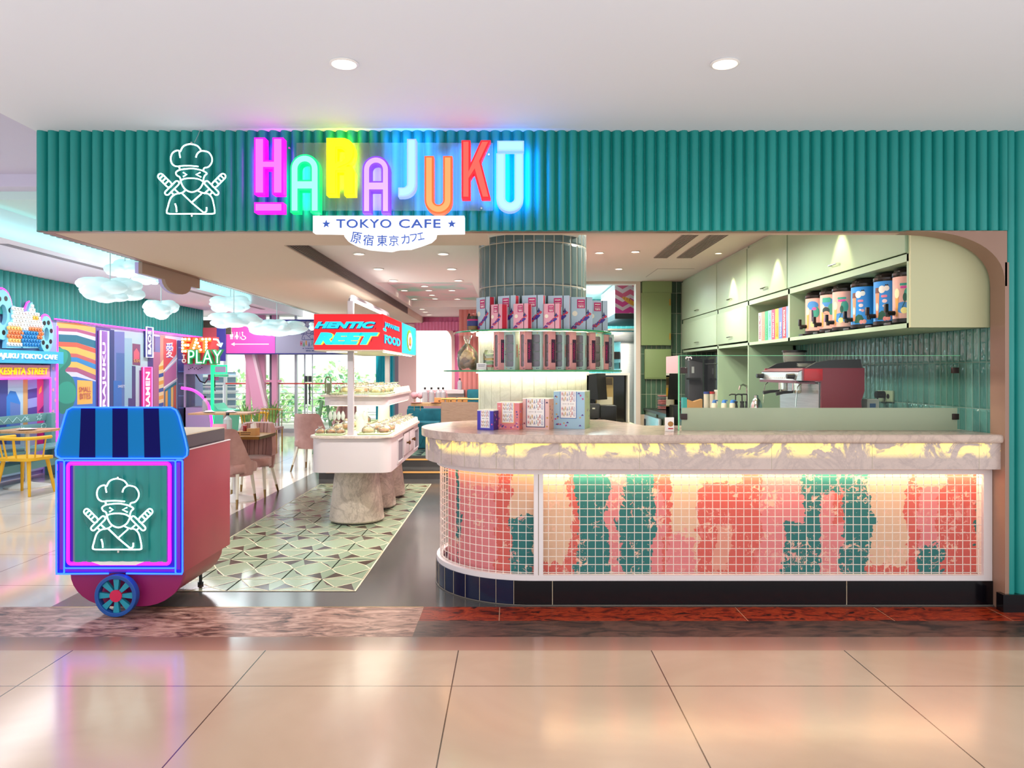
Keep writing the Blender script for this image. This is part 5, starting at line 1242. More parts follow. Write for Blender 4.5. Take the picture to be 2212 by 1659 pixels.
# grinder behind
Yg_ = 7.2; gx = ax(1716, Yg_); e = thing('coffee_grinder', 'coffee grinder with clear bean hopper behind the espresso machine', 'grinder', (gx, Yg_, .95))
MB().m(BLACK).box(gx-.09, gx+.09, Yg_-.12, Yg_+.12, .95, az(800, Yg_), .01).build('body', e)
MB().m(mat('hopper_smoke', '#9a9a92', .15, alpha=.55)).lathe([(.05, az(798, Yg_)), (.10, az(780, Yg_)), (.105, az(761, Yg_))], (gx, Yg_, 0), 24).build('hopper', e)
MB().m(BLACK).lathe([(.112, az(761, Yg_)), (.112, az(757, Yg_)), (0, az(756, Yg_))], (gx, Yg_, 0), 24).build('lid', e)
# small things near the machine
def onc(px, Y): return ax(px, Y)
Y = 6.35; x = onc(1880, Y); e = thing('scale_box', 'white kitchen timer box with blue screen right of the espresso machine', 'timer', (x, Y, .951))
MB().m(PAPER).box(x-.05, x+.05, Y-.05, Y+.05, .951, az(862, Y), .004).build('case', e); MB().m(mat('blue_screen', '#5a86c0', .3)).box(x-.028, x+.02, Y-.053, Y-.05, az(880, Y), az(871, Y)).build('screen', e, smooth=False)
for py, s in ((858, 0),):
    xw = 3.14; Yp = FPX*xw/(1913-CX)
    for k, (pa, lab) in enumerate(((1908, 'left'), (1923, 'right'))):
        Yk = FPX*xw/(pa-CX); e = thing('wall_socket', f'green wall socket plate, {lab} one beside the espresso machine', 'socket', (xw-.006, Yk, az(855, Yk)), 'wall sockets')
        MB().m(mat('socket_green', '#9fb394', .4)).box(xw-.016, xw-.001, Yk-.07, Yk+.07, az(868, Yk), az(844, Yk), .003).build('plate', e)
        if k == 1: MB(face_nx(xw-.017)).m(BLACK).cyl((-Yk, az(856, Yk), 0), (-Yk, az(856, Yk), .004), .02, n=12).build('switch_hole', e)
        else: MB(face_nx(xw-.017)).m(BLACK).cyl((-Yk+.05, az(852, Yk), 0), (-Yk+.05, az(852, Yk), .07), .03, n=10).tube([(-Yk+.05, az(852, Yk), .05), (-Yk+.05, az(868, Yk), .06), (-Yk+.06, az(886, Yk), .08)], .006, 6).build('plug', e)
# glass clamp seen at the wall is part of the guard; cocktail shaker, syrup pumps, squeeze bottles
Y = 8.0; x = onc(1634, Y); e = thing('cocktail_shaker', 'steel cocktail shaker left of the espresso machine', 'shaker', (x, Y, .951)); z0 = .951; zt = az(852, Y)
MB().m(CHROME).lathe([(0, z0), (.055, z0), (.062, z0+.15), (.058, zt-.11), (.04, zt-.06), (.022, zt-.04), (.022, zt-.01), (0, zt)], (x, Y, 0), 20).build('body', e)
def pump(px, Y, lab):
    x = onc(px, Y); e = thing('syrup_pump', f'dark syrup bottle with black pump, {lab} of the three by the tap', 'syrup pump', (x, Y, .951), 'syrup pump bottles'); zt = az(852, Y)
    MB().m(mat('dark_bottle', '#2f2f2c', .2)).lathe([(0, .951), (.027, .951), (.027, zt-.16), (.02, zt-.10), (0, zt-.10)], (x, Y, 0), 14).build('bottle', e)
    MB().m(BLACK).cyl((x, Y, zt-.10), (x, Y, zt), .008, n=8).tube([(x, Y, zt), (x-.05, Y, zt+.002), (x-.075, Y, zt-.01)], .008, 6).cyl((x, Y, zt-.10), (x, Y, zt-.08), .024, n=10).build('pump', e)
for px, lab in ((1589, 'left'), (1603, 'middle'), (1614, 'right')): pump(px, 9.0, lab)
for px, cap, lab, Y in ((1543, '#2f5fa0', 'leftmost', 8.9), (1564, '#2a6fc0', 'middle', 8.9), (1582, '#2a6fc0', 'rightmost', 8.9)):
    x = onc(px, Y); e = thing('squeeze_bottle', f'cream squeeze bottle with blue cap, {lab} of three', 'bottle', (x, Y, .951), 'squeeze bottles'); zt = az(863, Y)
    MB().m(mat('cream_bottle', '#d9d0bc', .5)).lathe([(0, .951), (.034, .951), (.034, zt-.06), (.028, zt-.04), (0, zt-.04)], (x, Y, 0), 14).build('bottle', e)
    MB().m(mat('cap_'+cap[1:], cap, .4)).lathe([(.028, zt-.04), (.02, zt-.012), (0, zt)], (x, Y, 0), 12).box(x, x+.04, Y-.008, Y+.008, zt-.02, zt-.006).build('cap', e)
for px, cap, lab in ((1526, '#2f3f8a', 'blue-lidded'), (1538, '#b03030', 'red-lidded'), (1549, '#e0ddd2', 'white-lidded')):
    Y = 10.2; x = onc(px, Y); e = thing('sauce_jar', f'cream {lab} jar at the back of the counter', 'jar', (x, Y, .951)); zt = az(846 if 'white' not in lab else 842, Y)
    MB().m(mat('cream_bottle')).lathe([(0, .951), (.036, .951), (.036, zt-.03), (0, zt-.03)], (x, Y, 0), 16).build('jar', e)
    MB().m(mat('cap_'+cap[1:], cap, .4)).lathe([(.038, zt-.03), (.038, zt), (0, zt)], (x, Y, 0), 16).build('lid', e)
e = thing('kitchen_tap', 'curved chrome tap in the green niche', 'tap', (onc(1610, 9.3), 9.3, .95)); x = onc(1614, 9.3)
MB().m(CHROME).tube([(x, 9.3, .95), (x, 9.3, az(840, 9.3)), (x-.01, 9.3, az(834, 9.3)), (x-.05, 9.3, az(831, 9.3)), (x-.085, 9.3, az(834, 9.3)), (x-.095, 9.3, az(842, 9.3))], .012, 8).build('spout', e)
Y = 10.9; x0 = onc(1488, Y); e = thing('water_dispenser', 'tall dark grey hot water machine in the corner behind the glass guard', 'water machine', (x0+.1, Y, .95))
m = MB().m(DARKG).box(x0, x0+.2, Y, Y+.25, .95, az(775, Y), .012); m.build('body', e); MB().m(BLACK).prism([(x0-.01, az(776, Y)), (x0+.19, az(782, Y)), (x0+.19, az(776, Y)), (x0+.02, az(768, Y))], lambda u, v: (u, Y-.02, v), lambda u, v: (u, Y+.2, v)).box(x0-.06, x0+.14, Y-.12, Y, az(820, Y), az(816, Y)).build('lid', e, smooth=False)
MB().m(mat('grey_screen', '#aeb4b4', .3)).box(x0+.04, x0+.075, Y-.004, Y, az(806, Y), az(792, Y)).build('screen', e, smooth=False)
e = thing('dark_oven', 'black oven standing in the far green niche', 'oven', (2.95, 10.7, .95))
MB().m(BLACKG).box(2.78, 3.1, 10.3, 11.5, .951, 1.72, .01).build('body', e); MB().m(CHROME).tube([(2.78, 10.3, 1.62), (2.755, 10.3, 1.62), (2.755, 10.8, 1.62), (2.78, 10.8, 1.62)], .008, 6).build('handle', e)
Y = 9.9; x = onc(1499, Y); e = thing('cutlery_caddy', 'wooden caddy with turquoise end on the back counter behind the guard', 'caddy', (x, Y, .951))
MB().m(CRAFT).prism([(x-.09, .951), (x+.11, .951), (x+.11, az(862, Y)), (x-.0, az(868, Y)), (x-.09, az(862, Y))], lambda u, v: (u, Y, v), lambda u, v: (u, Y+.12, v)).m(mat('turquoise_panel', '#2f9a96', .5)).box(x-.14, x-.09, Y, Y+.12, .951, az(859, Y)).build('box', e, smooth=False)
# electrical cabinets and plates on the far wall
for (a_, b_, c_, d_), nm, lab in (((1386, 1450, 632, 746), 'meter_cabinet', 'olive green meter cupboard with two brass hinges on the tiled far wall'), ((1393, 1450, 754, 819), 'fuse_box', 'small olive green fuse box with a black lock below the meter cupboard')):
    Y = 11.70 if nm == 'meter_cabinet' else 11.73; e = thing(nm, lab, 'wall box', (ax((a_+b_)/2, Y), Y, az(d_, Y)))
    MB().m(OLIVE).box(ax(a_, Y), ax(b_, Y), Y, 11.80, az(d_, Y), az(c_, Y), .006).build('body', e)
    m = MB()
    if nm == 'meter_cabinet':
        m.m(GOLD)
        for z in (653, 727): m.box(ax(1447, Y)-.012, ax(1447, Y)+.012, Y-.012, Y, az(z+7, Y), az(z-7, Y))
        m.build('hinge', e, smooth=False)
        MB().m(OLIVE).box(ax(1388, Y), ax(1452, Y), Y+.02, 11.8, az(632, Y), az(606, Y)).build('cable_duct', e, smooth=False)
    else:
        m.m(OLIVE).box(ax(1396, Y), ax(1446, Y), Y-.008, Y, az(816, Y), az(757, Y), .003); m.build('door', e); MB().m(BLACK).box(ax(1441, Y), ax(1444, Y), Y-.011, Y-.008, az(788, Y), az(785, Y)).build('lock', e, smooth=False)
def plate_stack(px, Y, zb, pys, cols, lab):
    x = ax(px, Y); z = zb
    for k, c in enumerate(cols):
        e = thing('plate', f'{"grey" if c == "g" else "pink"} plate in the stack on the black worktop, {lab}, level {["one","two","three","four","five","six","seven","eight","nine"][k]} from the bottom', 'plate', (x, Y, z), 'stacked plates')
        mt = mat('plate_pink', '#c98a86', .35) if c == 'p' else mat('plate_grey', '#7f8a86', .35)
        MB().m(mt).lathe([(0, 0), (.06, 0), (.10, .012), (.102, .022), (.098, .022), (.06, .008), (0, .008)], (x, Y, z), 20).build('dish', e); z += .0235
plate_stack(1435, 11.3, .952, 0, 'ppgpppggp', 'left column'); plate_stack(1459, 11.5, .952, 0, 'ppppp', 'right column')
# ---- back kitchen seen through the doorway
e = thing('extractor_hood', 'kitchen extractor hood with pink zigzag panel showing a bread roll', 'extractor hood', (2.2, 13, 2.45))
hx, hy = 1.68, 12.3
m = MB().m(mat('hood_dark', '#1f2a2c', .5)).box(hx, 2.6, hy, 14.2, 2.36, 2.45); m.build('underside', e, smooth=False)
m = MB().m(PAPER).box(hx, 2.6, hy, 14.2, 2.45, 2.93); m.build('casing', e, smooth=False)
m = MB(front(hy-.001)); hw = .37; cz = [('#cf5f7f', .93, .87), ('#d9cdd0', .87, .80), ('#cf5f7f', .80, .72), ('#d9cdd0', .72, .66), ('#c43f86', .66, .58), ('#cfc3c8', .58, .52), ('#c0308a', .52, .42)]
for c, a_, b_ in cz:
    m.m(mm(c)); q = lambda t_: .07*(1-abs(((t_/hw*1.5) % 1)*2-1))
    for i in range(12):
        u0, u1 = hw*i/12, hw*(i+1)/12; f_ = lambda v, u: max(2.452, min(2.93, 2+v-q(u)+.04))
        p4 = [(hx+u0, f_(b_, u0), 0), (hx+u1, f_(b_, u1), 0), (hx+u1, f_(a_, u1), 0), (hx+u0, f_(a_, u0), 0)]
        if abs(p4[0][1]-p4[3][1])+abs(p4[1][1]-p4[2][1]) > .002: m.face(p4)
m.m(mat('bun_print', '#dba33a', .5)); cu, cv = hx+.24, 2.64; m.face([(cu+.13*math.cos(q*PI/10)*.9-.04*math.sin(q*PI/10), cv+.062*math.sin(q*PI/10)-.05*math.cos(q*PI/10), .001) for q in range(20)])
m.m(NAVY).face([(cu+.10, cv+.0, .0015), (cu+.13, cv+.0, .0015), (cu+.13, cv-.10, .0015), (cu+.07, cv-.09, .0015), (cu+.06, cv-.05, .0015)])
for d in (-.04, 0, .04): m.box(cu-.05+d, cu-.044+d, cv+.02-d*.4, cv+.055-d*.4, .0012, .0018)
m.build('zigzag_panel', e, smooth=False, recalc=False)
m = MB(); 
for i in range(7):
    m.m(mm('#d77fd0') if i % 2 else mm('#e6a8d8')); y0 = 12.3+i*.27; m.face([(hx-.001, y0, 2.46), (hx-.001, y0+.27, 2.46), (hx-.001, y0+.135, 2.60)])
m.build('zigzag_side', e, smooth=False, recalc=False)
e = thing('pizza_oven', 'tall stainless oven stack with projecting canopy in the back kitchen', 'oven', (2.05, 12.9, 0))
MB().m(STEEL).box(1.80, 2.6, 12.5, 13.4, .0, 2.08, .01).build('body', e)
MB().m(STEEL).box(1.62, 2.6, 12.4, 13.8, 2.0, 2.16, .01).build('canopy', e)
m = MB().m(BLACK).box(1.70, 1.80, 12.6, 13.3, 1.72, 1.84).box(1.785, 1.80, 12.55, 13.35, 1.44, 1.47).box(1.785, 1.80, 12.55, 13.35, 1.56, 1.66); m.build('door_opening', e, smooth=False)
for z, lab, py in ((2.30, 'upper', 710), (1.90, 'lower', 758)):
    e = thing('wooden_shelf', f'{lab} wooden shelf on the turquoise tiled back kitchen wall', 'shelf', (1.6, 15.1, az(py, 15.0)))
    MB().m(WOOD).box(.6, 3.1, 14.95, 15.19, az(py+4, 15.0), az(py, 15.0)).build('board', e, smooth=False)
Yb = 15.0; x = ax(1321, Yb); e = thing('blue_dotted_box', 'small blue dotted tub on the lower back kitchen shelf', 'tub', (x, Yb, az(758, Yb)))
MB().m(mat('blue_tub', '#2f55c0', .4)).box(x-.05, x+.05, 14.97, 15.1, az(758, Yb)+.001, az(750, Yb), .01).build('tub', e)
# ---- till station behind the column
e = thing('till_counter', 'cream marble till counter behind the column', 'counter', (1.2, 6.6, 0))
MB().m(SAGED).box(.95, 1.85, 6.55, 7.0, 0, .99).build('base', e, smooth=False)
MB().m(mat('cream_marble', '#d9cfa0', .25)).box(.9, ax(1382, 6.6), 6.45, 7.05, .99, 1.045, .012).build('top', e)
e = thing('till_hutch', 'white framed black hutch over the till with an inner mirror', 'hutch', (.9, 6.85, 1.046)); Y = 6.95; zt = az(806, Y)
MB().m(PAPER).box(.62, ax(1360, Y), Y-.02, Y+.12, zt-.02, zt).box(ax(1355, Y), ax(1359, Y), Y-.02, Y+.12, 1.0455, zt-.02).build('frame', e, smooth=False)
MB().m(BLACKG).box(.62, ax(1355, Y), Y+.08, Y+.11, 1.0455, zt-.02).build('back_panel', e, smooth=False)
m = MB().m(mat('photo_print', '#b59a62', .4)).box(ax(1289, Y), ax(1327, Y), Y+.07, Y+.079, az(879, Y), az(815, Y)).m(mat('photo_dark', '#5a4a30', .4)).box(ax(1291, Y), ax(1325, Y), Y+.066, Y+.07, az(832, Y), az(817, Y)).m(mat('photo_yellow', '#d0a53a', .4)).box(ax(1291, Y), ax(1308, Y), Y+.064, Y+.068, az(855, Y), az(838, Y)).m(mat('photo_pale', '#ddd6bc', .4)).box(ax(1291, Y), ax(1325, Y), Y+.062, Y+.066, az(877, Y), az(858, Y)); m.build('picture', e, smooth=False)
Y = 6.74; e = thing('till_monitor', 'black till screen seen from behind right of the column', 'monitor', (ax(1281, Y), Y, 1.0455))
m = MB().m(BLACK).prism([(ax(1270, Y), az(862, Y)), (ax(1292, Y), az(864, Y)), (ax(1288, Y), az(807, Y)), (ax(1272, Y), az(809, Y))], lambda u, v: (u, Y, v), lambda u, v: (u+.10, Y+.15, v)); m.build('screen', e, smooth=False)
MB().m(BLACK).box(ax(1278, Y), ax(1287, Y), Y+.1, Y+.16, 1.0455, az(860, Y)).box(ax(1272, Y), ax(1296, Y), Y+.05, Y+.22, 1.0455, 1.06).build('stand', e, smooth=False)
Y = 6.5; e = thing('receipt_printer', 'black receipt printer on the till counter', 'printer', (ax(1310, Y), Y, 1.0455))
MB().m(BLACK).box(ax(1297, Y), ax(1332, Y), Y, Y+.18, 1.0455, az(876, Y), .008).build('body', e)
MB().m(DARKG).box(ax(1274, Y), ax(1297, Y), Y+.02, Y+.16, az(904, Y), az(873, Y), .006).build('card_reader', e)
m = MB().m(PAPER).box(ax(1280, Y), ax(1286, Y), Y+.017, Y+.02, az(884, Y), az(881, Y)); m.build('white_mark', e, smooth=False)
m = MB().m(BLACK).tube([(ax(1274, Y), Y, az(900, Y)), (ax(1280, Y), Y-.02, az(910, Y)), (ax(1290, Y), Y-.03, az(906, Y)), (ax(1300, Y), Y, az(912, Y))], .006, 6); m.build('cable', e)
# ============================================================ STREET CART
cart = thing('street_cart', 'red street cart with striped blue awning, neon edges and a spoked wheel', 'cart', (-2.43, 5.1, 0))
YC = 4.76; cx_ = lambda p: ax(p, YC); cz_ = lambda p: az(p, YC)
CRIM = noisy('crimson_cart_paint', [(.3, '#962f42'), (.7, '#a23848')], 1.5, 2, .4); MAGC = mat('magenta_cart_paint', '#8d1455', .4)
x0, x1 = cx_(128), cx_(397); yb = 5.55
m = MB().m(CRIM).box(x0, x1, YC, yb, cz_(1238), cz_(975), .008); m.build('body', cart)
m = MB().m(mat('cart_grey_top', '#3f3f48', .35)).box(x0+.02, x1-.03, YC+.05, yb-.03, cz_(975), cz_(975)+.09, .004).m(mat('cart_cream_edge', '#d9c9b0', .5)).box(x0+.02, x1-.03, YC+.05, yb-.03, cz_(975)+.09, cz_(975)+.096); m.build('screen', cart, smooth=False)
m = MB().m(mat('white_edge', '#e8d8dc', .4)).box(x1-.012, x1+.002, YC+.02, yb, cz_(975), cz_(975)+.006); m.build('edge_trim', cart, smooth=False)
hull = [(cx_(150), cz_(1238)), *[(cx_(150)+.26*(1-math.cos(a_*PI/16)), .045+(cz_(1238)-.045)*(1-math.sin(a_*PI/16))) for a_ in range(1, 9)], *[(cx_(394)-.26*(1-math.sin(a_*PI/16)), .045+(cz_(1238)-.045)*(1-math.cos(a_*PI/16))) for a_ in range(0, 8)], (cx_(394), cz_(1238))]
m = MB().m(MAGC).py(hull, YC+.01, YC+.05).m(CRIM).py([(u+(.012 if u < -2.43 else -.012), v+(.006 if v < .2 else 0)) for u, v in hull], YC+.05, yb-.1); m.build('hull', cart)
# neon-edged front: blue panels, magenta frame, fluted inset
m = MB(front(YC)).m(mat('deep_blue_panel', '#1410a8', .35)).box(x0, x1, cz_(1236), cz_(992), 0, .02).m(mat('violet_panel', '#7a14b0', .4)).box(cx_(134), cx_(143), cz_(1228), cz_(998), .02, .024).box(cx_(383), cx_(393), cz_(1228), cz_(998), .02, .024).box(cx_(143.5), cx_(382.5), cz_(1233), cz_(1226), .02, .0235); m.build('front_frame', cart, smooth=False)
fluted('fluted_inset', front(YC-.022), cx_(162), cx_(367), cz_(1212), cz_(1004), TEAL, .078, .012, -.002, cart)
NB, NP = glow('blue_neon', '#1f4dff', 3.6), glow('magenta_neon', '#ff12b0', 2.6)
def neon_rect(a_, b_, c_, d_, r, y, R, mtl, name, closed=True):
    m = MB(front(y)).m(mtl); m.tube([(u, v, 0) for u, v in rrect(cx_(a_), cx_(b_), cz_(d_), cz_(c_), r, 4)], R, 6, True); m.build(name, cart)
neon_rect(127, 144, 993, 1237, .012, YC-.026, .0055, NB, 'blue_neon_tube'); neon_rect(383, 398, 993, 1237, .012, YC-.026, .0055, NB, 'blue_neon_tube'); neon_rect(144, 383, 994, 1225, .012, YC-.026, .005, NB, 'blue_neon_tube')
neon_rect(153, 371, 1000, 1215, .02, YC-.03, .011, NP, 'magenta_neon_tube')
m = MB(front(YC-.03)).m(NB).tube([(cx_(127), cz_(1237), 0), (cx_(240), cz_(1236), 0)], .0055, 6).tube([(cx_(278), cz_(1236), 0), (cx_(398), cz_(1237), 0)], .0055, 6); m.build('blue_neon_tube', cart)
m = MB(front(YC-.02)).m(PAPER).prism([(cx_(205), cz_(1210)), (cx_(318), cz_(1210)), (cx_(300), cz_(1217)), (cx_(225), cz_(1217))], lambda u, v: (u, v, 0), lambda u, v: (u, v, .022)); m.build('white_patch', cart, smooth=False)
# awning: sloping striped board
ztop, zbot = az(880, YC), az(990, YC-.05); yaw_ = lambda v: YC-.05+.045*(v-zbot)/(ztop-zbot)
def awp(px, py):
    y = YC-.03
    for _ in range(4): y = yaw_(az(py, y))
    return ax(px, y), az(py, y)
aw = [awp(*p) for p in ((122, 984), (121, 973), (126, 952), (141, 899), (146, 886), (157, 880), (262, 880), (370, 880), (381, 886), (387, 899), (401, 952), (405, 972), (404, 984), (396, 990), (262, 990), (132, 990))]
m = MB().m(mat('awning_blue', '#0873b4', .6, spec=.15)); m.prism(aw, lambda u, v: (u, yaw_(v)+.03, v), lambda u, v: (u, yaw_(v), v)); m.build('awning', cart, smooth=False)
m = MB().m(mat('awning_navy', '#030355', .6, spec=.12))
for (t0, t1, b0, b1) in ((175, 206, 171, 206), (243, 276, 243, 277), (310, 343, 312, 347)):
    m.face([(u, yaw_(v)-.001, v) for u, v in (awp(b0, 989), awp(b1, 989), awp(t1, 881), awp(t0, 881))])
m.build('stripe', cart, smooth=False)
m = MB().m(NB).tube([(u, yaw_(v)-.004, v) for u, v in aw], .0055, 6, True); m.build('awning_neon', cart)
# wheel
wc = (cx_(262), .132); R = .128
wh = MB(front(YC-.05)).m(mat('wheel_blue', '#1a4f9a', .4)); me = outline_mesh([[(R*math.cos(q*PI/20), R*math.sin(q*PI/20)) for q in range(40)], [(R*.82*math.cos(q*PI/20), R*.82*math.sin(q*PI/20)) for q in range(40)]], .022, .003)
wh.add(me, Matrix.Translation((wc[0], wc[1], 0))); wo = wh.build('wheel', cart)
m = MB(front(YC-.05)).m(mat('spoke_teal', '#1f8fa6', .4))
for q in range(8):
    a_ = q*PI/4+PI/2; c, s_ = math.cos(a_), math.sin(a_); P = [(R*.24, -.010), (R*.83, -.019), (R*.83, .019), (R*.24, .010)]
    m.prism([(wc[0]+u*c-v*s_, wc[1]+u*s_+v*c) for u, v in P], lambda u, v: (u, v, -.012), lambda u, v: (u, v, .012))
m.build('spoke', wo, smooth=False)
m = MB(front(YC-.05)).m(mat('hub_red', '#c9204f', .4)).cyl((wc[0], wc[1], -.05), (wc[0], wc[1], .02), R*.29, n=24); m.build('hub', wo)
for k, (x, y) in enumerate(((-2.2, 5.42), (-2.72, 5.42))):
    m = MB().m(BLACK).cyl((x, y, 0), (x, y, .02), .02, n=10).cyl((x, y, .02), (x, y, .12), .012, n=8); m.build('leg', cart)
cx2, z02 = cx_(265), cz_(1183)
chef('neon_chef_sign', 'white neon chef with crossed handles on the front of the street cart', cx2, z02, YC-.045, cz_(1031)-z02)

# ============================================================ BAKERY ISLAND
isl = thing('bakery_island', 'white two-tier bakery island on three marble cone pedestals', 'display table', (-1.55, 8.5, 0))
x0, x1, y0, y1 = -1.94, -1.15, 7.35, 9.68
def rr_out(x0, x1, y0, y1, r, n=5): return rrect(x0, x1, y0, y1, r, n)
m = MB().m(WHITEG).pz(rr_out(x0+.012, x1-.012, y0+.012, y1, .11), .535, .868); m.build('body', isl)
m = MB().m(MARBLET).pz(rr_out(x0-.01, x1+.01, y0-.01, y1, .11), .868, .892)
bmesh.ops.bevel(m.bm, geom=[e_ for e_ in m.bm.edges if abs(e_.verts[0].co.z-e_.verts[1].co.z) < 1e-4], offset=.006, segments=2, affect='EDGES'); m.build('lower_top', isl)
for yy, s in ((7.75, 0), (8.55, 0), (9.3, 0)):
    m = MB().m(MARBLEP).lathe([(0, .015), (.262, .015), (.275, .03), (.268, .10), (.215, .535), (0, .535)], (-1.56, yy, 0), 40); m.build('pedestal', isl)
    m = MB().m(BLACK).lathe([(0, 0), (.24, 0), (.24, .015), (0, .015)], (-1.56, yy, 0), 24); m.build('plinth', isl)
X1 = x1-.011
for (a_, b_) in ((7.85, 8.2), (9.2, 9.55)):
    m = MB().m(mat('shelf_dark', '#7d7a80', .5)).box(X1-.002, X1+.0015, a_, b_, .585, .80); m.m(WHITEG)
    for q in ((a_-.018, a_, .567, .818), (b_, b_+.018, .567, .818), (a_, b_, .80, .818), (a_, b_, .567, .585)): m.box(X1-.002, X1+.010, *q)
    m.build('open_compartment', isl, smooth=False)
for (a_, b_) in ((8.28, 8.68), (8.74, 9.12)):
    m = MB().m(WHITEG).box(X1-.002, X1+.008, a_, b_, .60, .835, .002); d = m.build('drawer', isl); yc = (a_+b_)/2
    MB().m(mat('drawer_shadow_gap', '#6d6458', .6)).box(X1-.002, X1+.003, a_-.006, b_+.006, .594, .841).build('drawer_gap', isl, smooth=False)
    MB(face_px(X1+.008)).m(mat('antique_brass', '#6f5238', .3, 1)).lathe([(.014, 0), (.012, .008), (.008, .014), (.022, .03), (.024, .038), (.012, .046), (0, .047)], (yc, .725, 0), 14).build('knob', d)
# upper tier
ux0, ux1, uy0, uy1 = -1.95, -1.24, 7.76, 9.62; zu = 1.275
m = MB().m(MARBLET).pz(rr_out(ux0, ux1, uy0, uy1, .09), zu-.022, zu); m.build('upper_top', isl)
m = MB().m(WHITEG).pz(rr_out(ux0+.03, ux1-.02, uy0+.05, uy1-.03, .09), zu-.11, zu-.022); m.build('upper_beam', isl)
for (x, y, r) in ((-1.555, 8.0, .062), (-1.52, 9.15, .07)):
    m = MB().m(mat('warm_white_post', '#e9e4cc', .5)).lathe([(r, .892), (r*.92, zu-.11)], (x, y, 0), 24); m.build('tier_post', isl)
m = MB().m(glow('tier_led', '#fff2c0', 5)).box(ux0+.08, ux1-.06, uy0+.12, uy0+.13, zu-.118, zu-.111).box(ux1-.05, ux1-.04, uy0+.12, uy1-.1, zu-.118, zu-.111); m.build('light_strip', isl, smooth=False)
lamp('tier_light', 'AREA', (-1.55, 8.6, zu-.125), 7, (1, .95, .76), size=.5, size_y=1.6, shape='RECTANGLE')
# canopy frame and red sign box
can = thing('canopy_frame', 'white square tube hoop carrying the red sign over the bakery island', 'frame', (-1.55, 7.4, .892))
r_ = .029
m = MB().m(mat('frame_white', '#b5aeb2', .4)).box(-1.585, -1.530, 7.42, 7.475, .892, 2.20).box(-1.585, -1.530, 9.63, 9.685, .892, 2.20).tube([(-1.557, 7.447, 2.17), (-1.557, 7.455, 2.215), (-1.557, 7.50, 2.24), (-1.557, 9.60, 2.24), (-1.557, 9.65, 2.215), (-1.557, 9.657, 2.17)], .027, 8); m.build('hoop', can)
m = MB().m(glow('hoop_led', '#fff6e0', 2)).box(-1.56, -1.553, 7.6, 9.5, 2.204, 2.211); m.build('light_strip', can, smooth=False)
sg = thing('red_canopy_sign', 'red lightbox sign with turquoise lettering above the bakery island', 'sign', (-1.55, 8.6, 1.72))
sx0, sx1, sy0, sy1, sz0, sz1 = -1.88, -1.22, 7.30, 9.75, 1.722, 2.06
REDP = glow('red_sign_face', '#ff1a24', .55, '#e0141f')
TURQ = mat('turquoise_letters', '#12d2f0', .4, emit='#12d2f0', es=.45); BLKP = mat('black_ink', '#151022', .5); YLP = mat('yellow_ink', '#e8e23a', .5, emit='#e8e23a', es=.3); NAVP = mat('navy_ink', '#20207a', .5)
m = MB().m(REDP).box(sx0, sx1, sy0, sy1, sz0, sz1); m.m(mat('frame_white')).box(sx0, sx1, sy0, sy1, sz1+.0005, sz1+.004); m.build('sign_box', sg, smooth=False)
m = MB().m(mat('canopy_soffit', '#d9d4c2', .6)).box(sx0-.0, sx1+.0, sy0+.01, sy1-.01, sz0-.012, sz0-.0005); m.build('soffit', sg, smooth=False)
m = MB().m(glow('canopy_led', '#fff7df', 6)).box(sx1-.05, sx1-.03, sy0+.3, sy1-.1, sz0-.02, sz0-.0125).box(sx0+.05, sx0+.35, sy0+.30, sy0+.32, sz0-.02, sz0-.0125); m.build('light_strip', sg, smooth=False)
lamp('hoop_light', 'AREA', (-1.557, 8.55, 2.20), 8, (1, .96, .88), (PI, 0, 0), size=.03, size_y=1.9, shape='RECTANGLE')
lamp('canopy_light', 'AREA', (-1.55, 8.5, sz0-.03), 11, (1, .96, .82), size=.5, size_y=1.9, shape='RECTANGLE')
Ys = sy0; sxp = lambda p: ax(p, Ys); szp = lambda p: az(p, Ys)
m = MB(); F = lambda n: front(Ys-.001-n)
m.m(NAVP); letters(m, F(0), 'HENTIC', sxp(680), sxp(813), szp(711), szp(695.5), .001, .09, 1.05, .32)
m.m(TURQ); letters(m, F(.0015), 'HENTIC', sxp(679), sxp(811), szp(709.5), szp(694.5), .001, .07, 1.05, .32)
m.m(YLP); letters(m, F(0), 'REET', sxp(681), sxp(821), szp(745), szp(718.5), .001, .09, 1.05, .32)
m.m(TURQ); letters(m, F(.0015), 'REET', sxp(679), sxp(818), szp(744.5), szp(718), .001, .08, 1.05, .32)
m.m(BLKP); rnd = random.Random(2)
for k in range(16):
    u, v = rnd.uniform(sxp(690), sxp(815)), szp(rnd.choice((713, 712, 730, 738, 726))); a_ = rnd.uniform(1.0, 1.5); L = .03+.02*rnd.random(); m.M = F(.003)
    m.face([(u, v, 0), (u+.004, v, 0), (u+L*math.cos(a_)+.002, v+L*math.sin(a_), 0), (u+L*math.cos(a_), v+L*math.sin(a_), 0)])
m.build('lettering', sg, smooth=False)
MX = face_px(sx1); spy = lambda p: FPX*sx1/(p-CX); m = MB()
za = lambda p, yy: az(p, yy)
def stext(s, p0, p1, t_, b_, n, mtl, bold=.05):
    ya, yb_ = spy(p0), spy(p1); ym = (ya+yb_)/2; m.m(mtl); letters(m, Matrix.Translation((n, 0, 0)) @ MX, s, ya, yb_, za(b_, ym), za(t_, ym), .001, bold)
stext('JAPANESE', 829, 861, 702, 714, .001, NAVP, .05); stext('JAPANESE', 830, 862, 701, 713.5, .0025, TURQ, .04)
stext('FOOD', 829, 863, 728, 746, .001, NAVP, .06); stext('FOOD', 830, 864, 727.5, 745.5, .0025, TURQ, .05)
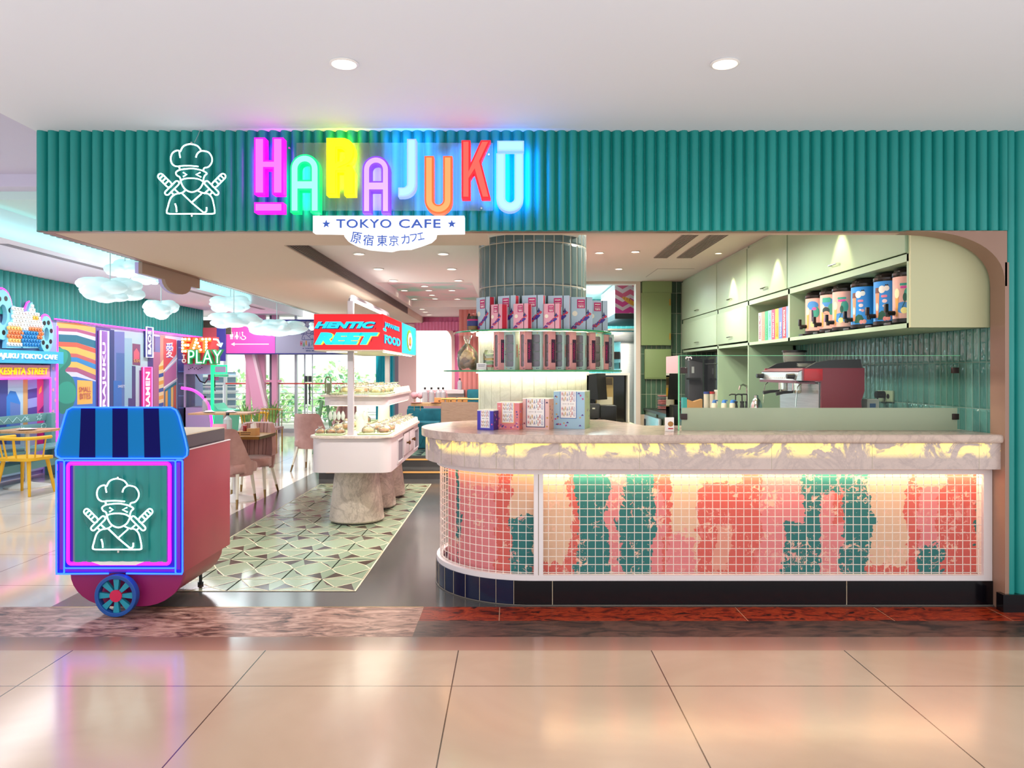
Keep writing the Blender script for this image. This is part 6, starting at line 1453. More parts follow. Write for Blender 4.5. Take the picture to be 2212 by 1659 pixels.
m.m(TURQ); yy = spy(826.5); m.M = MX; m.face([(yy, 1.92, .002), (yy+.10, 1.94, .002), (yy+.22, 1.925, .002), (yy+.2, 1.90, .002), (yy+.05, 1.905, .002)]); m.build('side_lettering', sg, smooth=False)
m = MB(MX).m(TURQ).box(spy(868), spy(897.5), sz0, sz1, .0005, .004); yc = (spy(868)+spy(897.5))/2; zc = 1.885
for c, rx, ry, n in (('#6fae3a', .26, .128, .005), ('#d9e6e0', .20, .10, .006), ('#b56a4a', .10, .055, .007), ('#e0b03a', .06, .03, .008)):
    m.m(mm(c)); m.face([(yc+(.05 if n > .005 else 0)+rx*math.cos(q*PI/12), zc-(n-.005)*4+ry*math.sin(q*PI/12), n) for q in range(24)])
m.m(BLKP)
for q in range(7): u = yc-.12+q*.05; v = zc-.075+.012*(q % 3); m.face([(u-.012, v-.004, .009), (u+.012, v, .009), (u+.008, v+.014, .009), (u-.01, v+.01, .009)])
m.build('picture_panel', sg, smooth=False)
# pastries in cellophane
def bun(kind, label=''):
    e = proto('wrapped_pastry', label, 'pastry', 'wrapped pastries on the bakery island'); rnd = random.Random(kind)
    c = [('#a5622f', '#cf9350'), ('#cfa05f', '#ead09a'), ('#dab56a', '#f0dfa0')][kind]
    m = MB().m(noisy('bun_crust_%d' % kind, [(.3, c[0]), (.7, c[1])], 22, 3, .45)); m.lathe([(0, .006), (.050, .008), (.062, .024), (.058, .042), (.038, .058), (0, .064)], n=16, sy=.8); m.build('bun', e)
    if kind < 2:
        m = MB().m(mat('icing', '#efe2c6', .5))
        for k in range(4): m.tube([(-.045+.012*k, -.03, .050-.002*abs(k-1)), (-.02+.014*k, .0, .064), (-.0+.012*k, .03, .05)], .0035, 5)
        m.build('icing', e)
    m = MB().m(FILM); m.lathe([(.07, .0), (.078, .02), (.07, .055), (.04, .078), (0, .084)], n=14, sy=.85); m.lathe([(.03, .078), (.012, .09), (.034, .112)], n=8)
    for v in m.bm.verts: v.co += Vector((rnd.uniform(-.006, .006), rnd.uniform(-.006, .006), rnd.uniform(-.002, .004)))
    m.build('cellophane', e, smooth=False)
    return e
protos = [Placer(bun(k)) for k in range(3)]
KN = ['dark iced bun', 'pale iced bun', 'golden bun']
def tray(name, lab, x0, x1, y0, y1, z, mtl):
    e = thing('serving_tray', lab, 'tray', ((x0+x1)/2, (y0+y1)/2, z)); m = MB().m(mtl).pz(rrect(x0, x1, y0, y1, .03), z+.0005, z+.006); m.m(mtl)
    m.tube([(u, v, z+.012) for u, v in rrect(x0, x1, y0, y1, .03)], .007, 6, True); m.build('tray', e); return e
TG = mat('pale_green_tray', '#b9cfa0', .3)
tray('t', 'pale green tray of dark buns at the front left of the bakery island', -1.90, -1.63, 7.40, 7.72, .892, TG); tray('t', 'pale green tray of iced buns at the front right of the bakery island', -1.50, -1.20, 7.45, 7.80, .892, TG)
tray('t', 'long pale green tray down the right side of the bakery island', -1.44, -1.18, 7.86, 9.62, .892, TG); tray('t', 'long pale green tray down the left side of the bakery island', -1.92, -1.66, 7.80, 9.60, .892, TG)
tray('t', 'pale green tray on the upper tier of the bakery island', -1.86, -1.28, 7.84, 9.55, zu, TG)
z = .8995
for i, (x, y, k) in enumerate(((-1.872, 7.50, 0), (-1.768, 7.52, 0), (-1.672, 7.50, 0))): protos[k]((x, y, z), .3*i, f'dark bun in cellophane on the front left tray, {["left","middle","right"][i]} of the three', sc=.66)
for i, (x, y, k) in enumerate(((-1.41, 7.58, 1), (-1.262, 7.60, 0))): protos[k]((x, y, z), .4*i, f'large iced bun in cellophane on the front right tray, {["left","right"][i]} of the two', sc=.9)
rnd = random.Random(11)
for i in range(10):
    for j in range(2):
        if i == 6 and False: continue
        k = rnd.choice((1, 2, 2, 0)); protos[k]((-1.37+j*.125, 7.95+i*.17, z), rnd.uniform(0, 3), f'{KN[k]} in cellophane on the right-hand long tray, {["inner","outer"][j]} row, {["first","second","third","fourth","fifth","sixth","seventh","eighth","ninth","last"][i]} from the front', sc=.8)
for i in range(9):
    k = rnd.choice((1, 1, 0, 2)); protos[k]((-1.79+.04*(i % 2), 7.92+i*.185, z), rnd.uniform(0, 3), f'{KN[k]} in cellophane on the left-hand long tray, {["first","second","third","fourth","fifth","sixth","seventh","eighth","last"][i]} from the front', sc=.9)
for i in range(8):
    for j in range(3):
        if j == 0 and i in (0,): continue
        k = (1, 1, 2, 0)[(i*2+j) % 4]; protos[k]((-1.76+j*.18, 7.96+i*.2, zu+.0075), rnd.uniform(0, 3), f'{KN[k]} in cellophane on the upper tier, {["left","middle","right"][j]} row, {["first","second","third","fourth","fifth","sixth","seventh","last"][i]} from the front', sc=.9)
# price cards standing along the right edge of both tiers
card = proto('price_tag', '', 'price tag', 'clear price cards on the bakery island')
MB().m(mat('tag_white', '#e6ecdf', .5)).prism([(-.018, 0), (.018, 0), (.002, .062), (-.002, .062)], lambda u, v: (u, -.036, v), lambda u, v: (u, .036, v)).build('tent', card, smooth=False); MB().m(mat('tag_green', '#a9c98f', .6)).prism([(.0165, .01), (.0175, .01), (.0065, .05), (.0055, .05)], lambda u, v: (u, -.028, v), lambda u, v: (u, .028, v)).build('print', card, smooth=False)
cp = Placer(card); ORD = ['first', 'second', 'third', 'fourth', 'fifth', 'sixth', 'seventh', 'eighth', 'last']
for i in range(9): cp((-1.168, 7.84+i*.2, .8925), .5, f'clear price card along the lower right edge of the island, {ORD[i]} from the front')
for i in range(6): cp((-1.265, 8.4+i*.2, zu+.0005), .5, f'clear price card along the upper right edge of the island, {ORD[i] if i < 5 else "last"} from the front')
# tongs hanging from rails
tg = proto('serving_tongs', '', 'tongs', 'clear tongs hanging from the upper tier')
MB().m(ACRYL).tube([(0, 0, .035), (0, -.004, -.02), (0, -.004, -.14)], .005, 6).build('arm', tg); m = MB().m(mat('frosted_plastic', '#d9e0d6', .4, alpha=.75)).lathe([(0, -.23), (.016, -.21), (.022, -.18), (.012, -.145), (.003, -.13)], (0, -.004, 0), 10, sy=.5); m.build('paddle', tg)
tp = Placer(tg)
for i, px in enumerate((714, 723, 732, 741, 762, 771, 787)): tp((ax(px, 7.72), 7.72, zu-.03), 0, f'clear serving tongs hanging under the upper tier, {["first","second","third","fourth","fifth","sixth","last"][i]} from the left')
e = thing('tongs_rail', 'clear rail with loops along the front of the upper tier', 'rail', (ax(750, 7.735), 7.735, zu))
m = MB().m(ACRYL).tube([(ax(708, 7.74), 7.74, zu+.005), (ax(795, 7.74), 7.74, zu+.005)], .006, 6)
for px in (710, 722, 736, 752, 764, 778, 792): m.tube([(ax(px, 7.74)-.02, 7.74, zu+.005), (ax(px, 7.74)-.02, 7.74, zu+.035), (ax(px, 7.74)+.02, 7.74, zu+.035), (ax(px, 7.74)+.02, 7.74, zu+.005)], .004, 5)
m.build('rail', e)
e = thing('card_holder', 'grey green card holder with a loop handle at the left of the upper tier', 'card holder', (ax(709, 7.9), 7.9, zu+.001)); xx = ax(709, 7.9)
m = MB().m(mat('holder_green', '#6f7d60', .5)).tube([(xx-.028, 7.9, zu+.012), (xx-.028, 7.9, zu+.16), (xx-.018, 7.9, zu+.178), (xx+.018, 7.9, zu+.178), (xx+.028, 7.9, zu+.16), (xx+.028, 7.9, zu+.012)], .010, 6); m.build('loop', e); MB().m(mat('holder_card', '#8b937a', .6)).box(xx-.02, xx+.03, 7.915, 7.92, zu+.001, zu+.12).build('card', e, smooth=False)
# ============================================================ CLOUD LAMPS
CLM = mat('cloud_lamp_skin', '#cfe6ea', .6, emit='#d6f6fb', es=.27)
def cloud(label, px, py, wpx, hpx, Y, seed, cord=True, hook=None):
    x, _, z = at(px, py, Y); a_, b_ = wpx/FPX*Y/2, hpx/FPX*Y/2
    e = thing('cloud_lamp', label, 'pendant lamp', (x, Y, z-b_), 'glowing cloud lamps'); rnd = random.Random(seed)
    bm = bmesh.new(); bmesh.ops.create_icosphere(bm, subdivisions=5, radius=1)
    B_ = [(Vector((0, 0, 0)), .62)]
    for k in range(22):
        th = rnd.uniform(0, 2*PI); u = rnd.uniform(-.75, .75); rr = math.sqrt(1-u*u)*.62
        B_.append((Vector((rr*math.cos(th), rr*math.sin(th), u*.62)), rnd.uniform(.24, .42)))
    for v in bm.verts:
        d = v.co.normalized(); r = 0
        for c, R in B_:
            k = d.dot(c); q = k*k-c.length_squared+R*R
            if q > 0: r = max(r, k+math.sqrt(q))
        r += .03*noise.noise(d*4+Vector((seed, 0, 0)))+.02*noise.noise(d*9+Vector((0, seed, 0)))
        v.co = Vector((d.x*r*a_, d.y*r*a_*.8, d.z*r*b_))
    me = bpy.data.meshes.new('shade'); bm.to_mesh(me); bm.free(); me.materials.append(CLM); me.shade_smooth()
    o = bpy.data.objects.new('shade', me); COL.objects.link(o); o.parent = e; o.location = (0, 0, b_)
    if cord:
        m = MB().m(mat('clear_cord', '#c9d6d8', .4)).cyl((x, Y, z+b_*.6), (x, Y, 3.19 if x > -5.3 else 2.9), .006, n=5); m.build('cord', e)
        m = MB().m(mat('ceiling_cup', '#a9c6cc', .4)).lathe([(0, -.0), (.07, -.002), (.05, -.05), (0, -.06)], (x, Y, 3.2 if x > -5.3 else 2.9), 14); m.build('ceiling_cup', e)
    lamp('cloud_glow', 'POINT', (x, Y, z-b_-.15), 7, (.85, 1, 1), shadow_soft_size=.25)
cloud('large low cloud lamp, leftmost, before the fluted green band', 238, 628, 154, 74, 9.0, 1)
cloud('bright cloud lamp behind and above the leftmost one', 270, 582, 96, 56, 9.7, 2)
cloud('small round cloud lamp right of the leftmost pair', 348, 668, 82, 52, 9.6, 3)
cloud('upper cloud lamp of the middle pair above the eat sign', 498, 656, 96, 50, 12.0, 4)
cloud('lower cloud lamp of the middle pair above the eat sign', 505, 692, 118, 50, 10.3, 5)
cloud('long cloud lamp beside the red canopy sign', 598, 707, 132, 46, 11.0, 6)
cloud('small bright cloud lamp tucked behind the two left ones', 318, 602, 64, 36, 10.4, 7)
cloud('small cloud lamp hidden behind the red sign\'s left edge', 680, 705, 30, 24, 11.6, 9)
# sign hanging from the beam edge, seen from its back
e = thing('hanging_name_board', 'brown back of a name board with round lobe hanging from the beam edge', 'sign', (-3.0, 6.8, 2.2))
o_ = [(6.2, 2.40), (7.35, 2.40), (7.35, 2.31), (7.15, 2.31)] + [(6.88+.27*math.cos(a_*PI/10), 2.31+.10*math.sin(a_*PI/10)) for a_ in range(0, -11, -1)] + [(6.2, 2.31)]
m = MB().m(mat('board_back_brown', '#9a8778', .6)); m.prism(o_, lambda u, v: (-2.99, u, v), lambda u, v: (-3.02, u, v)); m.m(mat('lilac_board_edge', '#b9b4ea', .5)).prism(o_, lambda u, v: (-3.021, u, v), lambda u, v: (-3.05, u, v)); m.build('board', e, smooth=False)
# ============================================================ SEATING
def chair_velvet():
    e = proto('velvet_chair', '', 'chair', 'dusty pink velvet chairs')
    # seat: rounded cushion; sits 0.48 high, faces -y (front at -y), back at +y
    m = MB().m(VELV).pz([(u, v) for u, v in rrect(-.235, .235, -.27, .20, .09)], .37, .475)
    bmesh.ops.bevel(m.bm, geom=[e_ for e_ in m.bm.edges if abs(e_.verts[0].co.z-e_.verts[1].co.z) < 1e-4], offset=.035, segments=4, profile=.5, affect='EDGES'); m.build('seat', e)
    # wrap-round back shell
    m = MB().m(VELV); n = 20; rows = []
    def prof(t_): # t 0..1 from arm tip round the back to the other arm tip; returns x,y and top height
        a_ = PI*(1.0*t_); x = -.275*math.cos(a_); y = -.06+.30*math.sin(a_)**.8
        top = .50+.38*min(1, max(0, (math.sin(a_)-.18)/.55))**1.1
        return x, y, top
    for lay_, th in ((0, 0), (1, .055)):
        for k in range(6):
            h = k/5; r = []
            for i in range(n+1):
                x, y, top = prof(i/n); z = .34+(top-.34)*h; s_ = (1-th/.29)
                lean = .05*h*max(0, math.sin(PI*i/n)); sh = 1-.10*(1-h)
                p = (x*s_*sh, (y+.06)*s_*sh-.06+lean, z-(.012 if lay_ and h == 1 else 0)); r.append(m._v(p))
            rows.append(r)
    def strip(A, B):
        for i in range(n):
            f = m.bm.faces.new((A[i], A[i+1], B[i+1], B[i])); f.material_index = m.mi
    for k in range(5): strip(rows[k], rows[k+1]); strip(rows[6+k+1], rows[6+k])
    strip(rows[5], rows[11]); strip(rows[6], rows[0])
    for c in (0, n):
        for k in range(5):
            f = m.bm.faces.new((rows[k][c], rows[k+1][c], rows[6+k+1][c], rows[6+k][c])); f.material_index = m.mi
    m.build('back_shell', e, angle=60)
    m = MB().m(mat('velvet_seam', '#7d5a57', .8))
    for i in (7, 8.7, 10.3, 12, 13.5, 6.2):
        t_ = i/n; pts = []
        for k in range(1, 6):
            h = k/5; x, y, top = prof(t_); s_ = 1-.058/.29; lean = .05*h*max(0, math.sin(PI*t_)); sh = 1-.10*(1-h); pts.append((x*s_*sh, (y+.06)*s_*sh-.06+lean, .34+(top-.34)*h-.012*(h == 1)))
        m.tube(pts, .003, 5)
    m.build('channel_seam', e)
    for sx, sy in ((-1, -1), (1, -1), (-1, 1), (1, 1)):
        top = Vector((sx*.17, -.18 if sy < 0 else .14, .38)); bot = Vector((sx*(.20 if sy < 0 else .23), -.23 if sy < 0 else .27, 0)); mid = top.lerp(bot, .74)
        l = MB().m(mat('cream_leg', '#d9d2c0', .4)).cyl(top, mid, .022, .015, 12); lo = l.build('leg', e)
        MB().m(mat('bronze_ferrule', '#8a6f45', .3, .9)).cyl(mid, bot, .0155, .011, 12).build('ferrule', lo)
    return e
vc = Placer(chair_velvet())
def fl(px, py): Y = FPX*EYE/(py-CY); return ax(px, Y), Y
vc((-3.19, 8.67, 0), math.radians(172), 'dusty pink velvet chair with its back to the viewer just behind the street cart')
vc((-3.15, 9.36, 0), math.radians(3), 'dusty pink velvet chair facing the viewer across the oak table')
vc((-3.05, 11.75, 0), math.radians(172), 'dusty pink velvet chair with its back to the viewer, left of the island')
vc((-3.3, 15.2, 0), math.radians(0), 'far dusty pink velvet chair beside the green easel', sc=.95)
def dtable(label, x, y, w_, d_, top, edge, basec, z=.75, stem=True, py_=0):
    e = thing('dining_table', label, 'table', (x, y, 0))
    m = MB().m(top).box(x-w_/2+.004, x+w_/2-.004, y-d_/2+.004, y+d_/2-.004, z-.03, z); m.build('top', e, smooth=False)
    if edge: MB().m(edge).box(x-w_/2, x+w_/2, y-d_/2, y-d_/2+.004, z-.032, z+.001).box(x-w_/2, x+w_/2, y+d_/2-.004, y+d_/2, z-.032, z+.001).box(x-w_/2, x-w_/2+.004, y-d_/2, y+d_/2, z-.032, z+.001).box(x+w_/2-.004, x+w_/2, y-d_/2, y+d_/2, z-.032, z+.001).build('edge_band', e, smooth=False)
    if stem:
        MB().m(basec).lathe([(0, 0), (.27, 0), (.27, .012), (.08, .05), (.03, .07), (.03, z-.03)], (x, y+py_, 0), 24).build('pedestal', e)
    return e
WB = mat('white_base', '#dcd8d4', .4)
dtable('oak table with brass edge beside the two velvet chairs near the cart', -3.25, 9.24, .64, .66, WOODT, GOLD, WB, py_=-.22)
def bottle(label, x, y, z, h=.24, r=.04, group='clear water bottles on the tables'):
    e = thing('water_bottle', label, 'bottle', (x, y, z), group)
    MB().m(mat('bottle_glass', '#b8bcc2', .08, alpha=.6)).lathe([(0, .001), (r, .001), (r*1.05, h*.3), (r, h*.68), (r*.35, h*.82), (r*.33, h*.9)], (x, y, z), 18).build('glass', e)
    MB().m(BLACK).lathe([(r*.42, h*.88), (r*.42, h), (0, h)], (x, y, z), 12).build('cap', e)
bottle('clear bottle with black cap on the oak table near the cart', -3.50, 9.45, .7505, .25, .05)
e = thing('table_card', 'pink printed card standing on the oak table near the cart', 'card', (-3.48, 9.15, .7505))
MB().m(mat('pink_card')).prism([(-3.57, .751), (-3.40, .751), (-3.40, .885), (-3.57, .885)], lambda u, v: (u, 9.14, v), lambda u, v: (u, 9.145, v)).m(mat('red_print_ink')).py([(-3.455+.035*math.cos(q*PI/6), .81+.035*math.sin(q*PI/6)) for q in range(12)], 9.1385, 9.1395).build('card', e, smooth=False)
e = thing('condiment_box', 'kraft wooden box of sauces and napkins on the oak table', 'caddy', (-3.15, 9.15, .7505))
m = MB().m(CRAFT).box(-3.27, -3.03, 9.06, 9.22, .751, .80).box(-3.13, -3.03, 9.06, 9.22, .80, .835); m.build('box', e, smooth=False)
m = MB().m(mat('dark_stamp', '#4a2f1c', .6)).box(-3.255, -3.22, 9.0585, 9.0598, .757, .792); 
for k in range(6): m.box(-3.20+k*.02, -3.185+k*.02, 9.0585, 9.0598, .782, .792)
m.box(-3.20, -3.09, 9.0585, 9.0598, .762, .770); m.build('stamp', e, smooth=False)
MB().m(PAPER).prism([(-3.10, .83), (-3.05, .83), (-3.06, .90), (-3.10, .885)], lambda u, v: (u, 9.1, v), lambda u, v: (u, 9.18, v)).build('napkins', e, smooth=False)
MB().m(mat('red_sauce', '#8a1f1c', .3)).cyl((-3.18, 9.14, .8), (-3.18, 9.14, .85), .022, n=12).m(mat('red_cap', '#b02a2a', .4)).cyl((-3.18, 9.14, .85), (-3.18, 9.14, .865), .024, n=12).build('sauce_bottle', e)
# yellow spindle chairs and table by the bench
def yellow_chair():
    e = proto('spindle_chair', '', 'chair', 'yellow spindle chairs')
    m = MB().m(YEL).pz(rrect(-.24, .24, -.22, .22, .08), .425, .46); m.build('seat', e)
    for sx, sy in ((-1, -1), (1, -1), (-1, 1), (1, 1)): MB().m(YEL).cyl((sx*.17, sy*.15, .43), (sx*.23, sy*.21, 0), .024, .016, 10).build('leg', e)
    P = [(-.25, -.12, .70), (-.25, .08, .70), (-.19, .21, .70), (0, .25, .70), (.19, .21, .70), (.25, .08, .70), (.25, -.12, .70)]
    q = smooth_path(P, 4); m = MB().m(YEL)
    for i, (A, B) in enumerate(zip(q, q[1:])): pass
    m.tube([tuple(v) for v in q], .022, 8); m.build('back_rail', e)
    m = MB().m(YEL)
    for i in range(2, len(q)-1, 3): v = q[i]; m.cyl((v.x*.86, v.y*.80, .455), (v.x, v.y, .695), .009, n=8)
    m.build('spindle', e)
    return e
yc = Placer(yellow_chair())
yc((-6.0, 9.45, 0), math.radians(172), 'yellow spindle-back chair by the teal bench at the left edge')
yc((-5.0, 14.9, 0), math.radians(20), 'yellow spindle-back chair at the table below the pink neon arc')
dtable('small oak table with plates beside the teal bench', -6.36, 10.05, .6, .6, WOODT, None, WB)
e = thing('plate', 'white plate with napkin on the table by the teal bench', 'plate', (-6.3, 9.95, .7505)); MB().m(WHITEG).lathe([(0, .001), (.07, .001), (.12, .016), (.07, .006), (0, .006)], (-6.3, 9.95, .75), 20).build('dish', e); MB().m(PAPER).box(-6.36, -6.26, 9.92, 9.98, .767, .775, .003).build('napkin', e)
dtable('oak table laid with plates in front of the pink neon arc', -5.35, 14.3, 1.1, .7, WOODT, None, WB)
for k, (x, lab) in enumerate(((-5.6, 'left'), (-5.2, 'right'))):
    e = thing('plate', f'white plate with folded napkin below the pink neon arc, {lab} one', 'plate', (x, 14.2, .7505)); MB().m(WHITEG).lathe([(0, .001), (.07, .001), (.12, .016), (.07, .006), (0, .006)], (x, 14.2, .75), 20).build('dish', e); MB().m(PAPER).prism([(x-.08, .767), (x+.08, .767), (x+.02, .80), (x-.06, .79)], lambda u, v: (u, 14.17, v), lambda u, v: (u, 14.24, v)).build('napkin', e, smooth=False)
bottle('clear bottle on the table below the pink neon arc', -5.78, 14.45, .7505, .3, .05)
# brass-framed chair back near the arc
e = thing('brass_rail_chair', 'chair with thin brass spindles right of the table below the neon arc', 'chair', (-4.62, 14.3, 0))
MB().m(VELV).box(-4.72, -4.30, 14.1, 14.5, .43, .48, .02).build('seat', e)
for x, y in ((-4.69, 14.13), (-4.33, 14.13), (-4.69, 14.47), (-4.33, 14.47)): MB().m(GOLD).cyl((x, y, 0), (x, y, .43), .014, n=8).build('leg', e)
m = MB().m(GOLD).tube([(-4.74, 14.5, .8), (-4.32, 14.5, .8), (-4.27, 14.3, .8), (-4.27, 14.1, .8)], .015, 6)
for k in range(7): x = -4.70+k*.06; m.cyl((x, 14.48, .48), (x, 14.5, .8), .008, n=6)
m.build('back_rail', e)
# teal bench below the portal
e = thing('teal_bench', 'grey teal slatted bench with chalk drawings under the portal', 'bench', (-6.7, 10.9, 0)); by0, by1 = 9.2, 11.35
m = MB().m(TEALB)
for k in range(3): m.box(-6.76+k*.14, -6.64+k*.14, by0, by1, .44, .47, .004)
m.build('seat', e)
m = MB().m(TEALB).box(-6.82, -6.79, by0, by1, .80, .91, .004).box(-6.83, -6.80, by0, by1, .66, .765, .004); bo = m.build('backrest', e)
m = MB(face_px(-6.789)).m(mat('chalk', '#bfe0e4', .8)); 
m.tube([(10.05+.09*k, .85+(.035 if k % 2 else -.03), 0) for k in range(9)], .004, 4); m.tube([(11.0+.07*(1 if q % 2 else .45)*math.cos(q*PI/7), .86+.05*(1 if q % 2 else .5)*math.sin(q*PI/7), 0) for q in range(14)], .004, 4, True)
for q in range(5): m.tube([(10.72, .85, 0), (10.72+.05*math.cos(q*1.256), .85+.035*math.sin(q*1.256), 0)], .004, 4)
m.tube([(11.12+.07*math.cos(q*PI/8)*(1 if q % 2 else .7), .72+.035*math.sin(q*PI/8), -.008) for q in range(16)], .004, 4, True)
for q in range(5): m.tube([(10.62, .705, -.008), (10.62+.07*math.cos(q*PI/4), .705+.045*math.sin(q*PI/4), -.008)], .004, 4)
m.build('chalk_drawing', bo)
for y in (by0+.1, by1-.12):
    MB().m(TEALB).box(-6.82, -6.72, y-.05, y+.05, 0, .90, .004).build('leg', e); MB().m(TEALB).box(-6.46, -6.36, y-.05, y+.05, 0, .44, .004).build('leg', e)
MB().m(TEALB).box(-6.76, -6.42, by0, by1+.3, .20, .30, .004).build('stretcher', e)
# ---- raised seating behind the island
zp = .28
def booth(label, x0, x1, y0, y1, h=.62):
    e = thing('booth_bench', label, 'bench', ((x0+x1)/2, (y0+y1)/2, zp), 'teal velvet booth benches')
    MB().m(VTEAL).box(x0, x1, y0, y1, zp+.001, zp+.42, .03).build('seat', e)
    m = MB().m(VTEAL).box(x0, x1, y1-.12, y1, zp+.4, zp+h, .03); m.build('backrest', e)
    m = MB().m(mat('teal_stitch', '#0a4452', .8)); n_ = int((x1-x0)/.12)
    for k in range(n_+1): xx = x0+.03+k*(x1-x0-.06)/max(1, n_); m.tube([(xx, y0-.001, zp+.05), (min(xx+.12, x1-.02), y0-.001, zp+.40)], .003, 4).tube([(min(xx+.12, x1-.02), y0-.001, zp+.05), (xx, y0-.001, zp+.40)], .003, 4)
    m.build('quilted_stitch', e)
booth('teal quilted booth bench nearest the bakery island', -1.72, -1.15, 12.2, 12.75); booth('teal quilted booth bench behind the oak table on the platform', -1.1, -.62, 12.55, 13.1); booth('farther teal booth bench at the back of the platform', -1.84, -1.56, 13.2, 13.75)
e = thing('bar_table', 'long oak table on grey posts on the raised platform', 'table', (-.92, 11.7, zp))
MB().m(WOODT).box(-1.48, -.55, 11.35, 11.85, 1.00, 1.04).build('top', e, smooth=False)
for x in (-1.02, -.86, -.72): MB().m(mat('grey_post', '#a3a9b4', .4)).box(x-.035, x+.035, 11.55, 11.62, zp+.0, 1.0).build('leg', e, smooth=False)
MB().m(mat('grey_post')).box(-1.1, -.6, 11.5, 11.7, zp+.0005, zp+.02).build('foot_plate', e, smooth=False)
for k, (x, lab) in enumerate(((-1.07, 'left'), (-.90, 'middle'), (-.73, 'right'))):
    e = thing('condiment_box', f'kraft condiment box on the long oak table, {lab} of three', 'caddy', (x, 11.5, 1.0405), 'kraft boxes on the long oak table')
    MB().m(CRAFT).box(x-.075, x+.075, 11.45+k*.06, 11.55+k*.06, 1.041, 1.12, .003).build('box', e); MB().m(mat('dark_stamp')).box(x-.012, x+.012, 11.4485+k*.06, 11.4498+k*.06, 1.06, 1.08).build('stamp', e, smooth=False)
for k, (px, lab) in enumerate(((918, 'first'), (932, 'second'), (947, 'third'), (957, 'last'))):
    bottle(f'clear bottle on the long oak table, {lab} from the left', ax(px, 11.72), 11.72, 1.0405, .23, .042, 'bottles on the long oak table')
for k, (px, lab) in enumerate(((899, 'left'), (942, 'right'))):
    e = thing('plate', f'pink plate on the long oak table, {lab} one', 'plate', (ax(px, 11.45), 11.45, 1.0405), 'plates on the long oak table'); MB().m(mat('plate_pink')).lathe([(0, .001), (.06, .001), (.10, .012), (.06, .006), (0, .006)], (ax(px, 11.42), 11.42, 1.04), 18).build('dish', e)
e = thing('wood_screen', 'low oak panel with brass rail between the platform and the counter', 'partition', (-.2, 11.2, zp))
m = MB().m(WOOD).box(ax(953, 11.2), .4, 11.2, 11.24, zp, az(869, 11.2)); m.build('panel', e, smooth=False)
m = MB().m(GOLD).cyl((ax(953, 11.2), 11.22, az(862, 11.2)), (.4, 11.22, az(862, 11.2)), .012, n=8).cyl((ax(968, 11.2), 11.22, az(870, 11.2)), (ax(968, 11.2), 11.22, az(862, 11.2)), .01, n=6).cyl((.1, 11.22, az(870, 11.2)), (.1, 11.22, az(862, 11.2)), .01, n=6); m.build('rail', e)
booth('teal booth bench behind the oak panel', ax(1006, 11.8), .3, 11.75, 12.25, .95)
e = thing('console_shelf', 'pale console with bottle against the salmon fluted wall', 'console', (-.75, 12.2, zp)); 
MB().m(WHITEG).box(ax(966, 12.1), ax(1002, 12.1), 12.05, 12.28, az(850, 12.1), az(842, 12.1)).box(ax(966, 12.1), ax(1002, 12.1), 12.2, 12.28, zp, az(850, 12.1)).build('body', e, smooth=False)
bottle('clear bottle on the pale console by the salmon wall', ax(993, 12.15), 12.15, az(842, 12.1)+.001, .18, .035)
pcr = thing('pink_armchair', 'pink rounded armchair back behind the bottles on the platform', 'chair', (ax(957, 13.5), 13.5, zp))
MB().m(mat('blush_velvet', '#d9a3a6', .7)).lathe([(.30, .0), (.32, .3), (.34, .86), (.30, .90), (.27, .86), (.25, .42), (0, .42)], (ax(957, 13.5), 13.5, zp), 24).build('shell', pcr)
for x, lab in ((895, 'left'), (908, 'right')):
    Yq = 12.0; e = thing('ball_ornament', f'pink ball ornament above the teal booth, {lab} one', 'ornament', (ax(x, Yq), Yq, az(862, Yq)-.06), 'pink ball ornaments'); MB().m(mat('pink_ball', '#e0a0a8', .5)).ball((ax(x, Yq), Yq, az(854, Yq)), .055, 16).m(GOLD).cyl((ax(x, Yq), Yq, zp+.62), (ax(x, Yq), Yq, az(854, Yq)), .005, n=6).build('ball', e)
    e['label'] = f'pink ball on a thin stem by the teal booth, {lab} one'
# ============================================================ END OF THE HALL
YG = 19.0
GL = mat('aluminium', '#b9c0c4', .35, .6)
w2 = MB().m(GL)
for px in (487, 601, 640, 852): x = ax(px, YG); w2.box(x-.03, x+.03, YG-.05, YG+.05, 0, 2.9)
w2.box(-8.5, -1.95, YG-.05, YG+.05, 0, .10).box(-8.5, -1.95, YG-.06, YG+.06, 1.93, 1.99)
o = w2.build('window_2', smooth=False); structure(o)
m = MB().m(CLEAR); m.face([(-8.5, YG+.02, .1), (-1.95, YG+.02, .1), (-1.95, YG+.02, 2.9), (-8.5, YG+.02, 2.9)]); m.build('pane', o, smooth=False)
d_ = MB().m(GL).box(ax(657, YG), ax(660, YG), YG-.02, YG+.02, .02, 1.93).box(ax(674, YG), ax(676, YG), YG-.02, YG+.02, .02, 1.93); do = d_.build('door_1', smooth=False); structure(do)
m = MB().m(DARKG)
for px in (661, 669): x = ax(px, YG-.1); m.cyl((x, YG-.1, az(873, YG)), (x, YG-.1, az(829, YG)), .02, n=8).box(x-.05, x+.03, YG-.06, YG-.03, az(825, YG), az(812, YG))
m.build('handle', do)
m = MB().m(mat('red_safety_stripe', '#d94a46', .5)).box(ax(487, YG-.06), ax(850, YG-.06), YG-.062, YG-.058, az(830, YG), az(827, YG)); tag(m.build('safety_stripe', smooth=False), 'thin red safety stripe across the far glass front', 'stripe')
e = thing('steel_brace', 'pink painted slanting steel brace and columns behind the far glass', 'steel frame', (ax(545, 18.4), 18.4, 0)); PKS = mat('pink_painted_steel', '#eba6c4', .5); PKL = mat('pale_pink_steel', '#f6d3e0', .5)
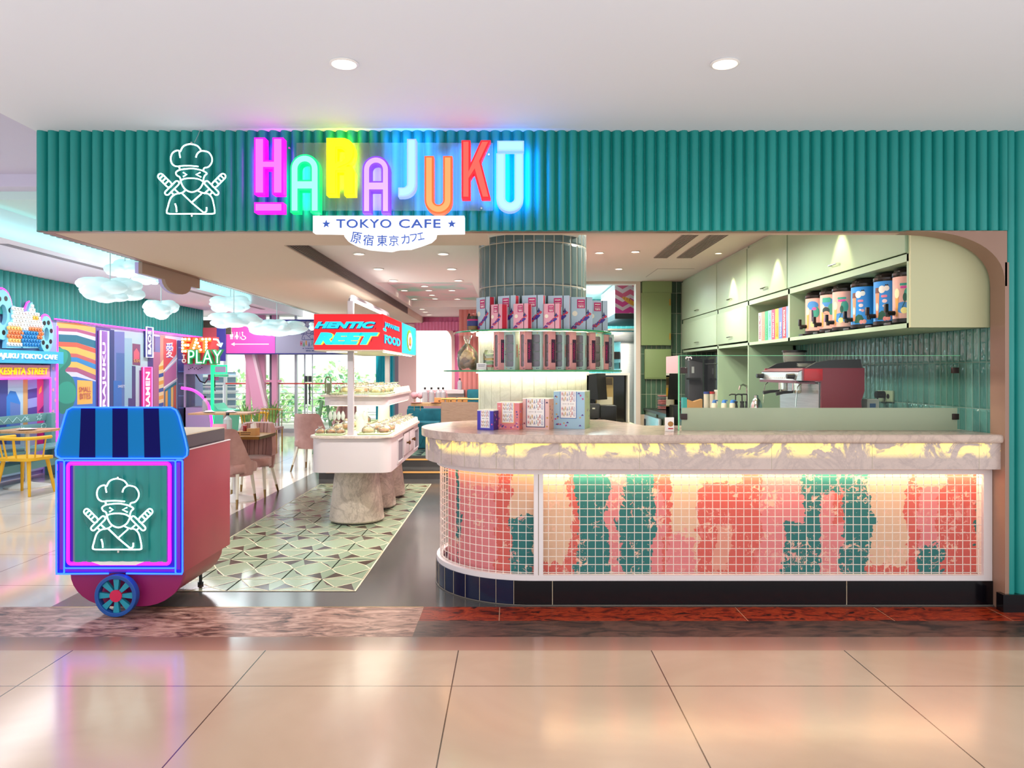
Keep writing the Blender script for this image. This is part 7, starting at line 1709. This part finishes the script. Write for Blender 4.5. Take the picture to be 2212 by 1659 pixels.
Yb = 18.5; m = MB().m(PKS).prism([(ax(527, Yb), 2.0), (ax(543, Yb), 2.0), (ax(584, Yb), 0), (ax(555, Yb), 0)], lambda u, v: (u, Yb, v), lambda u, v: (u, Yb+.2, v)).m(PKL).prism([(ax(543, Yb), 2.0), (ax(549, Yb), 2.0), (ax(590, Yb), 0), (ax(584, Yb), 0)], lambda u, v: (u, Yb-.02, v), lambda u, v: (u, Yb+.2, v)); m.build('brace', e, smooth=False)
for a_, b_ in ((533, 541), (556, 574), (589, 600)): MB().m(PKS).box(ax(a_, Yb+.3), ax(b_, Yb+.3), Yb+.22, Yb+.34, 0, 2.9).build('column', e, smooth=False)
MB().m(PKS).box(ax(541, Yb), ax(600, Yb), Yb+.25, Yb+.32, 1.25, 1.31).box(ax(541, Yb), ax(600, Yb), Yb+.25, Yb+.32, .55, .6).m(mat('grey_mesh', '#70707e', .6)).box(ax(572, Yb), ax(592, Yb), Yb+.36, Yb+.38, .1, 2.9).build('crossbar', e, smooth=False)
# hanging wayfinding sign
Ys2 = 18.3; e = thing('washroom_sign', 'wide pink and grey hanging sign with washroom symbols and an arrow', 'sign', (ax(590, Ys2), Ys2, az(765, Ys2)))
gx = lambda p: ax(p, Ys2); gz = lambda p: az(p, Ys2)
MB().m(CHROME).cyl((gx(520), Ys2+.05, gz(690)), (gx(520), Ys2+.05, 2.9), .012, n=8).cyl((gx(700), Ys2+.05, gz(690)), (gx(700), Ys2+.05, 2.9), .012, n=8).build('hanger_rod', e)
MB().m(mat('navy_frame', '#2a2f8a', .5)).box(gx(487), gx(740), Ys2, Ys2+.1, gz(765), gz(690)).build('frame', e, smooth=False)
PP = glow('pink_sign_face', '#f04fae', .42, '#e04fa6'); MB().m(PP).box(gx(489), gx(594), Ys2-.006, Ys2, gz(763), gz(694)).build('pink_panel', e, smooth=False)
MB().m(mat('lilac_grey_face', '#9c9cb4', .5)).box(gx(595), gx(740), Ys2-.006, Ys2, gz(763), gz(694)).build('grey_panel', e, smooth=False)
m = MB(front(Ys2-.008)).m(mat('white_symbol', '#f6eef4', .5, emit='#ffffff', es=.3))
m.prism([(gx(499), gz(743.5)), (gx(507), gz(747.5)), (gx(507), gz(744.3)), (gx(581), gz(744.3)), (gx(581), gz(742.6)), (gx(507), gz(742.6)), (gx(507), gz(739.5))], lambda u, v: (u, v, 0), lambda u, v: (u, v, .003))
def disc(cx, cy, r, n=14): m.prism([(gx(cx)+r*math.cos(2*PI*q/n), gz(cy)+r*math.sin(2*PI*q/n)) for q in range(n)], lambda u, v: (u, v, 0), lambda u, v: (u, v, .003))
def bx_(a_, b_, c_, d__): m.box(gx(a_), gx(b_), gz(d__), gz(c_), 0, .003)
disc(500.5, 719, .022); bx_(497, 504, 721.5, 727.5); bx_(498, 500, 727.5, 733); bx_(501, 503, 727.5, 733)
bx_(506.3, 506.8, 717, 733); disc(512, 719, .022); m.prism([(gx(510.5), gz(721.5)), (gx(513.5), gz(721.5)), (gx(516.5), gz(728.5)), (gx(507.5), gz(728.5))], lambda u, v: (u, v, 0), lambda u, v: (u, v, .003)); bx_(510, 511.6, 728, 733); bx_(512.4, 514, 728, 733); bx_(518, 518.5, 717, 733)
disc(524, 718.5, .02); m.tube([(gx(524), gz(721), .002), (gx(524.6), gz(726), .002), (gx(529), gz(726.5), .002), (gx(531), gz(731), .002)], .012, 6); m.tube([(gx(526)+.06*math.cos(q*PI/8), gz(729)+.05*math.sin(q*PI/8), .002) for q in range(7, 17)], .010, 6); m.build('white_symbols', e, smooth=False)
m = MB(front(Ys2-.008)).m(mat('navy_line', '#3a3f86', .5)); k = (gz(692)-gz(734))/(910-180); c0 = gx(667)
for pts, sm, cl in chef_paths():
    q = [(c0+(p[0]-532)*k, gz(734)+(910-p[1])*k, 0) for p in pts]; m.tube(q, .006, 4, bool(cl))
m.build('line_drawing', e)
m = MB()
for i, (ch, c) in enumerate(zip('HARAJUKU', ('#c22f4a', '#3f8a4a', '#d0902f', '#4a4a9a', '#5f8fa0', '#c2503a', '#b3283f', '#4a5aa6'))):
    m.m(mat('ink_'+c[1:], c, .5)); dz = (0, 2, -1, 2, -1, 3, 0, 2)[i]; letters(m, front(Ys2-.008), ch, gx(649+i*5.6), gx(653+i*5.6), gz(747+dz), gz(737+dz), .002, .03)
m.m(mat('navy_line')); letters(m, front(Ys2-.008), '★ TOKYO CAFE ★', gx(653), gx(694), gz(754), gz(751), .002, .02); letters(m, front(Ys2-.008), '原宿 東京', gx(661), gx(684), gz(759), gz(756.5), .002, .01); m.build('lettering', e, smooth=False)
# EAT TO PLAY sign and claw machine
Ye = 15.9; ex = lambda p: ax(p, Ye); ez_ = lambda p: az(p, Ye)
e = thing('marquee_sign', 'bulb-lit orange and green marquee sign reading eat to play', 'sign', (ex(440), Ye, ez_(787)))
MB().m(mat('coral_board', '#c0404a', .5)).box(ex(394), ex(470), Ye+.02, Ye+.08, ez_(785), ez_(728)).build('board', e, smooth=False)
OR = glow('orange_letter', '#ff6a2a', .8); m = MB().m(OR); letters(m, front(Ye) @ Matrix.Rotation(math.radians(0), 4, 'Z'), 'EAT', ex(396), ex(457), ez_(762), ez_(730), .05, .06, 1.05); m.build('orange_letters', e, smooth=False)
m = MB(front(Ye-.105)).m(glow('bulb_light', '#fff0c8', 5))
def bulbs(pl):
    for (a_, b_), (c_, d__) in pl:
        L = math.hypot(c_-a_, d__-b_); n_ = max(1, int(L/6))
        for q in range(n_+1): m.ball((ex(a_+(c_-a_)*q/n_), ez_(b_+(d__-b_)*q/n_), 0), .024, 8)
bulbs([((399, 733), (399, 759)), ((405, 733), (413, 733)), ((405, 746), (411, 746)), ((405, 759), (414, 759)), ((421, 758), (429, 734)), ((429, 734), (438, 756)), ((442, 733), (457, 733)), ((450, 739), (450, 757))])
m.build('bulb', e)
m = MB().m(mat('green_letter', '#1f8a52', .4, emit='#1f9a5a', es=.3)); letters(m, front(Ye-.02), 'PLAY', ex(411), ex(486), ez_(787), ez_(755), .06, .05, 1.02); m.build('green_letters', e, smooth=False)
m = MB().m(glow('mint_neon', '#b9ffd8', 1.6)); letters(m, front(Ye-.142), 'PLAY', ex(413), ex(484), ez_(785), ez_(757), .006, -.012, 1.06); m.tube([(ex(463), Ye-.05, ez_(733)), (ex(472), Ye-.05, ez_(734)), (ex(478), Ye-.05, ez_(745))], .018, 6).tube([(ex(471), Ye-.05, ez_(744)), (ex(479), Ye-.05, ez_(749)), (ex(482), Ye-.05, ez_(741))], .018, 6); m.build('mint_neon', e, smooth=False)
m = MB().m(PAPER); letters(m, front(Ye-.02), 'T', ex(396), ex(402), ez_(774), ez_(766), .02, .04); letters(m, front(Ye-.02), 'O', ex(395), ex(404), ez_(784), ez_(775), .02, .04); m.build('white_letters', e, smooth=False)
Yk = 16.0; kx = lambda p: ax(p, Yk); kz = lambda p: az(p, Yk)
e = thing('claw_machine', 'tall claw game cabinet with green neon edge under the marquee sign', 'arcade machine', (kx(435), Yk+.4, 0))
MB().m(mat('lilac_panel', '#a79ac2', .5)).box(kx(397), kx(456), Yk, Yk+.8, kz(808), kz(788)).build('header', e, smooth=False)
MB().m(mat('lilac_panel')).box(kx(397), kx(401), Yk, Yk+.05, 0, kz(808)).box(kx(397), kx(456), Yk, Yk+.8, 0, kz(880)).build('cabinet', e, smooth=False)
m = MB().m(CLEAR).box(kx(401), kx(456), Yk+.01, Yk+.015, kz(880), kz(808)); m.build('glass', e, smooth=False)
m = MB().m(mat('black_ink')); 
for q in range(8): m.box(kx(407+q*4), kx(409+q*4), Yk-.004, Yk, kz(799-(q*7) % 5), kz(797-(q*7) % 5))
m.build('print', e, smooth=False)
m = MB().m(mat('magenta_part', '#b0308a', .4)).box(kx(437), kx(453), Yk+.3, Yk+.5, kz(822), kz(809)).m(BLACK).cyl((kx(446), Yk+.4, kz(838)), (kx(446), Yk+.4, kz(822)), .03, n=8).tube([(kx(408), Yk+.35, kz(809)), (kx(418), Yk+.35, kz(824)), (kx(428), Yk+.35, kz(828)), (kx(437), Yk+.35, kz(816))], .015, 6).cyl((kx(446), Yk+.4, kz(838)), (kx(443), Yk+.4, kz(846)), .01, n=6).cyl((kx(446), Yk+.4, kz(838)), (kx(449), Yk+.4, kz(846)), .01, n=6); m.build('claw', e)
GN = glow('green_neon', '#14e07a', 1.4); m = MB().m(GN).box(kx(456), kx(461), Yk-.02, Yk+.04, 0, kz(788)).tube([(kx(463), Yk, kz(806)), (kx(490), Yk, kz(806)), (kx(490), Yk, kz(790)), (kx(463), Yk, kz(790))], .02, 6, True); m.build('green_neon', e, smooth=False)
MB().m(mat('mint_panel', '#58d0a8', .4)).prism([(kx(461), kz(872)), (kx(470), kz(884)), (kx(497), kz(887)), (kx(490), 0), (kx(466), 0)], lambda u, v: (u, Yk, v), lambda u, v: (u, Yk+.6, v)).build('control_desk', e, smooth=False)
MB().m(mat('mint_panel')).box(kx(462), kx(490), Yk+.05, Yk+.1, kz(814), kz(809)).build('ledge', e, smooth=False)
m = MB().m(glow('pink_neon', '#ff2fc0', 3)).tube([tuple(v) for v in smooth_path([(ax(392, 15.4), 15.4, az(838, 15.4)), (ax(420, 15.4), 15.4, az(844, 15.4)), (ax(445, 15.4), 15.4, az(866, 15.4)), (ax(456, 15.4), 15.4, az(900, 15.4)), (ax(460, 15.4), 15.4, .03)], 5)], .03, 6)
tag(m.build('neon_arc'), 'bright pink neon arc curving down before the claw machine', 'neon tube')
Yq = 17.2; e = thing('coral_wall_panel', 'coral printed panel behind the marquee sign in the hall corner', 'panel', (ax(455, Yq), Yq, 0))
m = MB().m(mm('#d05a62')).box(ax(430, Yq), ax(468, Yq), Yq, Yq+.02, az(790, Yq), 2.5).m(mm('#4a4aa0')).box(ax(468, Yq), ax(487, Yq), Yq, Yq+.02, 1.75, 2.5); m.build('panel', e, smooth=False)
vent('return_air_grille', 'beige return air grille high in the hall corner beside the green band', front(17.3), ax(432, 17.3), ax(500, 17.3), az(722, 17.3), az(692, 17.3), 10, mat('beige_grille', '#b5a489', .5))
# curtain, easel, planters by the glass
e = thing('teal_curtain', 'bright teal curtain at the right of the far glass front', 'curtain', (ax(846, 18.7), 18.7, 0)); pts = []
for i in range(17): pts.append((ax(812, 18.7)+i*.026, 18.7+(.05 if i % 2 else 0)))
MB().m(mat('teal_curtain', '#38cbd8', .7)).pz(pts+[(p[0], p[1]+.02) for p in reversed(pts)], .004, 2.1).build('cloth', e)
MB().m(mat('mauve_column', '#8a7f8a', .6)).box(ax(853, 18.2), ax(862, 18.2), 18.2, 18.3, 0, 2.9).m(mat('pale_pink_steel')).box(ax(862, 17.8), ax(880, 17.8), 17.8, 17.9, 0, 2.9).build('wall_pier', None, smooth=False)['kind'] = 'structure'
e = thing('easel_board', 'green A-frame menu board beyond the bakery island', 'menu board', (-4.3+.9, 14.0, 0)); xx = ax(700, 14.0)
MB().m(mat('easel_green', '#5f8a62', .5)).prism([(xx-.22, 0), (xx-.17, 0), (xx-.02, .98), (xx-.07, .98)], lambda u, v: (u, 14.0, v), lambda u, v: (u, 14.05, v)).prism([(xx+.22, 0), (xx+.17, 0), (xx+.02, .98), (xx+.07, .98)], lambda u, v: (u, 14.0, v), lambda u, v: (u, 14.05, v)).box(xx-.17, xx+.17, 14.0, 14.05, .25, .31).build('frame', e, smooth=False)
def planter(px, lab, h):
    Y = 17.6; x = ax(px, Y); e = thing('potted_spider_plant', f'spiky green plant in a white trough before the far glass, {lab}', 'potted plant', (x, Y, 0), 'spiky plants before the far glass'); rnd = random.Random(px)
    MB().m(WB).box(x-.105, x+.105, Y-.1, Y+.1, 0, .33, .02).build('trough', e); m = MB().m(noisy('blade_leaf', [(.3, '#4f8a3f'), (.7, '#9fc26a')], 8, 2, .5))
    for k in range(38):
        a_ = rnd.uniform(0, 2*PI); L = h*rnd.uniform(.6, 1.1); s_ = rnd.uniform(.12, .38); bx = x+rnd.uniform(-.06, .06); pr = None; pts = []
        for q in range(5): t_ = q/4; pts.append(Vector((bx+math.cos(a_)*s_*t_**1.5, Y+math.sin(a_)*s_*t_**1.5*.5, .33+L*(t_-.45*t_*t_*(s_*2.4)))))
        for A, B, wA, wB in zip(pts, pts[1:], (.016, .018, .014, .008), (.018, .014, .008, .001)):
            m.face([(A.x-wA, A.y, A.z), (A.x+wA, A.y, A.z), (B.x+wB, B.y, B.z), (B.x-wB, B.y, B.z)])
    m.build('leaves', e, smooth=False)
planter(533, 'left', .55); planter(556, 'middle', .4); planter(588, 'right', .7)
# ============================================================ OUTSIDE
GRS = noisy('outdoor_paving', [(.3, '#b9b9b0'), (.7, '#d0d0c6')], 1, 2, .8)
sbox('ground', GRS, -30, 16, 19.2, 46, -.12, -.02)
def house(label, x0, x1, y, h, wl, wn):
    e = thing('white_building', label, 'building', ((x0+x1)/2, y, -.02)); MB().m(wl).box(x0, x1, y, y+5, -.02, h).build('walls', e, smooth=False)
    for (u, v, a_, b_) in wn: MB().m(mat('window_blue', '#8fb4d8', .2)).box(u, u+a_, y-.03, y, v, v+b_).build('window', e, smooth=False)
house('white building with small blue windows beyond the shrubs', -14, -2, 38, 4.9, mat('white_render', '#e9e3df', .8), [(-9.8, 2.4, 1.0, 1.0), (-8.4, 2.4, 1.0, 1.0), (-6.3, 2.5, 1.3, .8), (-12.4, 2.4, 1.6, 1.2), (-4.6, 2.5, 1.0, .8)])
house('pale blue-grey building behind the slatted balcony', -24, -15, 32, 7, mat('grey_render', '#b9c6cf', .8), [(-22, 1, 1.4, 1.6), (-19, 1, 1.4, 1.6)])
def bush(label, x, y, r, h, seed, cols):
    e = thing('shrub', label, 'shrub', (x, y, -.02), 'shrubs outside the glass front'); rnd = random.Random(seed); m = MB()
    lm = [mat('leaf_'+c[1:], c, .7) for c in cols]
    for k in range(340):
        d = Vector((rnd.gauss(0, 1), rnd.gauss(0, 1), rnd.gauss(0, 1))).normalized()*rnd.uniform(.55, 1.0); c = Vector((x+d.x*r, y+d.y*r*.7, max(.02, h*.5+d.z*h*.5))); m.m(rnd.choice(lm)); s_ = rnd.uniform(.08, .17)
        u = Vector((rnd.gauss(0, 1), rnd.gauss(0, 1), rnd.gauss(0, 1))).normalized(); v = u.orthogonal().normalized()
        m.face([c-u*s_, c+v*s_*.5, c+u*s_, c-v*s_*.5])
    m.build('foliage', e, smooth=False, recalc=False); MB().m(mat('bark', '#6d5a48', .8)).cyl((x, y, -.02), (x, y, h*.5), .08, n=8).build('stem', e)
GC = ('#8fc27f', '#b3dc9c', '#d0ecb8', '#7fb592')
for i, (x, y, r, h, lab) in enumerate(((-12.0, 28, 1.3, 1.5, 'far left'), (-9.2, 27, 1.4, 1.6, 'centre left'), (-6.3, 27.5, 1.3, 1.9, 'centre right'), (-3.9, 26.5, 1.1, 1.7, 'right'), (-7.2, 23, 1.2, 1.0, 'low one in front'), (-5.0, 22.5, .9, .95, 'low one front right'), (-10.2, 22.8, .9, .7, 'low one front left'))):
    bush('pale green shrub outside the glass front, '+lab, x, y, r, h, i, GC)
e = thing('terrace_railing', 'steel terrace railing outside the far glass doors', 'railing', (-6.5, 20.6, -.02)); m = MB().m(CHROME)
for k in range(6): m.cyl((-10, 20.6, .25+k*.17), (-3.2, 20.6, .25+k*.17), .012, n=6)
for k in range(7): m.cyl((-10+k*1.13, 20.6, -.02), (-10+k*1.13, 20.6, 1.15), .022, n=6)
m.build('rail', e)
e = thing('louvred_screen', 'pale horizontal louvred screen outside left of the pink brace', 'screen', (-7.6, 21.0, -.02)); m = MB().m(mat('louvre_blue', '#7f9cb0', .5)).box(-9.3, -7.6, 21.1, 21.14, -.02, 1.5).m(mat('louvre_white', '#dfe6ea', .5))
for k in range(9): m.box(-9.3, -7.5, 21.0, 21.1, .1+k*.21, .16+k*.21)
m.build('slats', e, smooth=False)
